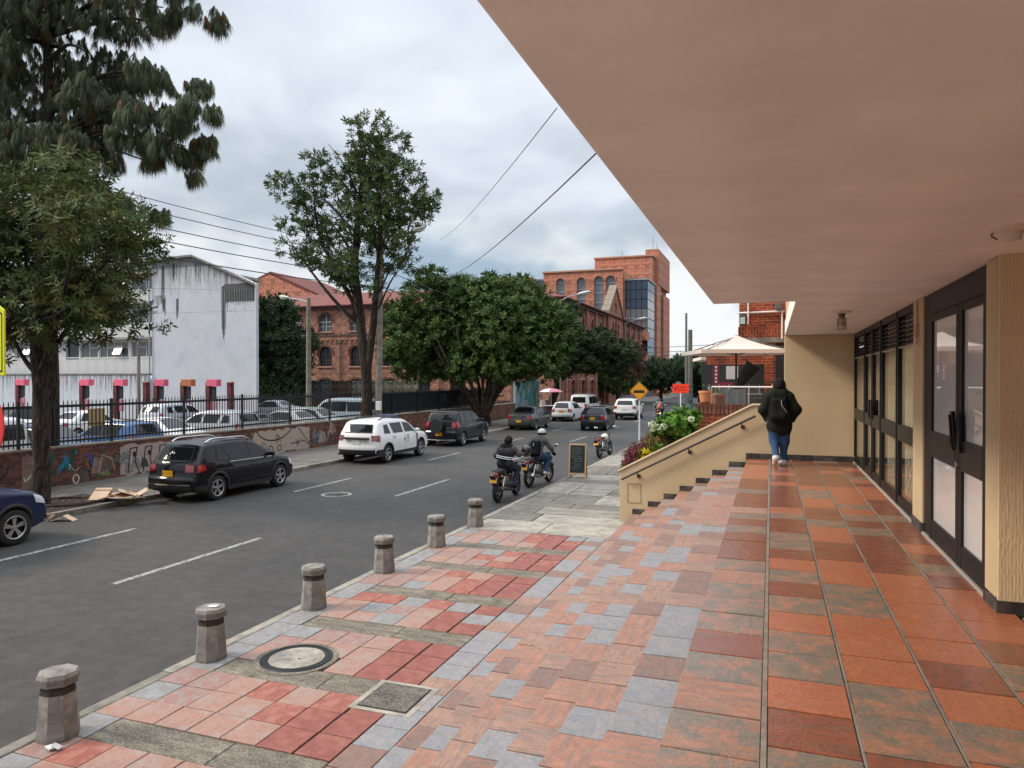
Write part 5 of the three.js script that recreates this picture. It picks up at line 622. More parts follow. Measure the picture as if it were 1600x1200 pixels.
// near street tree by the kerb
{
  const T1 = [[-17.61, 7.76, 1.11], [-16.09, 7.79, 0.93], [-18.29, 6.53, 1.29], [-16.73, 6.12, 1.41], [-15.05, 6.78, 0.91], [-14.26, 6.43, 0.63], [-16.95, 4.98, 1.2], [-15.26, 5.12, 0.94], [-14.65, 4.55, 0.38], [-18.99, 5.11, 1.14], [-18.06, 4.2, 0.72], [-15.9, 4.35, 0.55], [-19.22, 7.41, 1.31], [-13.77, 6.69, 0.33], [-20.2, 6.3, 1.2]];
  const t = thing('street_tree', 'dark leafy street tree with leaning trunk in a pavement pit', 'tree'), B = [-16.93, 0, -12.85];
  mk('trunk', [limb([[B[0] - 0.02, -0.1, B[2], 0.24], [B[0] - 0.02, 0.35, B[2], 0.185], [B[0], 2.0, B[2], 0.165], [B[0] - 0.08, 3.6, B[2], 0.16], [B[0] - 0.05, 4.6, B[2], 0.13], [-16.7, 7.4, -12.8, 0.05]], 12)], mBarkDark, t);
  T1.forEach(([x, y, R], i) => { const y0 = 3.2 + (i % 5) * 0.45; mk('branch', limb([[B[0] - 0.05, y0, B[2], 0.075], [lerp(B[0], x, 0.5), lerp(y0, y, 0.4), B[2] + ((i % 3) - 1) * 0.6, 0.045], [x, y + R * 0.4, B[2] + ((i % 3) - 1) * 1.1, 0.012]], 6), mBarkDark, t); });
  crown(t, deep(T1, 12.85, 1.5, 4, 2), { geo: spBroad, mat: leafMat([0.08, 0.10, 0.032]), density: 9.5, seed: 5, size: 1, hue: 0.5, up: 0.15 });
  const pit = struct('tree_pit', [bx(-17.55, -15.82, -0.05, -0.012 + 0.006, 11.9, 14.38)], std([0.11, 0.07, 0.05], 0.95, { map: tAggr, bumpMap: tAggr, bumpScale: 0.02 }));
  mk('edging', [uvm(new THREE.TorusGeometry(0.62, 0.04, 6, 30).scale(1.15, 1, 1).rotateX(Math.PI / 2).translate(-16.75, 0.02, -13.35))], std([0.20, 0.13, 0.09], 0.9, { map: tNoise }), pit);
  const lit = []; const r = mulberry(12); for (let i = 0; i < 60; i++) lit.push(new THREE.BoxGeometry(0.03 + r() * 0.07, 0.012, 0.02 + r() * 0.05).rotateY(r() * 3).translate(-16.8 + (r() - 0.5) * 1.4, 0.01, -13.2 + (r() - 0.5) * 2)); const lm = mk('leaf_litter', lit, std([0.20, 0.13, 0.08], 0.9)); tag(lm, 'fallen leaves and grit in the tree pit', 'litter', null, 'stuff');
  // broken cardboard at the kerb and a torn box on the road
  const cb = thing('cardboard_pile', 'flattened brown cardboard heaped on the kerb behind the black hatchback', 'cardboard', [-15.85, 0.02, 13.95]); const mCb = std([0.68, 0.50, 0.35], 0.9, { map: tSoft }); [[0, 0.06, 0, 0.75, 0.5, 0.3, 0.2], [0.35, 0.1, -0.25, 0.6, 0.55, -0.35, 0.9], [-0.3, 0.1, 0.1, 0.5, 0.4, 0.5, 2.0], [0.45, 0.05, 0.15, 0.6, 0.3, -0.15, 1.5]].forEach(([x, y, z, w, d, tl, ty]) => mk('sheet', [new THREE.BoxGeometry(w, 0.015, d).rotateZ(tl).rotateY(ty).translate(x, y + 0.05, z), new THREE.BoxGeometry(w * 0.5, 0.012, d).rotateZ(-tl * 1.5).rotateY(ty).translate(x + w * 0.4 * Math.cos(ty), y + 0.06, z - w * 0.4 * Math.sin(ty))], mCb, cb));
  const tb = thing('torn_box', 'torn cardboard box lying on the road by the tree', 'cardboard', [-15.25, ROAD, 12.0], 0.4); mk('side', new THREE.BoxGeometry(0.3, 0.012, 0.22).rotateZ(0.3).translate(0, 0.06, 0), mCb, tb); mk('flap', new THREE.BoxGeometry(0.26, 0.012, 0.2).rotateZ(-0.5).translate(0.24, 0.07, 0), mCb, tb); mk('torn_piece', new THREE.BoxGeometry(0.16, 0.012, 0.16).rotateZ(0.9).translate(-0.18, 0.08, 0.03), std([0.6, 0.5, 0.4], 0.9), tb);
}
// weeping pine behind the fence at upper left
{
  const P = [[-21.18, 13.78, 1.14], [-19.36, 13.48, 1.11], [-17.88, 13.41, 0.72], [-20.91, 12.22, 1.13], [-19.11, 12.15, 1.01], [-17.5, 11.9, 0.45], [-21.18, 10.74, 1.14], [-19.36, 10.71, 0.92], [-17.88, 10.71, 0.61], [-16.47, 10.53, 0.46], [-15.56, 10.07, 0.45], [-14.68, 9.88, 0.41], [-14.04, 10.06, 0.3], [-16.01, 9.51, 0.45], [-15.23, 9.26, 0.45], [-14.58, 9.36, 0.34], [-15.78, 8.97, 0.28], [-16.35, 13.24, 0.46], [-15.56, 12.84, 0.42], [-14.9, 12.99, 0.38], [-14.47, 13.08, 0.31], [-15.56, 11.2, 0.27], [-15.01, 11.1, 0.28], [-20.13, 9.68, 0.75], [-18.61, 9.71, 0.55], [-21.18, 9.22, 0.76], [-17.88, 9.45, 0.36], [-17.64, 8.2, 0.36], [-16.6, 7.8, 0.3], [-22.8, 12.5, 1.2], [-22.8, 10.3, 1.1], [-20.5, 15.4, 1.2], [-18.5, 15.2, 1.0], [-16.5, 14.9, 0.8], [-19.5, 17, 1.1], [-21.5, 16.6, 1]];
  const t = thing('pine_tree', 'tall weeping pine with drooping needle tufts behind the fence', 'tree'), B = [-19.95, 0, -15.4];
  mk('trunk', limb([[B[0], -0.1, B[2], 0.27], [B[0], 4, B[2], 0.22], [B[0] + 0.1, 9, B[2], 0.18], [B[0], 14, B[2], 0.1], [B[0], 18, B[2], 0.03]], 10), mBarkDark, t);
  P.forEach(([x, y, R], i) => mk('branch', limb([[B[0] + 0.05, Math.min(y + 0.8, 17) - Math.abs(x - B[0]) * 0.12, B[2], 0.08], [lerp(B[0], x, 0.55), y + 0.6, B[2] + ((i % 3) - 1) * 0.4, 0.05], [lerp(B[0], x, 0.86), y + R * 0.35 + 0.1, B[2] + ((i % 3) - 1) * 0.5, 0.016]], 6), mBarkDark, t));
  // tuft: long needles that fall from the twig
  const r = mulberry(71), nl = []; for (let i = 0; i < 34; i++) { const a = r() * 6.283, l = 0.2 + r() * 0.16, o = 0.03 + r() * 0.09, w = 0.006, x0 = Math.cos(a) * 0.01, z0 = Math.sin(a) * 0.01, x1 = Math.cos(a) * o * 0.8, z1 = Math.sin(a) * o * 0.8, x2 = Math.cos(a) * o, z2 = Math.sin(a) * o, y0 = 0.05 + r() * 0.08; const px = -Math.sin(a) * w, pz = Math.cos(a) * w; nl.push(x0 - px, y0, z0 - pz, x0 + px, y0, z0 + pz, x1 + px, y0 - l * 0.4, z1 + pz, x0 - px, y0, z0 - pz, x1 + px, y0 - l * 0.4, z1 + pz, x1 - px, y0 - l * 0.4, z1 - pz, x1 - px, y0 - l * 0.4, z1 - pz, x1 + px, y0 - l * 0.4, z1 + pz, x2, y0 - l, z2); }
  const g = new THREE.BufferGeometry(); g.setAttribute('position', new THREE.Float32BufferAttribute(nl, 3)); g.computeVertexNormals(); g.setAttribute('uv', new THREE.BufferAttribute(new Float32Array(nl.length / 3 * 2), 2));
  const pm = leafMat([0.12, 0.15, 0.085]), list = [], q = mulberry(8);
  for (const [x, y, R, a] of deep(P, 15.4, 1.8, 6, 2)) { const n = Math.round(R * R * 120) + 20; for (let i = 0; i < n; i++) { const th = q() * 6.283, d = R * Math.pow(q(), 0.45); list.push([x + Math.cos(th) * d * 1.1, y + (q() - 0.4) * R * 1.2, -a + Math.sin(th) * d]); } }
  const im = new THREE.InstancedMesh(g, pm, list.length), c = new THREE.Color(); im.name = 'needles'; im.userData.kind = 'stuff'; im.castShadow = true; list.forEach(([x, y, z], i) => { E3.set((q() - 0.5) * 0.7, q() * 6.28, (q() - 0.5) * 0.7); const k = 0.9 + q() * 0.6; im.setMatrixAt(i, M4.compose(V3(x, y, z), Q.setFromEuler(E3), V3(k, k, k))); const v = 0.65 + q() * 0.7, br = q() < 0.08 ? 0.6 : 0; c.setRGB(v * (1 + br), v * (1 - br * 0.3), v * (1 - br * 0.5)); im.setColorAt(i, c); }); t.add(im);
}
// tall thin tree beside the pole
{
  const T2 = [[-18.43, 15.0, 1.07], [-18.61, 13.92, 1.2], [-21.58, 14.22, 0.42], [-21.96, 13.44, 0.75], [-19.34, 12.72, 1.4], [-17.11, 12.67, 1.3], [-22.35, 12.33, 0.85], [-23.6, 13.1, 0.42], [-15.97, 11.33, 0.7], [-15.52, 11.82, 0.4], [-23.45, 11.1, 0.55], [-23.6, 9.95, 0.5], [-21.58, 10.64, 1.0], [-19.52, 10.82, 1.5], [-17.54, 10.99, 1.3], [-21.96, 9.36, 0.75], [-20.82, 8.81, 0.75], [-19.34, 8.58, 0.95], [-17.89, 9.13, 0.7], [-16.31, 9.5, 0.5], [-19.71, 7.64, 0.45], [-17.89, 7.56, 0.35], [-16.49, 8.7, 0.35], [-20.26, 14.25, 0.5], [-22.93, 11.72, 0.55]];
  const t = thing('street_tree', 'tall slender forked tree with ragged crown beside the utility pole', 'tree'), z = -31.3;
  mk('trunk', [limb([[-18.8, -0.1, z, 0.32], [-18.85, 1.2, z, 0.25], [-18.9, 3.4, z, 0.23], [-19.3, 6.6, z, 0.17], [-19.5, 9.5, z, 0.12], [-18.9, 14.5, z, 0.04]], 12), limb([[-18.88, 3.0, z, 0.2], [-18.6, 5.0, z, 0.17], [-18.25, 8.0, z, 0.13], [-18.1, 11, z, 0.09], [-18.3, 14.8, z, 0.03]], 10)], mBarkDark, t);
  mk('branch', limb([[-19.3, 6.4, z, 0.12], [-20.4, 8.2, z, 0.09], [-21.6, 10.4, z, 0.06], [-22.0, 13.3, z, 0.02]], 7), mBarkDark, t); mk('branch', limb([[-19.1, 5.6, z, 0.1], [-20.6, 7.2, z + 0.5, 0.07], [-23.4, 10.4, z + 0.3, 0.02]], 7), mBarkDark, t);
  T2.forEach(([x, y, R], i) => mk('branch', limb([[x < -18.9 ? -19.4 : -18.2, y - 1.6 - Math.abs(x + 18.8) * 0.25, z, 0.06], [lerp(-18.8, x, 0.6), y - 0.7, z + ((i % 3) - 1) * 0.7, 0.04], [x, y + R * 0.5, z + ((i % 3) - 1) * 1.2, 0.01]], 5), mBarkDark, t));
  for (const [x, y] of [[-16.2, 13.6], [-16.0, 14.3], [-16.6, 14.9]]) mk('branch', limb([[-18, y - 0.4, z, 0.02], [lerp(-18, x, 0.5), y - 0.1, z, 0.014], [x, y, z, 0.006]], 4), mBarkDark, t);
  crown(t, deep(T2, 31.3, 1.6, 9, 2), { geo: spAcacia, mat: leafMat([0.062, 0.095, 0.028]), density: 6, seed: 15, size: 1.1, hue: 0.4, up: -0.05 });
}
// round ficus trees by the far kerb
{
  const F1 = [[-20.92, 9.65, 0.85], [-21.88, 8.39, 1.4], [-23.58, 7.13, 1.1], [-22.84, 5.36, 1.7], [-20.45, 6.61, 2.1], [-17.67, 8.23, 1.5], [-18.35, 5.72, 2.3], [-15.88, 9.0, 1.1], [-14.56, 7.71, 1.5], [-15.88, 6.09, 2.1], [-13.7, 5.63, 1.75], [-20.92, 4.25, 1.3], [-18.35, 4.1, 1.4], [-15.66, 4.1, 1.35], [-13.49, 4.1, 1.1], [-23.33, 4.0, 0.9], [-19.51, 8.73, 1.3], [-12.85, 6.84, 1.0], [-17.44, 9.49, 0.5]];
  const t = thing('ficus_tree', 'broad round ficus with many fanned stems by the far kerb', 'tree'), B = [-17.95, -44.4], r = mulberry(25);
  mk('trunk', limb([[B[0], -0.1, B[1], 0.6], [B[0], 0.4, B[1], 0.48], [B[0], 1.1, B[1], 0.42]], 12), mBarkGrey, t);
  for (let i = 0; i < 18; i++) { const a = i * 2.399, s = 0.5 + r() * 0.5, ex = Math.cos(a) * 3.6 * s, ez = Math.sin(a) * 3.0 * s; mk('stem', limb([[B[0] + Math.cos(a) * 0.22, 0.55, B[1] + Math.sin(a) * 0.22, 0.16], [B[0] + ex * 0.35, 1.8 + r() * 0.3, B[1] + ez * 0.35, 0.11], [B[0] + ex * 0.75, 3.4, B[1] + ez * 0.75, 0.085], [B[0] + ex * 1.25, 5.6 + r(), B[1] + ez * 1.2, 0.03]], 7), mBarkPale, t); }
  crown(t, deep(F1, 44.3, 3.2, 19, 2), { geo: spFicus, mat: leafMat([0.07, 0.118, 0.03]), density: 8.5, seed: 31, size: 1.55, hue: 0.3, up: 0.45 });
  const F2 = [[-16.83, 7.59, 1.3], [-15.7, 5.92, 1.7], [-14.02, 5.62, 1.5], [-12.65, 4.9, 1.2], [-11.57, 5.32, 0.9], [-16.83, 4.5, 1.3], [-14.58, 4.4, 1.1], [-16.26, 9.0, 0.7], [-13.47, 6.42, 1.0]];
  const u = thing('ficus_tree', 'smaller dark ficus with slanting trunk behind the round one', 'tree'); mk('trunk', [limb([[-18.6, -0.1, -62, 0.42], [-18.3, 1.4, -62, 0.33], [-17.6, 3.0, -61.5, 0.28], [-16.4, 5.5, -60.5, 0.12], [-15.5, 7, -60, 0.05]], 10)], mBarkDark, u); mk('branch', limb([[-17.7, 2.8, -61.5, 0.2], [-16.0, 3.9, -60.8, 0.15], [-13.5, 5.2, -60, 0.06]], 8), mBarkDark, u); mk('branch', limb([[-17.9, 2.4, -61.6, 0.16], [-18.0, 4, -61, 0.12], [-17.2, 6, -60.5, 0.05]], 8), mBarkDark, u);
  crown(u, deep(F2, 60, 2.6, 29, 2), { geo: spFicus, mat: leafMat([0.04, 0.06, 0.024]), density: 6.5, seed: 41, size: 1.8, hue: 0.3 });
  const BU = [[-43.09, 9.06, 1.7], [-44.16, 6.14, 2.3], [-42.2, 6.68, 1.7], [-42.9, 3.77, 2.0], [-41.2, 4.34, 1.0], [-41.3, 2.32, 1.0], [-44.87, 2.6, 2.3], [-43.44, 1.43, 2.5]];
  const v = thing('evergreen_tree', 'dense dark evergreen between the white block and the brick school', 'tree'); mk('trunk', limb([[-42.5, -0.1, -56, 0.4], [-42.5, 3, -56, 0.3], [-42.8, 8, -56, 0.1]], 8), mBarkDark, v); crown(v, deep(BU, 55.5, 2.4, 33, 2), { geo: spSmall, mat: leafMat([0.035, 0.06, 0.024]), density: 5.5, seed: 51, size: 1.8, hue: 0.25 });
  const far = [['plum_tree', 'reddish brown tree in front of the school gable', [[-15.48, 6.22, 1.05], [-13.79, 5.53, 1.05], [-14.46, 4.4, 1.0], [-16.16, 4.4, 0.9], [-13.46, 4.1, 0.8]], 75, [0.12, 0.06, 0.04], -14.9],
    ['street_tree', 'small green tree beside the school entrance', [[-18.31, 2.7, 1.3], [-16.77, 2.5, 1.4], [-18.7, 3.7, 0.9], [-15.8, 3.0, 1.0]], 86, [0.06, 0.1, 0.03], -17.3],
    ['street_tree', 'leafy tree left of the far motorcyclist', [[-15.37, 3.1, 1.5], [-13.71, 2.8, 1.8], [-12.07, 3.5, 1.6], [-14.0, 4.6, 1.2]], 96, [0.045, 0.075, 0.03], -13.6],
    ['street_tree', 'leafy tree behind the orange road sign', [[-9.52, 4.0, 1.7], [-8.01, 3.2, 2.0], [-8.77, 2.4, 1.6], [-6.89, 3.6, 1.5], [-8.3, 5.0, 1.3]], 92, [0.04, 0.07, 0.028], -8.3],
    ['street_tree', 'leafy tree behind the restaurant parasols', [[-5.8, 4.2, 1.6], [-4.41, 3.4, 1.7], [-5.11, 2.4, 1.6], [-3.72, 4.6, 1.4], [-2.6, 3.6, 1.5]], 86, [0.045, 0.075, 0.03], -4.6],
    ['street_tree', 'dark tree at the far end of the street', [[-19, 4, 2.4], [-16.5, 4.6, 2.3], [-14, 3.6, 2.2], [-17, 6.5, 1.8]], 150, [0.04, 0.065, 0.03], -16.8]];
  for (const [n, l, cl, a, c, tx] of far) { const q = thing(n, l, 'tree'); mk('trunk', limb([[tx, -0.1, -a, 0.24], [tx, 1.5, -a, 0.17], [tx + 0.3, 4.2, -a, 0.06]], 7), mBarkDark, q); crown(q, deep(cl, a, 1.6, a, 2), { geo: spSmall, mat: leafMat(c), density: 4.2, seed: a, size: 1.9, hue: 0.35 }); }
}
// flower bed behind the sloping parapet
{
  const bed = struct('flower_bed', uvm(ext([[-3.08, 0], [-1.68, 0], [-1.68, 1.6], [-3.08, 0.85]], 1.3).translate(0, 0, -17.3)), std([0.06, 0.042, 0.03], 0.95, { map: tNoise })), r = mulberry(66);
  const spBig = sprig(21, 9, 0.16, 0.1, 0.3, 0.14), spFine = sprig(23, 12, 0.09, 0.025, -0.1, 0.1);
  const plant = (n, l, cat, cl, mat, geo, dens, size, hue, al = 16.5) => { const t = thing(n, l, cat); crown(t, cl.map((c) => [...c.slice(0, 3), al + (r() - 0.5) * 0.5]).concat(cl.map((c) => [c[0], c[1] - 0.08, c[2], al + 0.5])), { geo, mat, density: dens, seed: (r() * 999) | 0, size, hue, name: 'leaves', up: 0.5 }); mk('stems', [...Array(6)].map((_, i) => bar([cl[0][0] + (i % 3 - 1) * 0.1, cl[0][1] - 0.75, -al - 0.1 + (i % 2) * 0.2], [cl[i % cl.length][0], cl[i % cl.length][1], -al], 0.01, 5)), std([0.08, 0.09, 0.03], 0.9), t).userData.kind = 'stuff'; return t; };
  const h1 = plant('hydrangea', 'large green hydrangea with white flower heads beside the parapet', 'shrub', [[-2.25, 2.0, 0.24], [-2.0, 2.15, 0.26], [-1.85, 1.95, 0.25], [-2.1, 1.8, 0.25], [-1.75, 2.25, 0.2], [-1.95, 1.75, 0.25]], leafMat([0.10, 0.22, 0.035]), spBig, 60, 0.7, 0.35);
  const heads = [[-2.46, 2.12, 0.085], [-2.34, 2.06, 0.08], [-2.2, 2.08, 0.075], [-2.44, 2.0, 0.05], [-1.62, 2.25, 0.07]]; for (const [x, y, R] of heads) { const fl = []; for (let i = 0; i < 70; i++) { const u = r() * 2 - 1, a = r() * 6.283, s = Math.sqrt(1 - u * u); fl.push(new THREE.CircleGeometry(0.018, 5).rotateX(r() * 3).rotateY(r() * 6).translate(x + s * Math.cos(a) * R, y + u * R * 0.8, -15.99 + s * Math.sin(a) * R)); } mk('flower_head', fl, std([0.62, 0.68, 0.50], 0.8), h1).userData.kind = 'stuff'; }
  plant('shrub', 'mixed red and green leaved shrub in the flower bed', 'shrub', [[-2.4, 1.72, 0.2], [-2.2, 1.6, 0.2], [-2.5, 1.6, 0.16]], leafMat([0.16, 0.12, 0.045]), spFine, 120, 1, 0.7);
  plant('heather', 'low plum red foliage near the bottom of the parapet', 'shrub', [[-2.98, 1.36, 0.15], [-2.82, 1.48, 0.16], [-2.66, 1.6, 0.15], [-3.0, 1.24, 0.14]], leafMat([0.20, 0.06, 0.065]), spFine, 190, 0.8, 0.4);
  plant('yellow_flowers', 'bright yellow flowers at the parapet edge', 'flower', [[-2.72, 1.32, 0.13], [-2.58, 1.42, 0.12], [-2.84, 1.26, 0.09]], leafMat([0.62, 0.52, 0.02]), spFine, 170, 0.7, 0.2, 16.2);
  plant('shrub', 'fresh light green leaves above the yellow flowers', 'shrub', [[-2.5, 1.5, 0.17], [-2.35, 1.5, 0.17], [-2.62, 1.44, 0.12]], leafMat([0.11, 0.24, 0.04]), spBig, 90, 0.55, 0.3, 16.35);
  plant('shrub', 'dark green leaves at the lowest end of the flower bed', 'shrub', [[-3.02, 1.1, 0.13], [-2.92, 1.14, 0.13], [-3.08, 0.98, 0.13]], leafMat([0.06, 0.085, 0.03]), spFine, 130, 0.9, 0.4, 16.25);
}
// ---------------------------------------------------------------- vehicles: a skin over a side profile, with panels laid on it
const mTyre = std([0.012, 0.012, 0.012], 0.85), mRim = std([0.45, 0.45, 0.46], 0.32, { metalness: 0.8 }), mRimDark = std([0.10, 0.10, 0.105], 0.4, { metalness: 0.6 }), mCarGlass = phy([0.010, 0.012, 0.014], 0.04, { specularIntensity: 0.75 }), mPlastic = std([0.018, 0.018, 0.019], 0.6), mUnder = std([0.008, 0.008, 0.008], 0.95), mTail = phy([0.30, 0.012, 0.015], 0.15, { clearcoat: 1 }), mTailPale = phy([0.20, 0.06, 0.06], 0.15, { clearcoat: 1 }), mHead = phy([0.55, 0.57, 0.6], 0.08, { clearcoat: 1 }), mChrome = std([0.6, 0.6, 0.6], 0.15, { metalness: 1 });
const tPlate = canvasTex(128, 64, (c, w, h) => { c.fillStyle = '#f2b01c'; c.fillRect(0, 0, w, h); c.strokeStyle = '#2a1d05'; c.lineWidth = 3; c.strokeRect(4, 4, w - 8, h - 8); c.fillStyle = '#2a1d05'; const r = mulberry(3); for (let i = 0; i < 6; i++) { c.fillRect(14 + i * 17 + (i > 2 ? 4 : 0), 16, 4, 28); c.fillRect(14 + i * 17 + (i > 2 ? 4 : 0), 16 + ((r() * 3) | 0) * 12, 11, 4); } });
const tPlateW = canvasTex(128, 64, (c, w, h) => { c.fillStyle = '#e9ebe8'; c.fillRect(0, 0, w, h); c.fillStyle = '#5b605c'; const r = mulberry(5); for (let i = 0; i < 6; i++) { c.fillRect(14 + i * 17, 16, 4, 28); c.fillRect(14 + i * 17, 16 + ((r() * 3) | 0) * 12, 11, 4); } });
const mPlate = std([0.9, 0.9, 0.9], 0.5, { map: tPlate }), mPlateW = std([0.85, 0.85, 0.85], 0.5, { map: tPlateW });
const paintOf = (c, r = 0.32) => phy(c, r, { clearcoat: 0.65, clearcoatRoughness: 0.03, specularIntensity: 0.15 });

function carShape(d) {
  const L = d.L, top = new THREE.CatmullRomCurve3(d.top.map(([s, y]) => V3(s, y, 0)), false, 'centripetal', 0.5).getPoints(d.top.length * 7).map((p) => [clamp(p.x, 0, L), p.y]);
  const R = d.round ?? 0.1, sill = d.sill ?? 0.25, wheels = d.wheels, wr = d.wr, ra = wr + 0.055;
  const yTop = (s) => { let best = -1; for (let i = 0; i + 1 < top.length; i++) { const [a, ya] = top[i], [b, yb] = top[i + 1]; if ((a <= s && s <= b) || (b <= s && s <= a)) { const t = Math.abs(b - a) < 1e-6 ? 1 : (s - a) / (b - a); best = Math.max(best, lerp(ya, yb, t), Math.abs(b - a) < 1e-6 ? Math.max(ya, yb) : -1); } } return best; };
  const yBot = (s) => { let y = sill; const e = Math.min(s, L - s); if (e < 0.35) y = lerp(sill + 0.12, sill, e / 0.35); let lowTop = 9; for (const [a, ya] of top) if (Math.abs(a - s) < 0.02 && (s < 0.3 || s > L - 0.3)) lowTop = Math.min(lowTop, ya); if (lowTop < 0.6 && e < 0.06) y = Math.max(y, lowTop); for (const w of wheels) { const q = Math.abs(s - w); if (q < ra) y = Math.max(y, wr + Math.sqrt(ra * ra - q * q) - 0.01); } return y; };
  const plan = (s) => { const e = Math.abs(s - L / 2) / (L / 2); return 1 - (d.taper ?? 0.1) * Math.pow(e, 5); };
  const half = (s, y) => { const b = d.belt, W = d.W / 2; let k; if (y < 0.45) k = lerp(0.95, 0.985, clamp((y - 0.2) / 0.25)); else if (y < b - 0.12) k = lerp(0.985, 1, Math.sin(clamp((y - 0.45) / (b - 0.57)) * Math.PI)); else if (y < b) k = lerp(0.985, 0.955, (y - b + 0.12) / 0.12); else k = lerp(0.95, d.roofK ?? 0.72, (y - b) / (d.H - b)); return W * k * plan(s); };
  const edge = (s, y) => { let m = 9; for (let i = 0; i + 1 < top.length; i++) { const [ax, ay] = top[i], [bx_, by] = top[i + 1], dx = bx_ - ax, dy = by - ay, t = clamp(((s - ax) * dx + (y - ay) * dy) / (dx * dx + dy * dy + 1e-9)); m = Math.min(m, Math.hypot(s - ax - dx * t, y - ay - dy * t)); } return m; };
  const sideX = (s, y) => { const q = Math.min(edge(s, y), R); return half(s, y) - R + Math.sqrt(Math.max(0, R * R - (R - q) * (R - q))); };
  const bow = d.bow ?? 0.13, place = (x, y, s) => { const W = d.W / 2, u = x / W, e = (s - L / 2) / (L / 2); return [x, y, L / 2 - (s - Math.sign(e) * bow * u * u * Math.pow(Math.abs(e), 4))]; };
  const grid = (nu, nv, f) => { const P = [], U = [], I = []; for (let i = 0; i <= nu; i++) for (let j = 0; j <= nv; j++) { P.push(...f(i / nu, j / nv)); U.push(i / nu, j / nv); } for (let i = 0; i < nu; i++) for (let j = 0; j < nv; j++) { const a = i * (nv + 1) + j, b = a + nv + 1; I.push(a, b, a + 1, b, b + 1, a + 1); } const g = new THREE.BufferGeometry(); g.setAttribute('position', new THREE.Float32BufferAttribute(P, 3)); g.setAttribute('uv', new THREE.Float32BufferAttribute(U, 2)); g.setIndex(I); g.computeVertexNormals(); return clean(g); };
  // stations: dense at wheel arches and ends
  const st = []; for (let i = 0; i <= 60; i++) st.push((i / 60) * L); for (const e of [0.015, 0.03, 0.05, 0.09]) st.push(e, L - e); for (const w of wheels) for (const q of [-ra - 0.002, -ra + 0.002, -ra * 0.97, -ra * 0.9, ra * 0.9, ra * 0.97, ra - 0.002, ra + 0.002]) st.push(w + q); const s0 = Math.min(...top.map((q) => q[0])), s1 = Math.max(...top.map((q) => q[0])); for (let i = 0; i < st.length; i++) st[i] = clamp(st[i], s0 + 0.001, s1 - 0.001); st.sort((a, b) => a - b);
  const rows = 22; const side = (sg) => grid(st.length - 1, rows, (u, v) => { const s = st[Math.round(u * (st.length - 1))], a = yBot(s), b = yTop(s); const y = lerp(Math.min(a, b), b, v < 0.12 ? v * 0.5 : v > 0.85 ? 1 - (1 - v) * 0.5 * 1.0 : lerp(0.06, 0.925, (v - 0.12) / 0.73)); return place(sg * sideX(s, y), y, s); });
  const crownK = d.crown ?? 0.03;
  const strip = (i0, i1, u0, u1, off = 0, nv = 10) => grid(Math.max(1, i1 - i0), nv, (u, v) => { const i = Math.round(lerp(i0, i1, u)), [s, y] = top[i], p = top[Math.max(0, i - 1)], n = top[Math.min(top.length - 1, i + 1)]; let nx = -(n[1] - p[1]), ny = n[0] - p[0]; const l = Math.hypot(nx, ny) || 1; nx /= l; ny /= l; const w = lerp(u0, u1, v), o = off + crownK * (1 - w * w); return place(w * (half(s, y) - R), y + ny * o, clamp(s, -1, 9) + nx * o); });
  const body = join([side(1), side(-1), strip(0, top.length - 1, -1, 1)]);
  const floor = join([grid(st.length - 1, 1, (u, v) => { const s = st[Math.round(u * (st.length - 1))]; const y = yBot(s) + 0.01; return place(lerp(-1, 1, v) * (half(s, y) - 0.03), y, s); })]);
  // a panel on the flank: corners [s, y] rear-bottom, front-bottom, front-top, rear-top
  const flank = (q, off, sg, nu = 10, nv = 6) => grid(nu, nv, (u, v) => { const s = lerp(lerp(q[0][0], q[1][0], u), lerp(q[3][0], q[2][0], u), v), y = lerp(lerp(q[0][1], q[1][1], u), lerp(q[3][1], q[2][1], u), v); return place(sg * (sideX(s, y) + off), y, s); });
  const idx = (y0, y1, front) => { const list = top.map((p, i) => [p, i]).filter(([p]) => (front ? p[0] > L * 0.5 : p[0] < L * 0.5) && p[1] >= y0 && p[1] <= y1).map(([, i]) => i); return [Math.min(...list), Math.max(...list)]; };
  const ring = (w, sg) => grid(18, 3, (u, v) => { const a = lerp(-0.18, Math.PI + 0.18, u), rr = ra + lerp(-0.01, 0.06, v), s = w + Math.cos(a) * rr, y = Math.max(sill, wr + Math.sin(a) * rr); return place(sg * (sideX(s, y) + (v > 0.1 && v < 0.9 ? 0.016 : 0.004)), y, s); });
  return { d, L, top, body, floor, flank, strip, idx, ring, place, sideX, half, R };
}
const wheelCache = new Map();
function wheelGeo(r, w = 0.2, spokes = 5) { const k = [r, w, spokes].join(); if (wheelCache.has(k)) return wheelCache.get(k); const T = new THREE.LatheGeometry([[r * 0.66, -w / 2], [r * 0.9, -w / 2], [r, -w / 2 + 0.03], [r, w / 2 - 0.03], [r * 0.9, w / 2], [r * 0.66, w / 2], [r * 0.62, w / 2 - 0.05]].map((q) => new THREE.Vector2(...q)), 28).rotateZ(Math.PI / 2);
  const parts = [new THREE.TorusGeometry(r * 0.63, 0.018, 8, 28).rotateY(Math.PI / 2).translate(w / 2 - 0.015, 0, 0), cyl(r * 0.14, r * 0.12, 0.03, 12).rotateZ(-Math.PI / 2).translate(w / 2 - 0.04, 0, 0)]; for (let i = 0; i < spokes; i++) for (const o of [-0.13, 0.13]) parts.push(new THREE.BoxGeometry(0.025, r * 0.56, r * 0.11).translate(0, r * 0.34, 0).rotateX((i / spokes) * Math.PI * 2 + o).translate(w / 2 - 0.035, 0, 0)); const q = { T, rim: join(parts), disc: cyl(r * 0.62, r * 0.62, 0.01, 24).rotateZ(-Math.PI / 2).translate(w / 2 - 0.09, 0, 0) }; wheelCache.set(k, q); return q; }
const shapes = new Map();
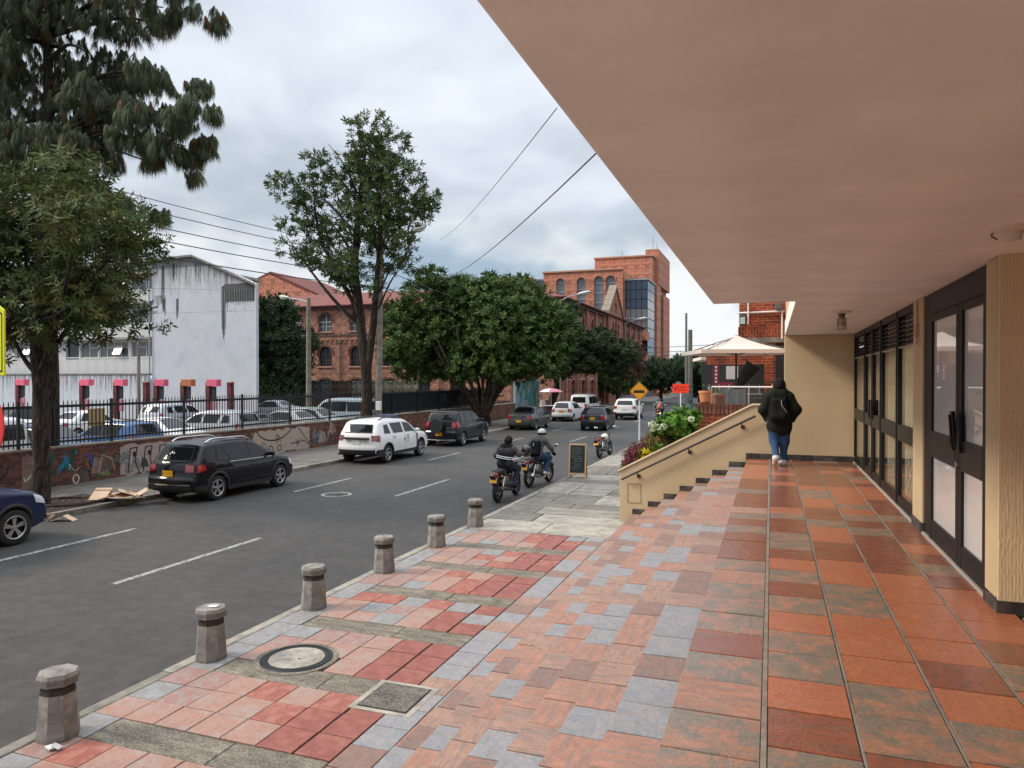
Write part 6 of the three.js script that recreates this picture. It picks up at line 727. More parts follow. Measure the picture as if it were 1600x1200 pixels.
function makeCar(kind, label, pos, turn, o) {
  const d = CARS[kind]; if (!shapes.has(kind)) shapes.set(kind, { c: carShape(d), g: new Map() }); const { c, g } = shapes.get(kind), G = (k, f) => { if (!g.has(k)) g.set(k, f()); return g.get(k); };
  const t = thing(o.name ?? d.name, label, 'car', pos, turn, o.group), paint = o.paint;
  const body = mk('body', G('body', () => c.body), paint, t); mk('underbody', G('floor', () => c.floor), mUnder, t);
  d.wheels.forEach((s, i) => [1, -1].forEach((sg) => { const q = wheelGeo(d.wr, 0.21, d.spokes ?? 5), w = new THREE.Group(); w.name = 'wheel'; w.position.set(sg * (d.W / 2 - 0.12), d.wr, c.L / 2 - s); w.rotation.y = sg < 0 ? Math.PI : 0; t.add(w); mk('tyre', q.T, mTyre, w); mk('rim', q.rim, o.rim ?? mRim, w); mk('brake_disc', q.disc, mUnder, w); if (d.arch) mk('wheel_arch', G('arch' + i + sg, () => c.ring(s, sg)), mPlastic, t); }));
  d.win.forEach((q, i) => [1, -1].forEach((sg) => { const b = mk('window', G('wt' + i + sg, () => c.flank(q.map(([s, y], k) => [s + (k === 0 || k === 3 ? -0.022 : 0.022), y + (k < 2 ? -0.022 : 0.02)]), 0.007, sg)), d.trimPaint ? paint : mPlastic, t); mk('pane', G('w' + i + sg, () => c.flank(q, 0.012, sg)), o.glass ?? mCarGlass, b); }));
  const pane = (nm, y0, y1, front, k) => { const [a, b] = c.idx(y0, y1, front); const f = mk(nm, G(nm + 'f', () => c.strip(a, b, -k - 0.03, k + 0.03, 0.006)), mPlastic, t); mk('pane', G(nm, () => c.strip(Math.min(a + 1, b), Math.max(b - 1, a), -k, k, 0.011)), o.glass ?? mCarGlass, f); };
  pane('rear_window', ...d.rearWin, false, d.rearK ?? 0.86); pane('windscreen', ...d.frontWin, true, 0.9);
  if (o.simple) { mk('tail_lamp', G('sl1', () => c.flank(d.tail, 0.013, 1, 3, 3)), mTail, t); mk('tail_lamp', G('sl2', () => c.flank(d.tail, 0.013, -1, 3, 3)), mTail, t); return { t, c }; }
  for (const sg of [1, -1]) { mk('tail_lamp', G('tl' + sg, () => join([c.flank(d.tail, 0.013, sg, 5, 5), (() => { const [a, b] = c.idx(d.tail[0][1], d.tail[2][1], false); return c.strip(a, b, sg * (d.tailK ?? 0.72), sg * 1.04, 0.012, 4); })()])), o.tail ?? mTail, t); mk('head_lamp', G('hl' + sg, () => c.flank(d.head, 0.013, sg, 4, 4)), mHead, t);
    mk('side_mirror', G('mir' + sg, () => uvm(new RoundedBoxGeometry(0.2, 0.13, 0.11, 3, 0.045).translate(sg * (d.W / 2 + 0.06), d.belt + 0.06, c.L / 2 - d.mirror))), o.mirror ?? paint, t);
    if (d.sills) mk('sill_trim', G('sil' + sg, () => c.flank([[d.wheels[0] + d.wr + 0.05, d.sill ?? 0.25], [d.wheels[1] - d.wr - 0.05, d.sill ?? 0.25], [d.wheels[1] - d.wr - 0.05, d.sills], [d.wheels[0] + d.wr + 0.05, d.sills]], 0.012, sg)), mPlastic, t);
    for (const s of d.doors) { const wx = d.W; mk('door_handle', G('dh' + s + sg, () => c.flank([[s, d.belt - 0.13], [s + 0.19, d.belt - 0.12], [s + 0.19, d.belt - 0.09], [s, d.belt - 0.10]], 0.022, sg, 3, 2)), o.handle ?? paint, t); }
    for (const s of d.gaps) mk('door_gap', G('dg' + s + sg, () => c.flank([[s, 0.36], [s + 0.008, 0.36], [s + 0.008, d.belt - 0.02], [s, d.belt - 0.02]], 0.003, sg, 1, 10)), mUnder, t);
    if (d.rails) mk('roof_rail', G('rr' + sg, () => tube([[sg * 0.56, d.H - 0.03, c.L / 2 - 0.72], [sg * 0.57, d.H + 0.045, c.L / 2 - 0.9], [sg * 0.58, d.H + 0.06, c.L / 2 - 1.5], [sg * 0.58, d.H + 0.03, c.L / 2 - 2.2], [sg * 0.575, d.H - 0.05, c.L / 2 - 2.4]], 0.022, 8)), o.rail ?? mChrome, t); }
  if (d.bumper) { const [a, b] = c.idx(0, d.bumper, false); mk('rear_bumper', G('rb', () => join([c.strip(a, b, -1.02, 1.02, 0.012), c.flank([[0.03, 0.33], [d.wheels[0] - d.wr - 0.06, 0.30], [d.wheels[0] - d.wr - 0.03, d.bumper], [0.03, d.bumper]], 0.013, 1), c.flank([[0.03, 0.33], [d.wheels[0] - d.wr - 0.06, 0.30], [d.wheels[0] - d.wr - 0.03, d.bumper], [0.03, d.bumper]], 0.013, -1)])), mPlastic, t); const [e, f] = c.idx(0, d.bumper, true); mk('front_bumper', G('fb', () => c.strip(e, f, -1.02, 1.02, 0.012)), mPlastic, t); }
  if (d.chromeLine) { for (const sg of [1, -1]) mk('belt_strip', G('cb' + sg, () => c.flank([[1.35, 0.985], [3.05, 0.965], [3.05, 0.98], [1.35, 1.0]], 0.014, sg, 14, 1)), mChrome, t); const [a] = c.idx(d.chromeLine, d.chromeLine + 0.3, false); mk('bumper_strip', G('bs', () => c.strip(Math.max(0, a - 1), a, -1, 1, 0.02)), mChrome, t); }
  // rear plate and badge bar
  const [pi] = c.idx(d.plateY, d.plateY + 0.4, false), [ps, py] = c.top[pi], P = c.place(d.plateX ?? 0, py, ps); const pl = mk('number_plate', G('np', () => new THREE.BoxGeometry(0.34, 0.16, 0.012)), o.white ? mPlateW : mPlate, t); pl.position.set(P[0], d.plateY + 0.06, P[2] + 0.045); if (d.plateTilt) pl.rotation.x = -d.plateTilt;
  mk('exhaust', G('ex', () => cyl(0.03, 0.03, 0.15, 10).rotateX(Math.PI / 2).translate(0.5, 0.24, c.L / 2 - 0.05)), mRimDark, t);
  mk('wiper', G('wp', () => { const [a, b] = c.idx(...d.rearWin, false), [s, y] = c.top[a], q = c.place(0, y, s), [s2, y2] = c.top[Math.min(b, a + 4)], q2 = c.place(0.35, y2, s2); return bar([0, y + 0.03, q[2] + 0.04], [0.34, y + 0.09, q2[2] + 0.05], 0.009, 5); }), mPlastic, t);
  return { t, c, body };
}
const CARS = {
  crossover: { name: 'parked_car', L: 4.3, W: 1.78, H: 1.56, belt: 1.0, wr: 0.335, wheels: [0.86, 3.46], sill: 0.24, roofK: 0.72, round: 0.11, arch: true, sills: 0.36, rails: true,
    top: [[0.09, 0.32], [0.02, 0.42], [0, 0.60], [0.05, 0.70], [0.10, 0.92], [0.14, 1.02], [0.36, 1.32], [0.5, 1.47], [0.62, 1.515], [1.1, 1.55], [1.8, 1.56], [2.35, 1.51], [2.75, 1.33], [3.2, 1.05], [3.4, 0.99], [3.9, 0.88], [4.16, 0.74], [4.27, 0.6], [4.3, 0.45], [4.24, 0.28]],
    win: [[[1.42, 1.03], [2.12, 1.02], [2.1, 1.43], [1.12, 1.42]], [[2.17, 1.02], [3.02, 1.0], [2.55, 1.36], [2.15, 1.43]], [[0.86, 1.08], [1.36, 1.04], [1.08, 1.42], [0.98, 1.40]]], rearWin: [1.05, 1.44], frontWin: [1.05, 1.48], tail: [[0.1, 0.80], [0.42, 0.86], [0.36, 1.0], [0.16, 0.99]], head: [[3.95, 0.66], [4.2, 0.6], [4.16, 0.72], [3.9, 0.86]], mirror: 2.95, doors: [1.28, 2.25], gaps: [1.22, 2.14, 3.1], plateY: 0.72, bumper: 0.46, chromeLine: 0.49 },
  boxsuv: { name: 'parked_car', L: 4.45, W: 1.86, H: 1.66, belt: 1.08, wr: 0.35, wheels: [0.86, 3.62], sill: 0.29, roofK: 0.74, round: 0.10, arch: true, sills: 0.42, rails: true, taper: 0.07,
    top: [[0.1, 0.38], [0.03, 0.46], [0, 0.62], [0.03, 0.74], [0.07, 0.95], [0.1, 1.08], [0.28, 1.38], [0.42, 1.56], [0.55, 1.61], [1.2, 1.65], [2.0, 1.65], [2.5, 1.6], [2.9, 1.4], [3.3, 1.13], [3.5, 1.08], [4.1, 0.98], [4.34, 0.85], [4.43, 0.65], [4.44, 0.5], [4.36, 0.32]],
    win: [[[0.62, 1.14], [1.1, 1.12], [1.0, 1.48], [0.7, 1.46]], [[1.3, 1.12], [2.1, 1.11], [2.05, 1.51], [1.2, 1.51]], [[2.24, 1.11], [3.1, 1.1], [2.66, 1.45], [2.2, 1.51]]], trimPaint: true, rearWin: [1.13, 1.5], frontWin: [1.15, 1.56], rearK: 0.84, tail: [[0.05, 0.86], [0.22, 0.86], [0.26, 1.1], [0.1, 1.1]], tailK: 0.8, head: [[4.1, 0.78], [4.36, 0.72], [4.33, 0.86], [4.05, 0.95]], mirror: 3.1, doors: [1.25, 2.32], gaps: [1.2, 2.2, 3.2], plateY: 0.78, bumper: 0.56 },
  sparesuv: { name: 'parked_car', L: 4.3, W: 1.82, H: 1.7, belt: 1.1, wr: 0.35, wheels: [0.82, 3.46], sill: 0.29, roofK: 0.76, round: 0.10, arch: true, rails: false, taper: 0.06, sills: 0.36,
    top: [[0.1, 0.36], [0.02, 0.46], [0, 0.66], [0.05, 0.76], [0.07, 1.0], [0.1, 1.12], [0.22, 1.42], [0.34, 1.62], [0.5, 1.67], [1.2, 1.7], [2.0, 1.69], [2.45, 1.63], [2.85, 1.4], [3.15, 1.15], [3.35, 1.08], [3.95, 1.0], [4.2, 0.86], [4.28, 0.65], [4.3, 0.48], [4.22, 0.3]],
    win: [[[0.48, 1.16], [1.12, 1.14], [1.08, 1.54], [0.58, 1.52]], [[1.2, 1.14], [2.0, 1.13], [1.98, 1.57], [1.16, 1.55]], [[2.06, 1.13], [2.95, 1.12], [2.52, 1.5], [2.04, 1.57]]], rearWin: [1.18, 1.56], frontWin: [1.17, 1.58], tail: [[0.05, 0.92], [0.26, 0.92], [0.26, 1.18], [0.1, 1.18]], tailK: 0.82, head: [[3.95, 0.8], [4.22, 0.74], [4.18, 0.88], [3.9, 0.97]], mirror: 2.95, doors: [1.18, 2.15], gaps: [1.1, 2.02, 3.05], plateY: 0.54, plateX: -0.02, bumper: 0.5 },
  sedan: { name: 'parked_car', L: 4.4, W: 1.74, H: 1.45, belt: 0.94, wr: 0.31, wheels: [0.9, 3.42], sill: 0.21, roofK: 0.7, round: 0.10,
    top: [[0.09, 0.28], [0.02, 0.38], [0, 0.55], [0.03, 0.75], [0.06, 0.94], [0.14, 0.99], [0.66, 1.01], [0.85, 1.1], [1.2, 1.33], [1.45, 1.42], [2.0, 1.45], [2.45, 1.40], [2.85, 1.18], [3.2, 0.98], [3.4, 0.93], [4.0, 0.83], [4.28, 0.68], [4.38, 0.52], [4.38, 0.4], [4.3, 0.25]],
    win: [[[1.12, 0.99], [1.95, 0.97], [1.93, 1.34], [1.42, 1.33]], [[2.0, 0.97], [3.0, 0.95], [2.5, 1.31], [1.98, 1.35]]], rearWin: [1.05, 1.36], frontWin: [1.0, 1.38], tail: [[0.05, 0.72], [0.3, 0.74], [0.3, 0.92], [0.08, 0.92]], head: [[4.0, 0.62], [4.3, 0.56], [4.24, 0.68], [3.95, 0.78]], mirror: 2.9, doors: [1.25, 2.1], gaps: [1.1, 1.98, 3.0], plateY: 0.52 },
  hatch: { name: 'parked_car', L: 3.9, W: 1.68, H: 1.47, belt: 0.95, wr: 0.3, wheels: [0.66, 3.1], sill: 0.21, roofK: 0.72, round: 0.1,
    top: [[0.09, 0.28], [0.02, 0.4], [0, 0.56], [0.05, 0.68], [0.07, 0.9], [0.1, 0.97], [0.3, 1.25], [0.44, 1.4], [0.6, 1.44], [1.2, 1.47], [1.8, 1.46], [2.2, 1.4], [2.6, 1.18], [2.95, 0.98], [3.1, 0.93], [3.6, 0.83], [3.82, 0.68], [3.89, 0.5], [3.89, 0.4], [3.82, 0.25]],
    win: [[[0.95, 0.99], [1.72, 0.98], [1.7, 1.37], [0.82, 1.36]], [[1.77, 0.98], [2.72, 0.96], [2.28, 1.32], [1.75, 1.37]]], rearWin: [1.0, 1.38], frontWin: [1.0, 1.38], tail: [[0.05, 0.7], [0.24, 0.72], [0.26, 0.98], [0.1, 0.96]], tailK: 0.8, head: [[3.55, 0.62], [3.8, 0.56], [3.76, 0.68], [3.5, 0.78]], mirror: 2.65, doors: [1.05, 1.88], gaps: [0.98, 1.75, 2.75], plateY: 0.72, bumper: 0.4 },
  van: { name: 'parked_van', L: 4.6, W: 1.8, H: 1.9, belt: 1.1, wr: 0.32, wheels: [0.8, 3.6], sill: 0.24, roofK: 0.84, round: 0.12,
    top: [[0.08, 0.3], [0.02, 0.4], [0, 0.6], [0.02, 1.0], [0.04, 1.2], [0.1, 1.6], [0.18, 1.8], [0.34, 1.87], [1.4, 1.9], [2.6, 1.89], [3.1, 1.8], [3.6, 1.4], [3.9, 1.12], [4.1, 1.04], [4.4, 0.9], [4.55, 0.7], [4.6, 0.5], [4.5, 0.28]],
    win: [[[0.4, 1.16], [1.4, 1.14], [1.4, 1.68], [0.45, 1.68]], [[1.5, 1.14], [2.5, 1.14], [2.5, 1.7], [1.5, 1.7]], [[2.6, 1.14], [3.6, 1.12], [3.1, 1.62], [2.6, 1.7]]], rearWin: [1.2, 1.7], frontWin: [1.15, 1.75], tail: [[0.03, 0.8], [0.16, 0.8], [0.18, 1.15], [0.06, 1.15]], head: [[4.2, 0.75], [4.5, 0.66], [4.46, 0.8], [4.15, 0.92]], mirror: 3.5, doors: [1.6, 2.7], gaps: [1.45, 2.55, 3.6], plateY: 0.7 },
};
const BLACK = [0.006, 0.006, 0.008], WHITEC = [0.72, 0.72, 0.71], GREYD = [0.045, 0.048, 0.052], SILVER = [0.42, 0.44, 0.46];
{
  // row at the far kerb
  const sg = 'cars parked along the far kerb';
  makeCar('crossover', 'black crossover hatchback with roof rails parked nearest at the far kerb', [-14.72, ROAD, 16.75], 0, { paint: paintOf(BLACK), group: sg, tail: mTail });
  const du = makeCar('boxsuv', 'white boxy off-roader with black lower trim and light bar on the roof', [-14.72, ROAD, 25.85], 0, { paint: paintOf(WHITEC, 0.45), group: sg, white: true, rail: mPlastic, tail: mTailPale, handle: mPlastic });
  { const t = du.t; mk('light_bar', [rbx(-0.1, 0.62, 1.68, 1.8, -0.35, -0.05, 0.03)], std([0.05, 0.06, 0.12], 0.3), t); mk('tailgate_bar', rbx(-0.55, 0.55, 0.95, 1.02, -2.28, -2.14, 0.02), mPlastic, t); const lp = std([0.25, 0.24, 0.23], 0.7); for (const s of [1]) for (let i = 0; i < 5; i++) if (i !== 2) mk('lettering', du.c.flank([[2.1 + i * 0.09, 0.78], [2.16 + i * 0.09, 0.78], [2.16 + i * 0.09, 0.9], [2.1 + i * 0.09, 0.9]], 0.004, s, 1, 1), lp, t); mk('lettering', du.c.flank([[2.15, 0.72], [2.5, 0.72], [2.5, 0.74], [2.15, 0.74]], 0.004, 1, 3, 1), lp, t);
    mk('fender_vent', du.c.flank([[3.18, 0.55], [3.28, 0.55], [3.26, 0.98], [3.16, 1.0]], 0.012, 1, 2, 4), mPlastic, t); }
  const vi = makeCar('sparesuv', 'dark off-roader with spare wheel on its tailgate', [-14.78, ROAD, 33.2], 0, { paint: paintOf([0.012, 0.012, 0.015]), group: sg, rim: mRim });
  { const z = vi.c.L / 2 + 0.1; const sp = mk('spare_wheel', [cyl(0.33, 0.34, 0.2, 32).rotateX(Math.PI / 2).translate(-0.05, 1.0, z)], std([0.012, 0.013, 0.015], 0.45), vi.t); mk('cover_ring', new THREE.TorusGeometry(0.31, 0.02, 8, 32).translate(-0.05, 1.0, z + 0.1), mPlastic, sp); for (let i = 0; i < 9; i++) mk('lettering', new THREE.BoxGeometry(0.035, 0.055, 0.006).translate(-0.27 + i * 0.054, 1.0, z + 0.104 + 0.0), std([0.65, 0.65, 0.66], 0.5), sp); mk('bumper_strip', tube([[-0.85, 0.34, z - 0.05], [0, 0.33, z + 0.02], [0.85, 0.34, z - 0.05]], 0.02, 6), mChrome, vi.t); }
  makeCar('sedan', 'dark grey sedan parked under the ficus', [-14.75, ROAD, 44.6], 0, { paint: paintOf([0.055, 0.06, 0.062]), group: sg });
  makeCar('hatch', 'silver hatchback parked beside the pink umbrella stall', [-14.75, ROAD, 53.9], 0, { paint: paintOf([0.58, 0.59, 0.61]), group: sg });
  makeCar('van', 'white van roof showing behind the silver hatchback', [-15.0, ROAD, 60.5], 0, { paint: paintOf(WHITEC), group: sg });
  makeCar('boxsuv', 'dark blue car nose cut by the picture edge', [-14.72, ROAD, 8.55], 0, { paint: paintOf([0.012, 0.02, 0.06]), group: sg });
  // moving traffic
  makeCar('hatch', 'black hatchback driving away in the middle lane', [-10.4, ROAD, 45.4], 0.03, { paint: paintOf([0.018, 0.019, 0.022]), name: 'moving_car' });
  const po = makeCar('boxsuv', 'white off-roader with roof light bar driving far ahead', [-10.75, ROAD, 57.8], 0.03, { paint: paintOf([0.62, 0.60, 0.57]), white: true, name: 'moving_car', rail: mPlastic }); mk('light_bar', [rbx(-0.6, 0.6, 1.69, 1.82, -0.2, 0.1, 0.03)], std([0.04, 0.05, 0.12], 0.3), po.t);
  // parking lot: the cars seen through the fence
  const H = Math.PI / 2, lot = [
    ['van', -24.2, 15.6, H, WHITEC, 'white van behind the fence at the picture edge'], ['hatch', -24.0, 18.4, -H, [0.02, 0.05, 0.12], 'dark blue hatchback behind the fence right of the near trunk'], ['sedan', -28.6, 20.9, 0.35, WHITEC, 'white sedan behind the cardboard notice'], ['hatch', -24.0, 21.2, H, [0.05, 0.12, 0.26], 'bright blue hatchback behind the fence'], ['sedan', -24.4, 24.0, -H, WHITEC, 'white sedan with red tail lamps behind the fence'], ['boxsuv', -24.3, 26.9, H, SILVER, 'silver off-roader behind the fence above the black crossover'], ['sedan', -24.2, 29.5, -H, [0.03, 0.03, 0.035], 'black sedan in the parking lot'], ['sedan', -24.4, 32.2, H, SILVER, 'silver sedan left of the parking lot lamp post'], ['hatch', -24.4, 35.0, -H, [0.34, 0.40, 0.38], 'pale green grey hatchback by the parking lot lamp post'], ['van', -25.0, 38.6, H, [0.40, 0.48, 0.54], 'pale blue van left of the tall forked tree'], ['sedan', -24.2, 43.5, -H, [0.2, 0.2, 0.21], 'grey sedan roof below the dark screen cloth'], ['hatch', -33, 22, 0, SILVER, 'silver hatchback in the middle of the parking lot'], ['sedan', -33.5, 28, 0, WHITEC, 'white sedan in the second parking row'], ['boxsuv', -33.5, 34, 0, [0.5, 0.52, 0.55], 'light grey off-roader in the second parking row'], ['sedan', -41, 30, 0, [0.04, 0.04, 0.045], 'black sedan before the white yard wall'], ['hatch', -47, 31, 0, WHITEC, 'white hatchback before the white yard wall'], ['sedan', -36, 46, H, SILVER, 'silver sedan near the patchwork site wall']];
  for (const [k, x, a, tn, c, l] of lot) makeCar(k, l, [x, 0, a], tn, { paint: paintOf(c), simple: true, group: 'cars in the parking lot' });
}
// ---------------------------------------------------------------- people: one continuous skin from tapered bones
function skin(bones, cell, o = {}) {             // bones: [a, b, ra, rb, colour, flat]; distances blended with a smooth minimum
  const K = o.k ?? 30, lo = [9, 9, 9], hi = [-9, -9, -9]; for (const [a, b, ra, rb] of bones) for (let i = 0; i < 3; i++) { const m = Math.max(ra, rb) + 0.06; lo[i] = Math.min(lo[i], a[i] - m, b[i] - m); hi[i] = Math.max(hi[i], a[i] + m, b[i] + m); }
  const c = lo.map((v, i) => (v + hi[i]) / 2), half = Math.max(...lo.map((v, i) => (hi[i] - v) / 2)) + cell * 2, N = Math.ceil((half * 2) / cell), mc = new MarchingCubes(N, new THREE.MeshBasicMaterial(), false, false, 120000), F = mc.field, h = N / 2, sum = new Float32Array(N * N * N), P = (i, k) => ((i - h) / h) * half + c[k];
  const dist = (x, y, z, [a, b, ra, rb, , fl = 1]) => { const bx_ = b[0] - a[0], by = b[1] - a[1], bz = b[2] - a[2], px = x - a[0], py = y - a[1], pz = z - a[2], t = clamp((px * bx_ + py * by + pz * bz) / (bx_ * bx_ + by * by + bz * bz + 1e-9)); const dx = px - bx_ * t, dy = py - by * t, dz = (pz - bz * t) / fl; return (Math.sqrt(dx * dx + dy * dy + dz * dz) - lerp(ra, rb, t)) * (fl < 1 ? 0.85 : 1); };
  for (const bn of bones) { const [a, b, ra, rb] = bn, m = Math.max(ra, rb) + 0.09, r = [0, 1, 2].map((k) => [Math.max(1, Math.floor(((Math.min(a[k], b[k]) - m - c[k]) / half) * h + h)), Math.min(N - 2, Math.ceil(((Math.max(a[k], b[k]) + m - c[k]) / half) * h + h))]);
    for (let z = r[2][0]; z <= r[2][1]; z++) for (let y = r[1][0]; y <= r[1][1]; y++) for (let x = r[0][0]; x <= r[0][1]; x++) sum[x + y * N + z * N * N] += Math.exp(-K * dist(P(x, 0), P(y, 1), P(z, 2), bn)); }
  for (let i = 0; i < F.length; i++) F[i] = sum[i] > 1e-6 ? Math.log(sum[i]) / K : -0.3;
  mc.isolation = 0; mc.update(); const n = mc.count, pos = new Float32Array(n * 3); for (let i = 0; i < n; i++) for (let k = 0; k < 3; k++) pos[3 * i + k] = mc.positionArray[3 * i + k] * half + c[k];
  let g = new THREE.BufferGeometry(); g.setAttribute('position', new THREE.BufferAttribute(pos, 3)); g = mergeVertices(g, cell * 0.02); g.computeVertexNormals();
  const p = g.attributes.position, nn = g.attributes.normal, col = new Float32Array(p.count * 3); for (let i = 0; i < p.count; i++) { const x = p.getX(i), y = p.getY(i), z = p.getZ(i); let best = 9, cl; for (const bn of bones) { const q = dist(x, y, z, bn); if (q < best) { best = q; cl = bn[4]; } } col.set(cl, i * 3); const w = (o.fold ?? 0.006) * (fbm(x * 16, y * 9, z * 16, 3) - 0.5); p.setXYZ(i, x + nn.getX(i) * w, y + nn.getY(i) * w, z + nn.getZ(i) * w); }
  g.computeVertexNormals(); g.setAttribute('color', new THREE.BufferAttribute(col, 3)); return clean(g);
}
const SKIN = [0.40, 0.24, 0.17], JEANS = [0.035, 0.075, 0.16], JEANSD = [0.03, 0.04, 0.075], COAT = [0.016, 0.018, 0.013], SHOE = [0.70, 0.67, 0.64], DARK = [0.012, 0.012, 0.014], GREYJ = [0.10, 0.10, 0.095];
const mCloth = phy(0xffffff, 0.9, { vertexColors: true, specularIntensity: 0.25 }), mPack = phy([0.008, 0.008, 0.009], 0.85, { specularIntensity: 0.25 }), mHairD = phy([0.008, 0.007, 0.006], 0.7, { specularIntensity: 0.3 });
let handBase; function hand(col, wrist, dir, up, flip) {   // palm, four bent fingers, thumb from the palm's side
  if (!handBase) { const b = [[[0, 0, 0], [0, 0.085, 0], 0.022, 0.03, [1, 1, 1], 0.6], [[-0.02, 0.02, 0], [-0.022, 0.085, 0], 0.018, 0.018, [1, 1, 1], 0.7], [[0.02, 0.02, 0], [0.022, 0.085, 0], 0.018, 0.018, [1, 1, 1], 0.7]]; [[-0.032, 0.07], [-0.011, 0.082], [0.011, 0.077], [0.031, 0.062]].forEach(([x, l], i) => { const y = 0.095 - Math.abs(x) * 0.2; b.push([[x, y, 0], [x * 1.06, y + l * 0.45, 0.012], 0.0095, 0.009, [1, 1, 1]], [[x * 1.06, y + l * 0.45, 0.012], [x * 1.02, y + l * 0.72, 0.038], 0.009, 0.0082, [1, 1, 1]], [[x * 1.02, y + l * 0.72, 0.038], [x, y + l * 0.75, 0.062], 0.0082, 0.0075, [1, 1, 1]]); }); b.push([[-0.03, 0.02, 0.005], [-0.055, 0.05, 0.02], 0.013, 0.011, [1, 1, 1]], [[-0.055, 0.05, 0.02], [-0.05, 0.08, 0.04], 0.011, 0.009, [1, 1, 1]]); handBase = skin(b, 0.0045, { k: 160, fold: 0.001 }); }
  const g = handBase.clone(), y = V3(...dir).normalize(), z = V3(...up).addScaledVector(y, -V3(...up).dot(y)).normalize(), x = y.clone().cross(z).multiplyScalar(flip ? -1 : 1); if (flip) g.scale(-1, 1, 1), x.multiplyScalar(-1); g.applyMatrix4(new THREE.Matrix4().makeBasis(x, y, z)); g.translate(...wrist); const c = g.attributes.color; for (let i = 0; i < c.count; i++) c.setXYZ(i, ...col); return g;
}
// pedestrian with backpack walking away over the terrace
{
  const t = thing('person', 'person in dark parka and jeans with black backpack walking away on the terrace', 'person', [0.14, TER + 0.004, 14.62]);
  const b = [[[0, 0.80, 0.01], [0, 1.0, 0], 0.185, 0.175, COAT, 0.72], [[0, 1.0, 0], [0, 1.27, -0.01], 0.175, 0.17, COAT, 0.68], [[-0.15, 1.29, 0], [0.15, 1.29, 0], 0.085, 0.085, COAT], [[-0.06, 0.73, 0.02], [0.08, 0.72, 0.02], 0.13, 0.135, COAT, 0.8], [[-0.06, 1.38, 0.05], [0.07, 1.37, 0.06], 0.065, 0.065, COAT],
    [[-0.19, 1.28, 0], [-0.29, 1.04, 0.02], 0.085, 0.07, COAT], [[-0.29, 1.04, 0.02], [-0.22, 0.86, -0.14], 0.07, 0.055, COAT], [[0.19, 1.28, 0], [0.31, 1.05, 0.03], 0.085, 0.075, COAT], [[0.31, 1.05, 0.03], [0.24, 0.86, -0.13], 0.075, 0.055, COAT],
    [[0.09, 0.80, 0], [0.10, 0.46, -0.05], 0.105, 0.078, JEANS], [[0.10, 0.46, -0.05], [0.075, 0.10, 0.0], 0.075, 0.058, JEANS], [[-0.09, 0.80, 0], [-0.085, 0.47, 0.0], 0.105, 0.078, JEANS], [[-0.085, 0.47, 0.0], [-0.05, 0.19, 0.24], 0.074, 0.056, JEANS],
    [[0.075, 0.055, 0.03], [0.085, 0.04, -0.16], 0.045, 0.04, SHOE], [[0.075, 0.09, 0.01], [0.075, 0.06, 0.0], 0.05, 0.05, SHOE], [[-0.05, 0.16, 0.27], [-0.075, 0.05, 0.11], 0.05, 0.042, SHOE], [[0, 1.36, -0.01], [0, 1.44, -0.02], 0.055, 0.055, SKIN], [[0, 1.5, -0.03], [0, 1.53, -0.02], 0.088, 0.086, SKIN], [[-0.085, 1.5, -0.02], [-0.092, 1.515, -0.01], 0.018, 0.02, SKIN], [[0.085, 1.5, -0.02], [0.092, 1.515, -0.01], 0.018, 0.02, SKIN], [[0, 1.49, -0.115], [0, 1.475, -0.125], 0.018, 0.02, SKIN]];
  mk('body', join([skin(b, 0.013), hand(SKIN, [-0.22, 0.86, -0.14], [0.2, -0.75, -0.6], [0.8, 0, -0.5], false), hand(SKIN, [0.24, 0.86, -0.13], [-0.2, -0.75, -0.6], [-0.8, 0, -0.5], true)]), mCloth, t);
  mk('hair', skin([[[0, 1.535, -0.01], [0, 1.5, 0.015], 0.088, 0.086, [1, 1, 1]], [[-0.03, 1.55, 0], [0.03, 1.55, 0], 0.07, 0.07, [1, 1, 1]], [[0, 1.45, 0.035], [0, 1.43, 0.035], 0.06, 0.05, [1, 1, 1]]], 0.009, { fold: 0.012 }), mHairD, t);
  const pk = mk('backpack', skin([[[-0.08, 0.92, 0.2], [-0.07, 1.2, 0.18], 0.1, 0.085, [1, 1, 1]], [[0.08, 0.92, 0.2], [0.07, 1.2, 0.18], 0.1, 0.085, [1, 1, 1]], [[-0.07, 0.92, 0.27], [0.07, 0.92, 0.27], 0.07, 0.07, [1, 1, 1]]], 0.013, { fold: 0.01 }), mPack, t);
  mk('strap', tube([[-0.1, 1.25, 0.17], [-0.13, 1.36, 0.05], [-0.13, 1.3, -0.12]], 0.022, 8), mPack, pk); mk('strap', tube([[0.1, 1.25, 0.17], [0.13, 1.36, 0.05], [0.13, 1.3, -0.12]], 0.022, 8), mPack, pk); mk('zip_cord', tube([[0.04, 1.24, 0.275], [0.05, 1.14, 0.29], [0.11, 1.05, 0.29], [0.15, 0.98, 0.27]], 0.006, 6), std([0.35, 0.35, 0.36], 0.5), pk);
}
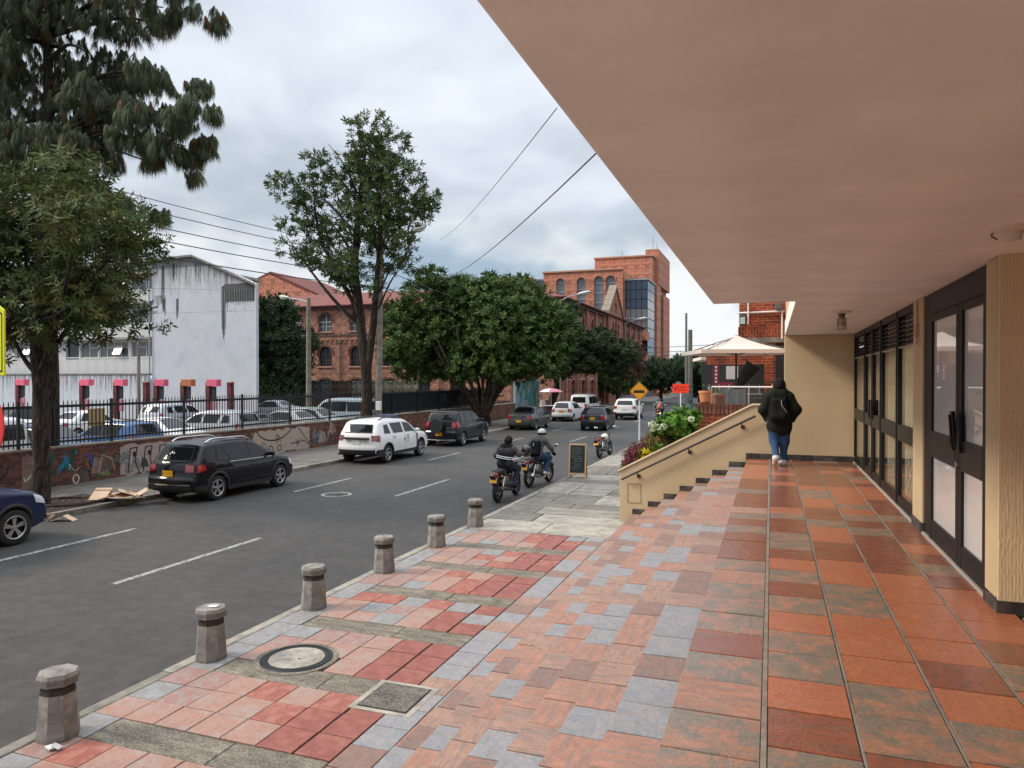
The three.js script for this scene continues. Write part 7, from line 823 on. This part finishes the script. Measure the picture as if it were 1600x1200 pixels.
// ---------------------------------------------------------------- motorcycles
const mMotoBlack = std([0.012, 0.012, 0.013], 0.4), mEngine = std([0.10, 0.10, 0.10], 0.45, { metalness: 0.6 }), mGold = std([0.30, 0.21, 0.09], 0.4, { metalness: 0.7 });
let motoWheels = null;
function makeMoto(name, label, pos, turn, o) {
  const t = thing(name, label, 'motorcycle', pos, turn, o.group), r = 0.295, WB = 0.67; if (o.lean) t.rotation.z = o.lean;
  motoWheels ??= { tyre: new THREE.TorusGeometry(r - 0.055, 0.055, 10, 36).scale(1, 1, 1.05).rotateY(Math.PI / 2), rim: join([new THREE.TorusGeometry(r - 0.105, 0.016, 8, 32).rotateY(Math.PI / 2), cyl(0.04, 0.04, 0.09, 14).translate(0, -0.045, 0).rotateZ(Math.PI / 2), ...[0, 1, 2, 3, 4].map((i) => new THREE.BoxGeometry(0.022, r - 0.11, 0.035).translate(0, (r - 0.11) / 2, 0).rotateX((i * Math.PI * 2) / 5))]), disc: new THREE.RingGeometry(0.06, 0.12, 24).rotateY(Math.PI / 2).translate(0.05, 0, 0) };
  for (const z of [WB, -WB]) { const w = new THREE.Group(); w.name = 'wheel'; w.position.set(0, r, z); t.add(w); mk('tyre', motoWheels.tyre, mTyre, w); mk('rim', motoWheels.rim, o.rim ?? mMotoBlack, w); mk('brake_disc', motoWheels.disc, mRim, w); }
  for (const s of [-1, 1]) { mk('fork', bar([s * 0.085, r, -WB], [s * 0.085, 0.86, -WB + 0.2], 0.022, 8), mEngine, t); mk('shock_absorber', bar([s * 0.12, 0.36, WB - 0.06], [s * 0.12, 0.66, WB - 0.2], 0.026, 8), s > 0 ? mChrome : mEngine, t); mk('swing_arm', bar([s * 0.1, r, WB], [s * 0.1, 0.36, 0.12], 0.022, 6), mMotoBlack, t); mk('mirror_stem', bar([s * 0.26, 0.98, -WB + 0.26], [s * 0.37, 1.17, -WB + 0.28], 0.007, 6), mMotoBlack, t); mk('mirror', new THREE.SphereGeometry(1, 16, 10).scale(0.075, 0.045, 0.018).translate(s * 0.4, 1.19, -WB + 0.29), o.mirror ?? mChrome, t); mk('grip', bar([s * 0.24, 0.97, -WB + 0.3], [s * 0.38, 0.95, -WB + 0.36], 0.018, 8), mMotoBlack, t); mk('turn_signal', new THREE.SphereGeometry(0.028, 10, 8).translate(s * 0.14, 0.7, WB + 0.06), std([0.55, 0.22, 0.03], 0.3), t); mk('foot_peg', bar([s * 0.1, 0.34, 0.0], [s * 0.26, 0.33, 0.0], 0.013, 6), mMotoBlack, t); }
  mk('handlebar', tube([[-0.3, 0.965, -WB + 0.33], [-0.15, 0.96, -WB + 0.26], [0, 0.93, -WB + 0.24], [0.15, 0.96, -WB + 0.26], [0.3, 0.965, -WB + 0.33]], 0.013, 8), mMotoBlack, t);
  mk('headlamp', new THREE.SphereGeometry(1, 16, 12).scale(0.1, 0.11, 0.09).translate(0, 0.86, -WB + 0.08), mMotoBlack, t);
  mk('fuel_tank', uvm(new THREE.SphereGeometry(1, 20, 14).scale(0.15, 0.14, 0.27).rotateX(0.15).translate(0, 0.80, -0.18)), o.tank, t); mk('frame', [tube([[0, 0.86, -WB + 0.22], [0, 0.68, -0.2], [0, 0.66, 0.3], [0, 0.72, WB - 0.05]], 0.03, 8), tube([[0, 0.84, -WB + 0.2], [0, 0.45, -0.28], [0, 0.25, -0.1], [0, 0.28, 0.18], [0, 0.6, 0.28]], 0.025, 8)], mMotoBlack, t);
  mk('engine', [rbx(-0.14, 0.14, 0.24, 0.46, -0.14, 0.2, 0.05), cyl(0.085, 0.08, 0.2, 16).rotateX(-0.35).translate(0, 0.42, -0.12), cyl(0.08, 0.08, 0.3, 18).rotateZ(Math.PI / 2).translate(0.15, 0.33, 0.0)], mEngine, t); mk('exhaust', [tube([[0.06, 0.42, -0.2], [0.1, 0.26, -0.22], [0.14, 0.24, 0.05], [0.15, 0.30, 0.3]], 0.022, 8), bar([0.16, 0.30, 0.28], [0.18, 0.40, 0.78], 0.042, 12, 0.05)], o.pipe ?? mEngine, t);
  mk('seat', skinless([[0, 0.79, 0.0], [0, 0.77, 0.2], [0, 0.81, 0.42], [0, 0.83, 0.6]], 0.12, 0.05), std([0.010, 0.010, 0.011], 0.6), t); mk('tail_cowl', uvm(new THREE.SphereGeometry(1, 16, 10).scale(0.11, 0.07, 0.26).rotateX(-0.12).translate(0, 0.76, 0.5)), o.cowl ?? o.tank, t);
  mk('grab_rail', tube([[-0.14, 0.78, 0.42], [-0.16, 0.82, 0.66], [-0.08, 0.84, 0.78], [0.08, 0.84, 0.78], [0.16, 0.82, 0.66], [0.14, 0.78, 0.42]], 0.014, 8), o.rack ?? mMotoBlack, t);
  mk('rear_fender', [ext([[0, 0], [0.12, 0], [0.14, 0.32], [-0.02, 0.32]].map(([x, y]) => [x - 0.06, y]), 0.01, 0.003).rotateX(0.5).translate(0, 0.46, 0.88)], mMotoBlack, t); mk('front_fender', uvm(new THREE.CylinderGeometry(r + 0.03, r + 0.03, 0.11, 20, 1, true, -0.2, 2.2).rotateZ(Math.PI / 2).rotateX(-0.6).translate(0, r, -WB)), o.fender ?? mMotoBlack, t);
  mk('tail_lamp', new RoundedBoxGeometry(0.13, 0.08, 0.07, 3, 0.025).translate(0, 0.74, 0.79), mTail, t); const np = mk('number_plate', new THREE.BoxGeometry(0.2, 0.13, 0.008), o.plate ?? mPlate, t); np.position.set(0, 0.61, 0.99); np.rotation.x = -0.3;
  mk('side_stand', bar([-0.1, 0.3, 0.05], [-0.24, 0.01, 0.12], 0.012, 6), mMotoBlack, t); return t;
}
function skinless(pts, w, h) { const c = new THREE.CatmullRomCurve3(pts.map((p) => V3(...p))), P = [], I = [], n = 12, m = 10; for (let i = 0; i <= n; i++) { const p = c.getPoint(i / n), k = Math.sin(clamp(0.12 + (i / n) * 0.8) * Math.PI) * 0.3 + 0.75; for (let j = 0; j <= m; j++) { const a = (j / m) * Math.PI * 2; P.push(p.x + Math.cos(a) * w * k, p.y + Math.sin(a) * h * (i === 0 || i === n ? 0.2 : 1), p.z); } } for (let i = 0; i < n; i++) for (let j = 0; j < m; j++) { const a = i * (m + 1) + j, b = a + m + 1; I.push(a, a + 1, b, b, a + 1, b + 1); } const g = new THREE.BufferGeometry(); g.setAttribute('position', new THREE.Float32BufferAttribute(P, 3)); g.setIndex(I); g.computeVertexNormals(); return clean(g); }
function rider(label, pos, turn, o) {            // seated on the saddle, feet on the pegs or down on the road
  const t = thing('person', label, 'person', pos, turn), J = o.jacket, T = o.trousers, lean = o.lean ?? 0, hx = o.headX ?? 0;
  const b = [[[0, 0.90, 0.18], [0, 1.02, 0.16], 0.16, 0.165, J, 0.75], [[0, 1.02, 0.16], [lean, 1.32, 0.06], 0.165, 0.17, J, 0.7], [[lean - 0.15, 1.36, 0.04], [lean + 0.15, 1.36, 0.04], 0.075, 0.075, J], [[lean, 1.38, 0.03], [lean + hx * 0.5, 1.47, 0], 0.055, 0.055, SKIN], [[lean + hx, 1.53, -0.02], [lean + hx, 1.58, -0.015], 0.085, 0.085, SKIN], [[lean + hx, 1.55, -0.11], [lean + hx, 1.53, -0.115], 0.016, 0.02, SKIN],
    [[-0.09, 0.9, 0.14], [-0.22, 0.80, -0.24], 0.11, 0.082, T], [[-0.22, 0.80, -0.24], o.footL, 0.08, 0.052, T], [[0.09, 0.9, 0.14], [0.22, 0.80, -0.24], 0.11, 0.082, T], [[0.22, 0.80, -0.24], o.footR, 0.08, 0.052, T]];
  for (const [f, s] of [[o.footL, -1], [o.footR, 1]]) b.push([[f[0], f[1] - 0.05, f[2] + 0.05], [f[0] + s * 0.02, f[1] - 0.075, f[2] - 0.17], 0.042, 0.036, o.shoe]);
  const hands = []; for (const [e, h, s] of [[o.elbowL, o.handL, -1], [o.elbowR, o.handR, 1]]) { b.push([[lean + s * 0.19, 1.35, 0.04], e, 0.078, 0.062, o.sleeve ?? J], [e, h, 0.06, 0.042, o.sleeve ?? J]); const d = h.map((v, i) => v - e[i]); hands.push(hand(o.glove ?? SKIN, h, d, [0, -0.6, -0.8], s > 0)); }
  mk('body', join([skin(b, o.cell ?? 0.014), ...hands]), mCloth, t); return { t, lean, hx };
}
const helmetGeo = (s = 1) => { const g = new THREE.SphereGeometry(0.14 * s, 24, 18); const p = g.attributes.position; for (let i = 0; i < p.count; i++) { const y = p.getY(i); if (y < 0) p.setY(i, y * 1.15); if (p.getZ(i) < 0) p.setZ(i, p.getZ(i) * 1.12); } g.computeVertexNormals(); return g; };
{
  makeMoto('motorcycle', 'black motorcycle with yellow plate stopped nearest at the kerb', [-6.72, ROAD, 18.35], -0.02, { tank: mMotoBlack, rack: std([0.01, 0.04, 0.025], 0.4), rim: mMotoBlack });
  const a = rider('person in black jacket with white reflective stripes seated on the nearest motorcycle', [-6.72, ROAD, 18.35], -0.02, { jacket: DARK, sleeve: [0.09, 0.09, 0.088], trousers: JEANSD, shoe: DARK, footL: [-0.34, 0.1, -0.02], footR: [0.22, 0.40, 0.04], elbowL: [-0.34, 1.14, -0.05], handL: [-0.31, 0.99, -0.3], elbowR: [0.34, 1.2, -0.02], handR: [0.4, 1.2, -0.26], lean: 0.02, headX: 0.03 });
  mk('knit_cap', skin([[[0.05, 1.6, -0.01], [0.05, 1.57, 0.02], 0.1, 0.1, [1, 1, 1]], [[0.05, 1.53, 0.05], [0.05, 1.5, 0.05], 0.075, 0.06, [1, 1, 1]]], 0.01, { fold: 0.004 }), mHairD, a.t);
  const vest = mk('vest', skin([[[-0.08, 0.96, 0.17], [0.1, 0.96, 0.17], 0.15, 0.15, [1, 1, 1], 0.85], [[-0.08, 1.26, 0.09], [0.12, 1.26, 0.09], 0.155, 0.155, [1, 1, 1], 0.85]], 0.014, { fold: 0.008 }), std([0.010, 0.010, 0.011], 0.7), a.t);
  const arcStripe = (y, z) => tube([[-0.24, y + 0.03, z - 0.08], [-0.16, y + 0.02, z + 0.05], [0.0, y, z + 0.085], [0.16, y - 0.02, z + 0.07], [0.235, y - 0.03, z - 0.03]], 0.011, 6).scale(1, 1, 1); mk('reflective_stripe', arcStripe(1.16, 0.225), std([0.70, 0.70, 0.70], 0.4), vest); mk('reflective_stripe', arcStripe(1.115, 0.237), std([0.70, 0.70, 0.70], 0.4), vest);
  const hm = thing('helmet', 'black motorcycle helmet held out between the two riders', 'helmet', [-6.72 + 0.42, ROAD + 1.28, 18.35 + 0.38], 0.5); mk('shell', helmetGeo(1.05), phy([0.01, 0.01, 0.011], 0.3, { clearcoat: 0.5 }), hm); mk('visor', new THREE.SphereGeometry(0.152, 20, 12, Math.PI * 1.2, Math.PI * 0.6, Math.PI * 0.36, Math.PI * 0.26), phy([0.03, 0.03, 0.035], 0.05), hm); mk('lining', new THREE.SphereGeometry(0.12, 16, 8, 0, 6.3, 0, 1).rotateX(Math.PI).translate(0, -0.06, 0), std([0.12, 0.12, 0.12], 0.9), hm);
  makeMoto('motorcycle', 'dark naked motorcycle with bronze front rim ahead of the first one', [-6.68, ROAD, 21.1], -0.16, { tank: std([0.03, 0.035, 0.06], 0.35), rim: mGold, pipe: mChrome });
  const c = rider('person in grey jacket, white helmet and black backpack on the second motorcycle', [-6.68, ROAD, 21.1], -0.16, { jacket: GREYJ, trousers: JEANS, shoe: SHOE, footL: [-0.36, 0.1, 0.0], footR: [0.23, 0.42, 0.02], elbowL: [-0.4, 1.12, 0.2], handL: [-0.27, 0.92, 0.3], elbowR: [0.36, 1.14, -0.06], handR: [0.32, 0.99, -0.3], lean: 0.03, headX: 0.05 });
  const h2 = mk('helmet', helmetGeo(1).translate(0.08, 1.58, -0.02), phy([0.45, 0.45, 0.45], 0.25, { clearcoat: 1 }), c.t); mk('helmet_band', new THREE.SphereGeometry(0.143, 24, 10, 0, 6.3, 1.5, 0.9).translate(0.08, 1.58, -0.02), mMotoBlack, h2); mk('visor', new THREE.SphereGeometry(0.152, 20, 12, Math.PI * 1.2, Math.PI * 0.6, Math.PI * 0.36, Math.PI * 0.26).translate(0.08, 1.58, -0.03), phy([0.02, 0.02, 0.025], 0.05), h2);
  mk('backpack', skin([[[-0.08, 1.0, 0.33], [-0.06, 1.28, 0.25], 0.1, 0.085, [1, 1, 1]], [[0.1, 1.0, 0.33], [0.1, 1.28, 0.25], 0.1, 0.085, [1, 1, 1]], [[-0.05, 0.98, 0.4], [0.08, 0.98, 0.4], 0.06, 0.06, [1, 1, 1]]], 0.014, { fold: 0.01 }), mPack, c.t);
  mk('pack_flash', bar([-0.02, 1.2, 0.36], [-0.01, 1.3, 0.335], 0.012, 6), std([0.45, 0.45, 0.45], 0.5), c.t);
  makeMoto('motorcycle', 'parked motorcycle with white and orange tank beyond the chalkboard', [-6.5, ROAD, 29.6], -0.1, { tank: paintOf([0.66, 0.58, 0.5]), cowl: std([0.28, 0.10, 0.06], 0.4), rim: mMotoBlack, lean: 0.1, plate: mPlate });
  makeMoto('motorcycle', 'distant motorcycle riding away in the near lane', [-8.1, ROAD, 56.2], 0.02, { tank: std([0.2, 0.03, 0.03], 0.4) });
  const d = rider('distant rider with orange backpack on the far motorcycle', [-8.1, ROAD, 56.2], 0.02, { jacket: [0.16, 0.17, 0.18], trousers: DARK, shoe: DARK, footL: [-0.22, 0.38, 0.04], footR: [0.22, 0.38, 0.04], elbowL: [-0.34, 1.14, -0.06], handL: [-0.31, 0.99, -0.3], elbowR: [0.34, 1.14, -0.06], handR: [0.31, 0.99, -0.3], cell: 0.025 }); mk('helmet', helmetGeo(1).translate(0, 1.58, -0.02), phy([0.03, 0.03, 0.03], 0.25), d.t); mk('backpack', skin([[[0.02, 1.02, 0.32], [0.08, 1.25, 0.26], 0.14, 0.12, [1, 1, 1]]], 0.025), std([0.50, 0.10, 0.05], 0.7), d.t);
  // street stall under a pink umbrella
  const s = thing('street_stall', 'street stall with pink umbrella and white cloths on the far pavement', 'stall', [-16.3, 0, 54.6]); mk('canopy', new THREE.SphereGeometry(1.25, 20, 8, 0, 6.3, 0, 0.85).scale(1, 0.62, 1).translate(0, 1.55, 0), phy([0.62, 0.20, 0.26], 0.8, { transmission: 0.2, thickness: 0 }), s); mk('canopy_panel', new THREE.SphereGeometry(1.26, 4, 8, 0.6, 1.1, 0, 0.86).scale(1, 0.625, 1).translate(0, 1.55, 0), std([0.7, 0.6, 0.6], 0.8), s); mk('pole', bar([0, 0, 0], [0, 2.35, 0], 0.025), mSteel, s); mk('cart', rbx(-0.3, 0.55, 0.3, 0.95, -0.35, 0.35, 0.03), std([0.02, 0.02, 0.022], 0.6), s); mk('table_top', rbx(-0.5, 0.7, 0.95, 1.0, -0.45, 0.45, 0.01), mFrameWhite, s); mk('cloth', [skinless([[-0.75, 0.75, 0.3], [-0.7, 0.72, 0.1], [-0.6, 0.74, -0.3]], 0.12, 0.7)], std([0.62, 0.62, 0.56], 0.9), s); mk('cloth', [skinless([[-0.95, 0.6, 0.25], [-0.9, 0.6, 0.0], [-0.86, 0.6, -0.2]], 0.08, 0.55)], std([0.36, 0.08, 0.10], 0.9), s); for (const x of [-0.25, 0.5]) mk('wheel', new THREE.TorusGeometry(0.14, 0.03, 6, 16).rotateY(Math.PI / 2).translate(x, 0.17, 0.3), mTyre, s);
}
renderer.render(scene, camera);
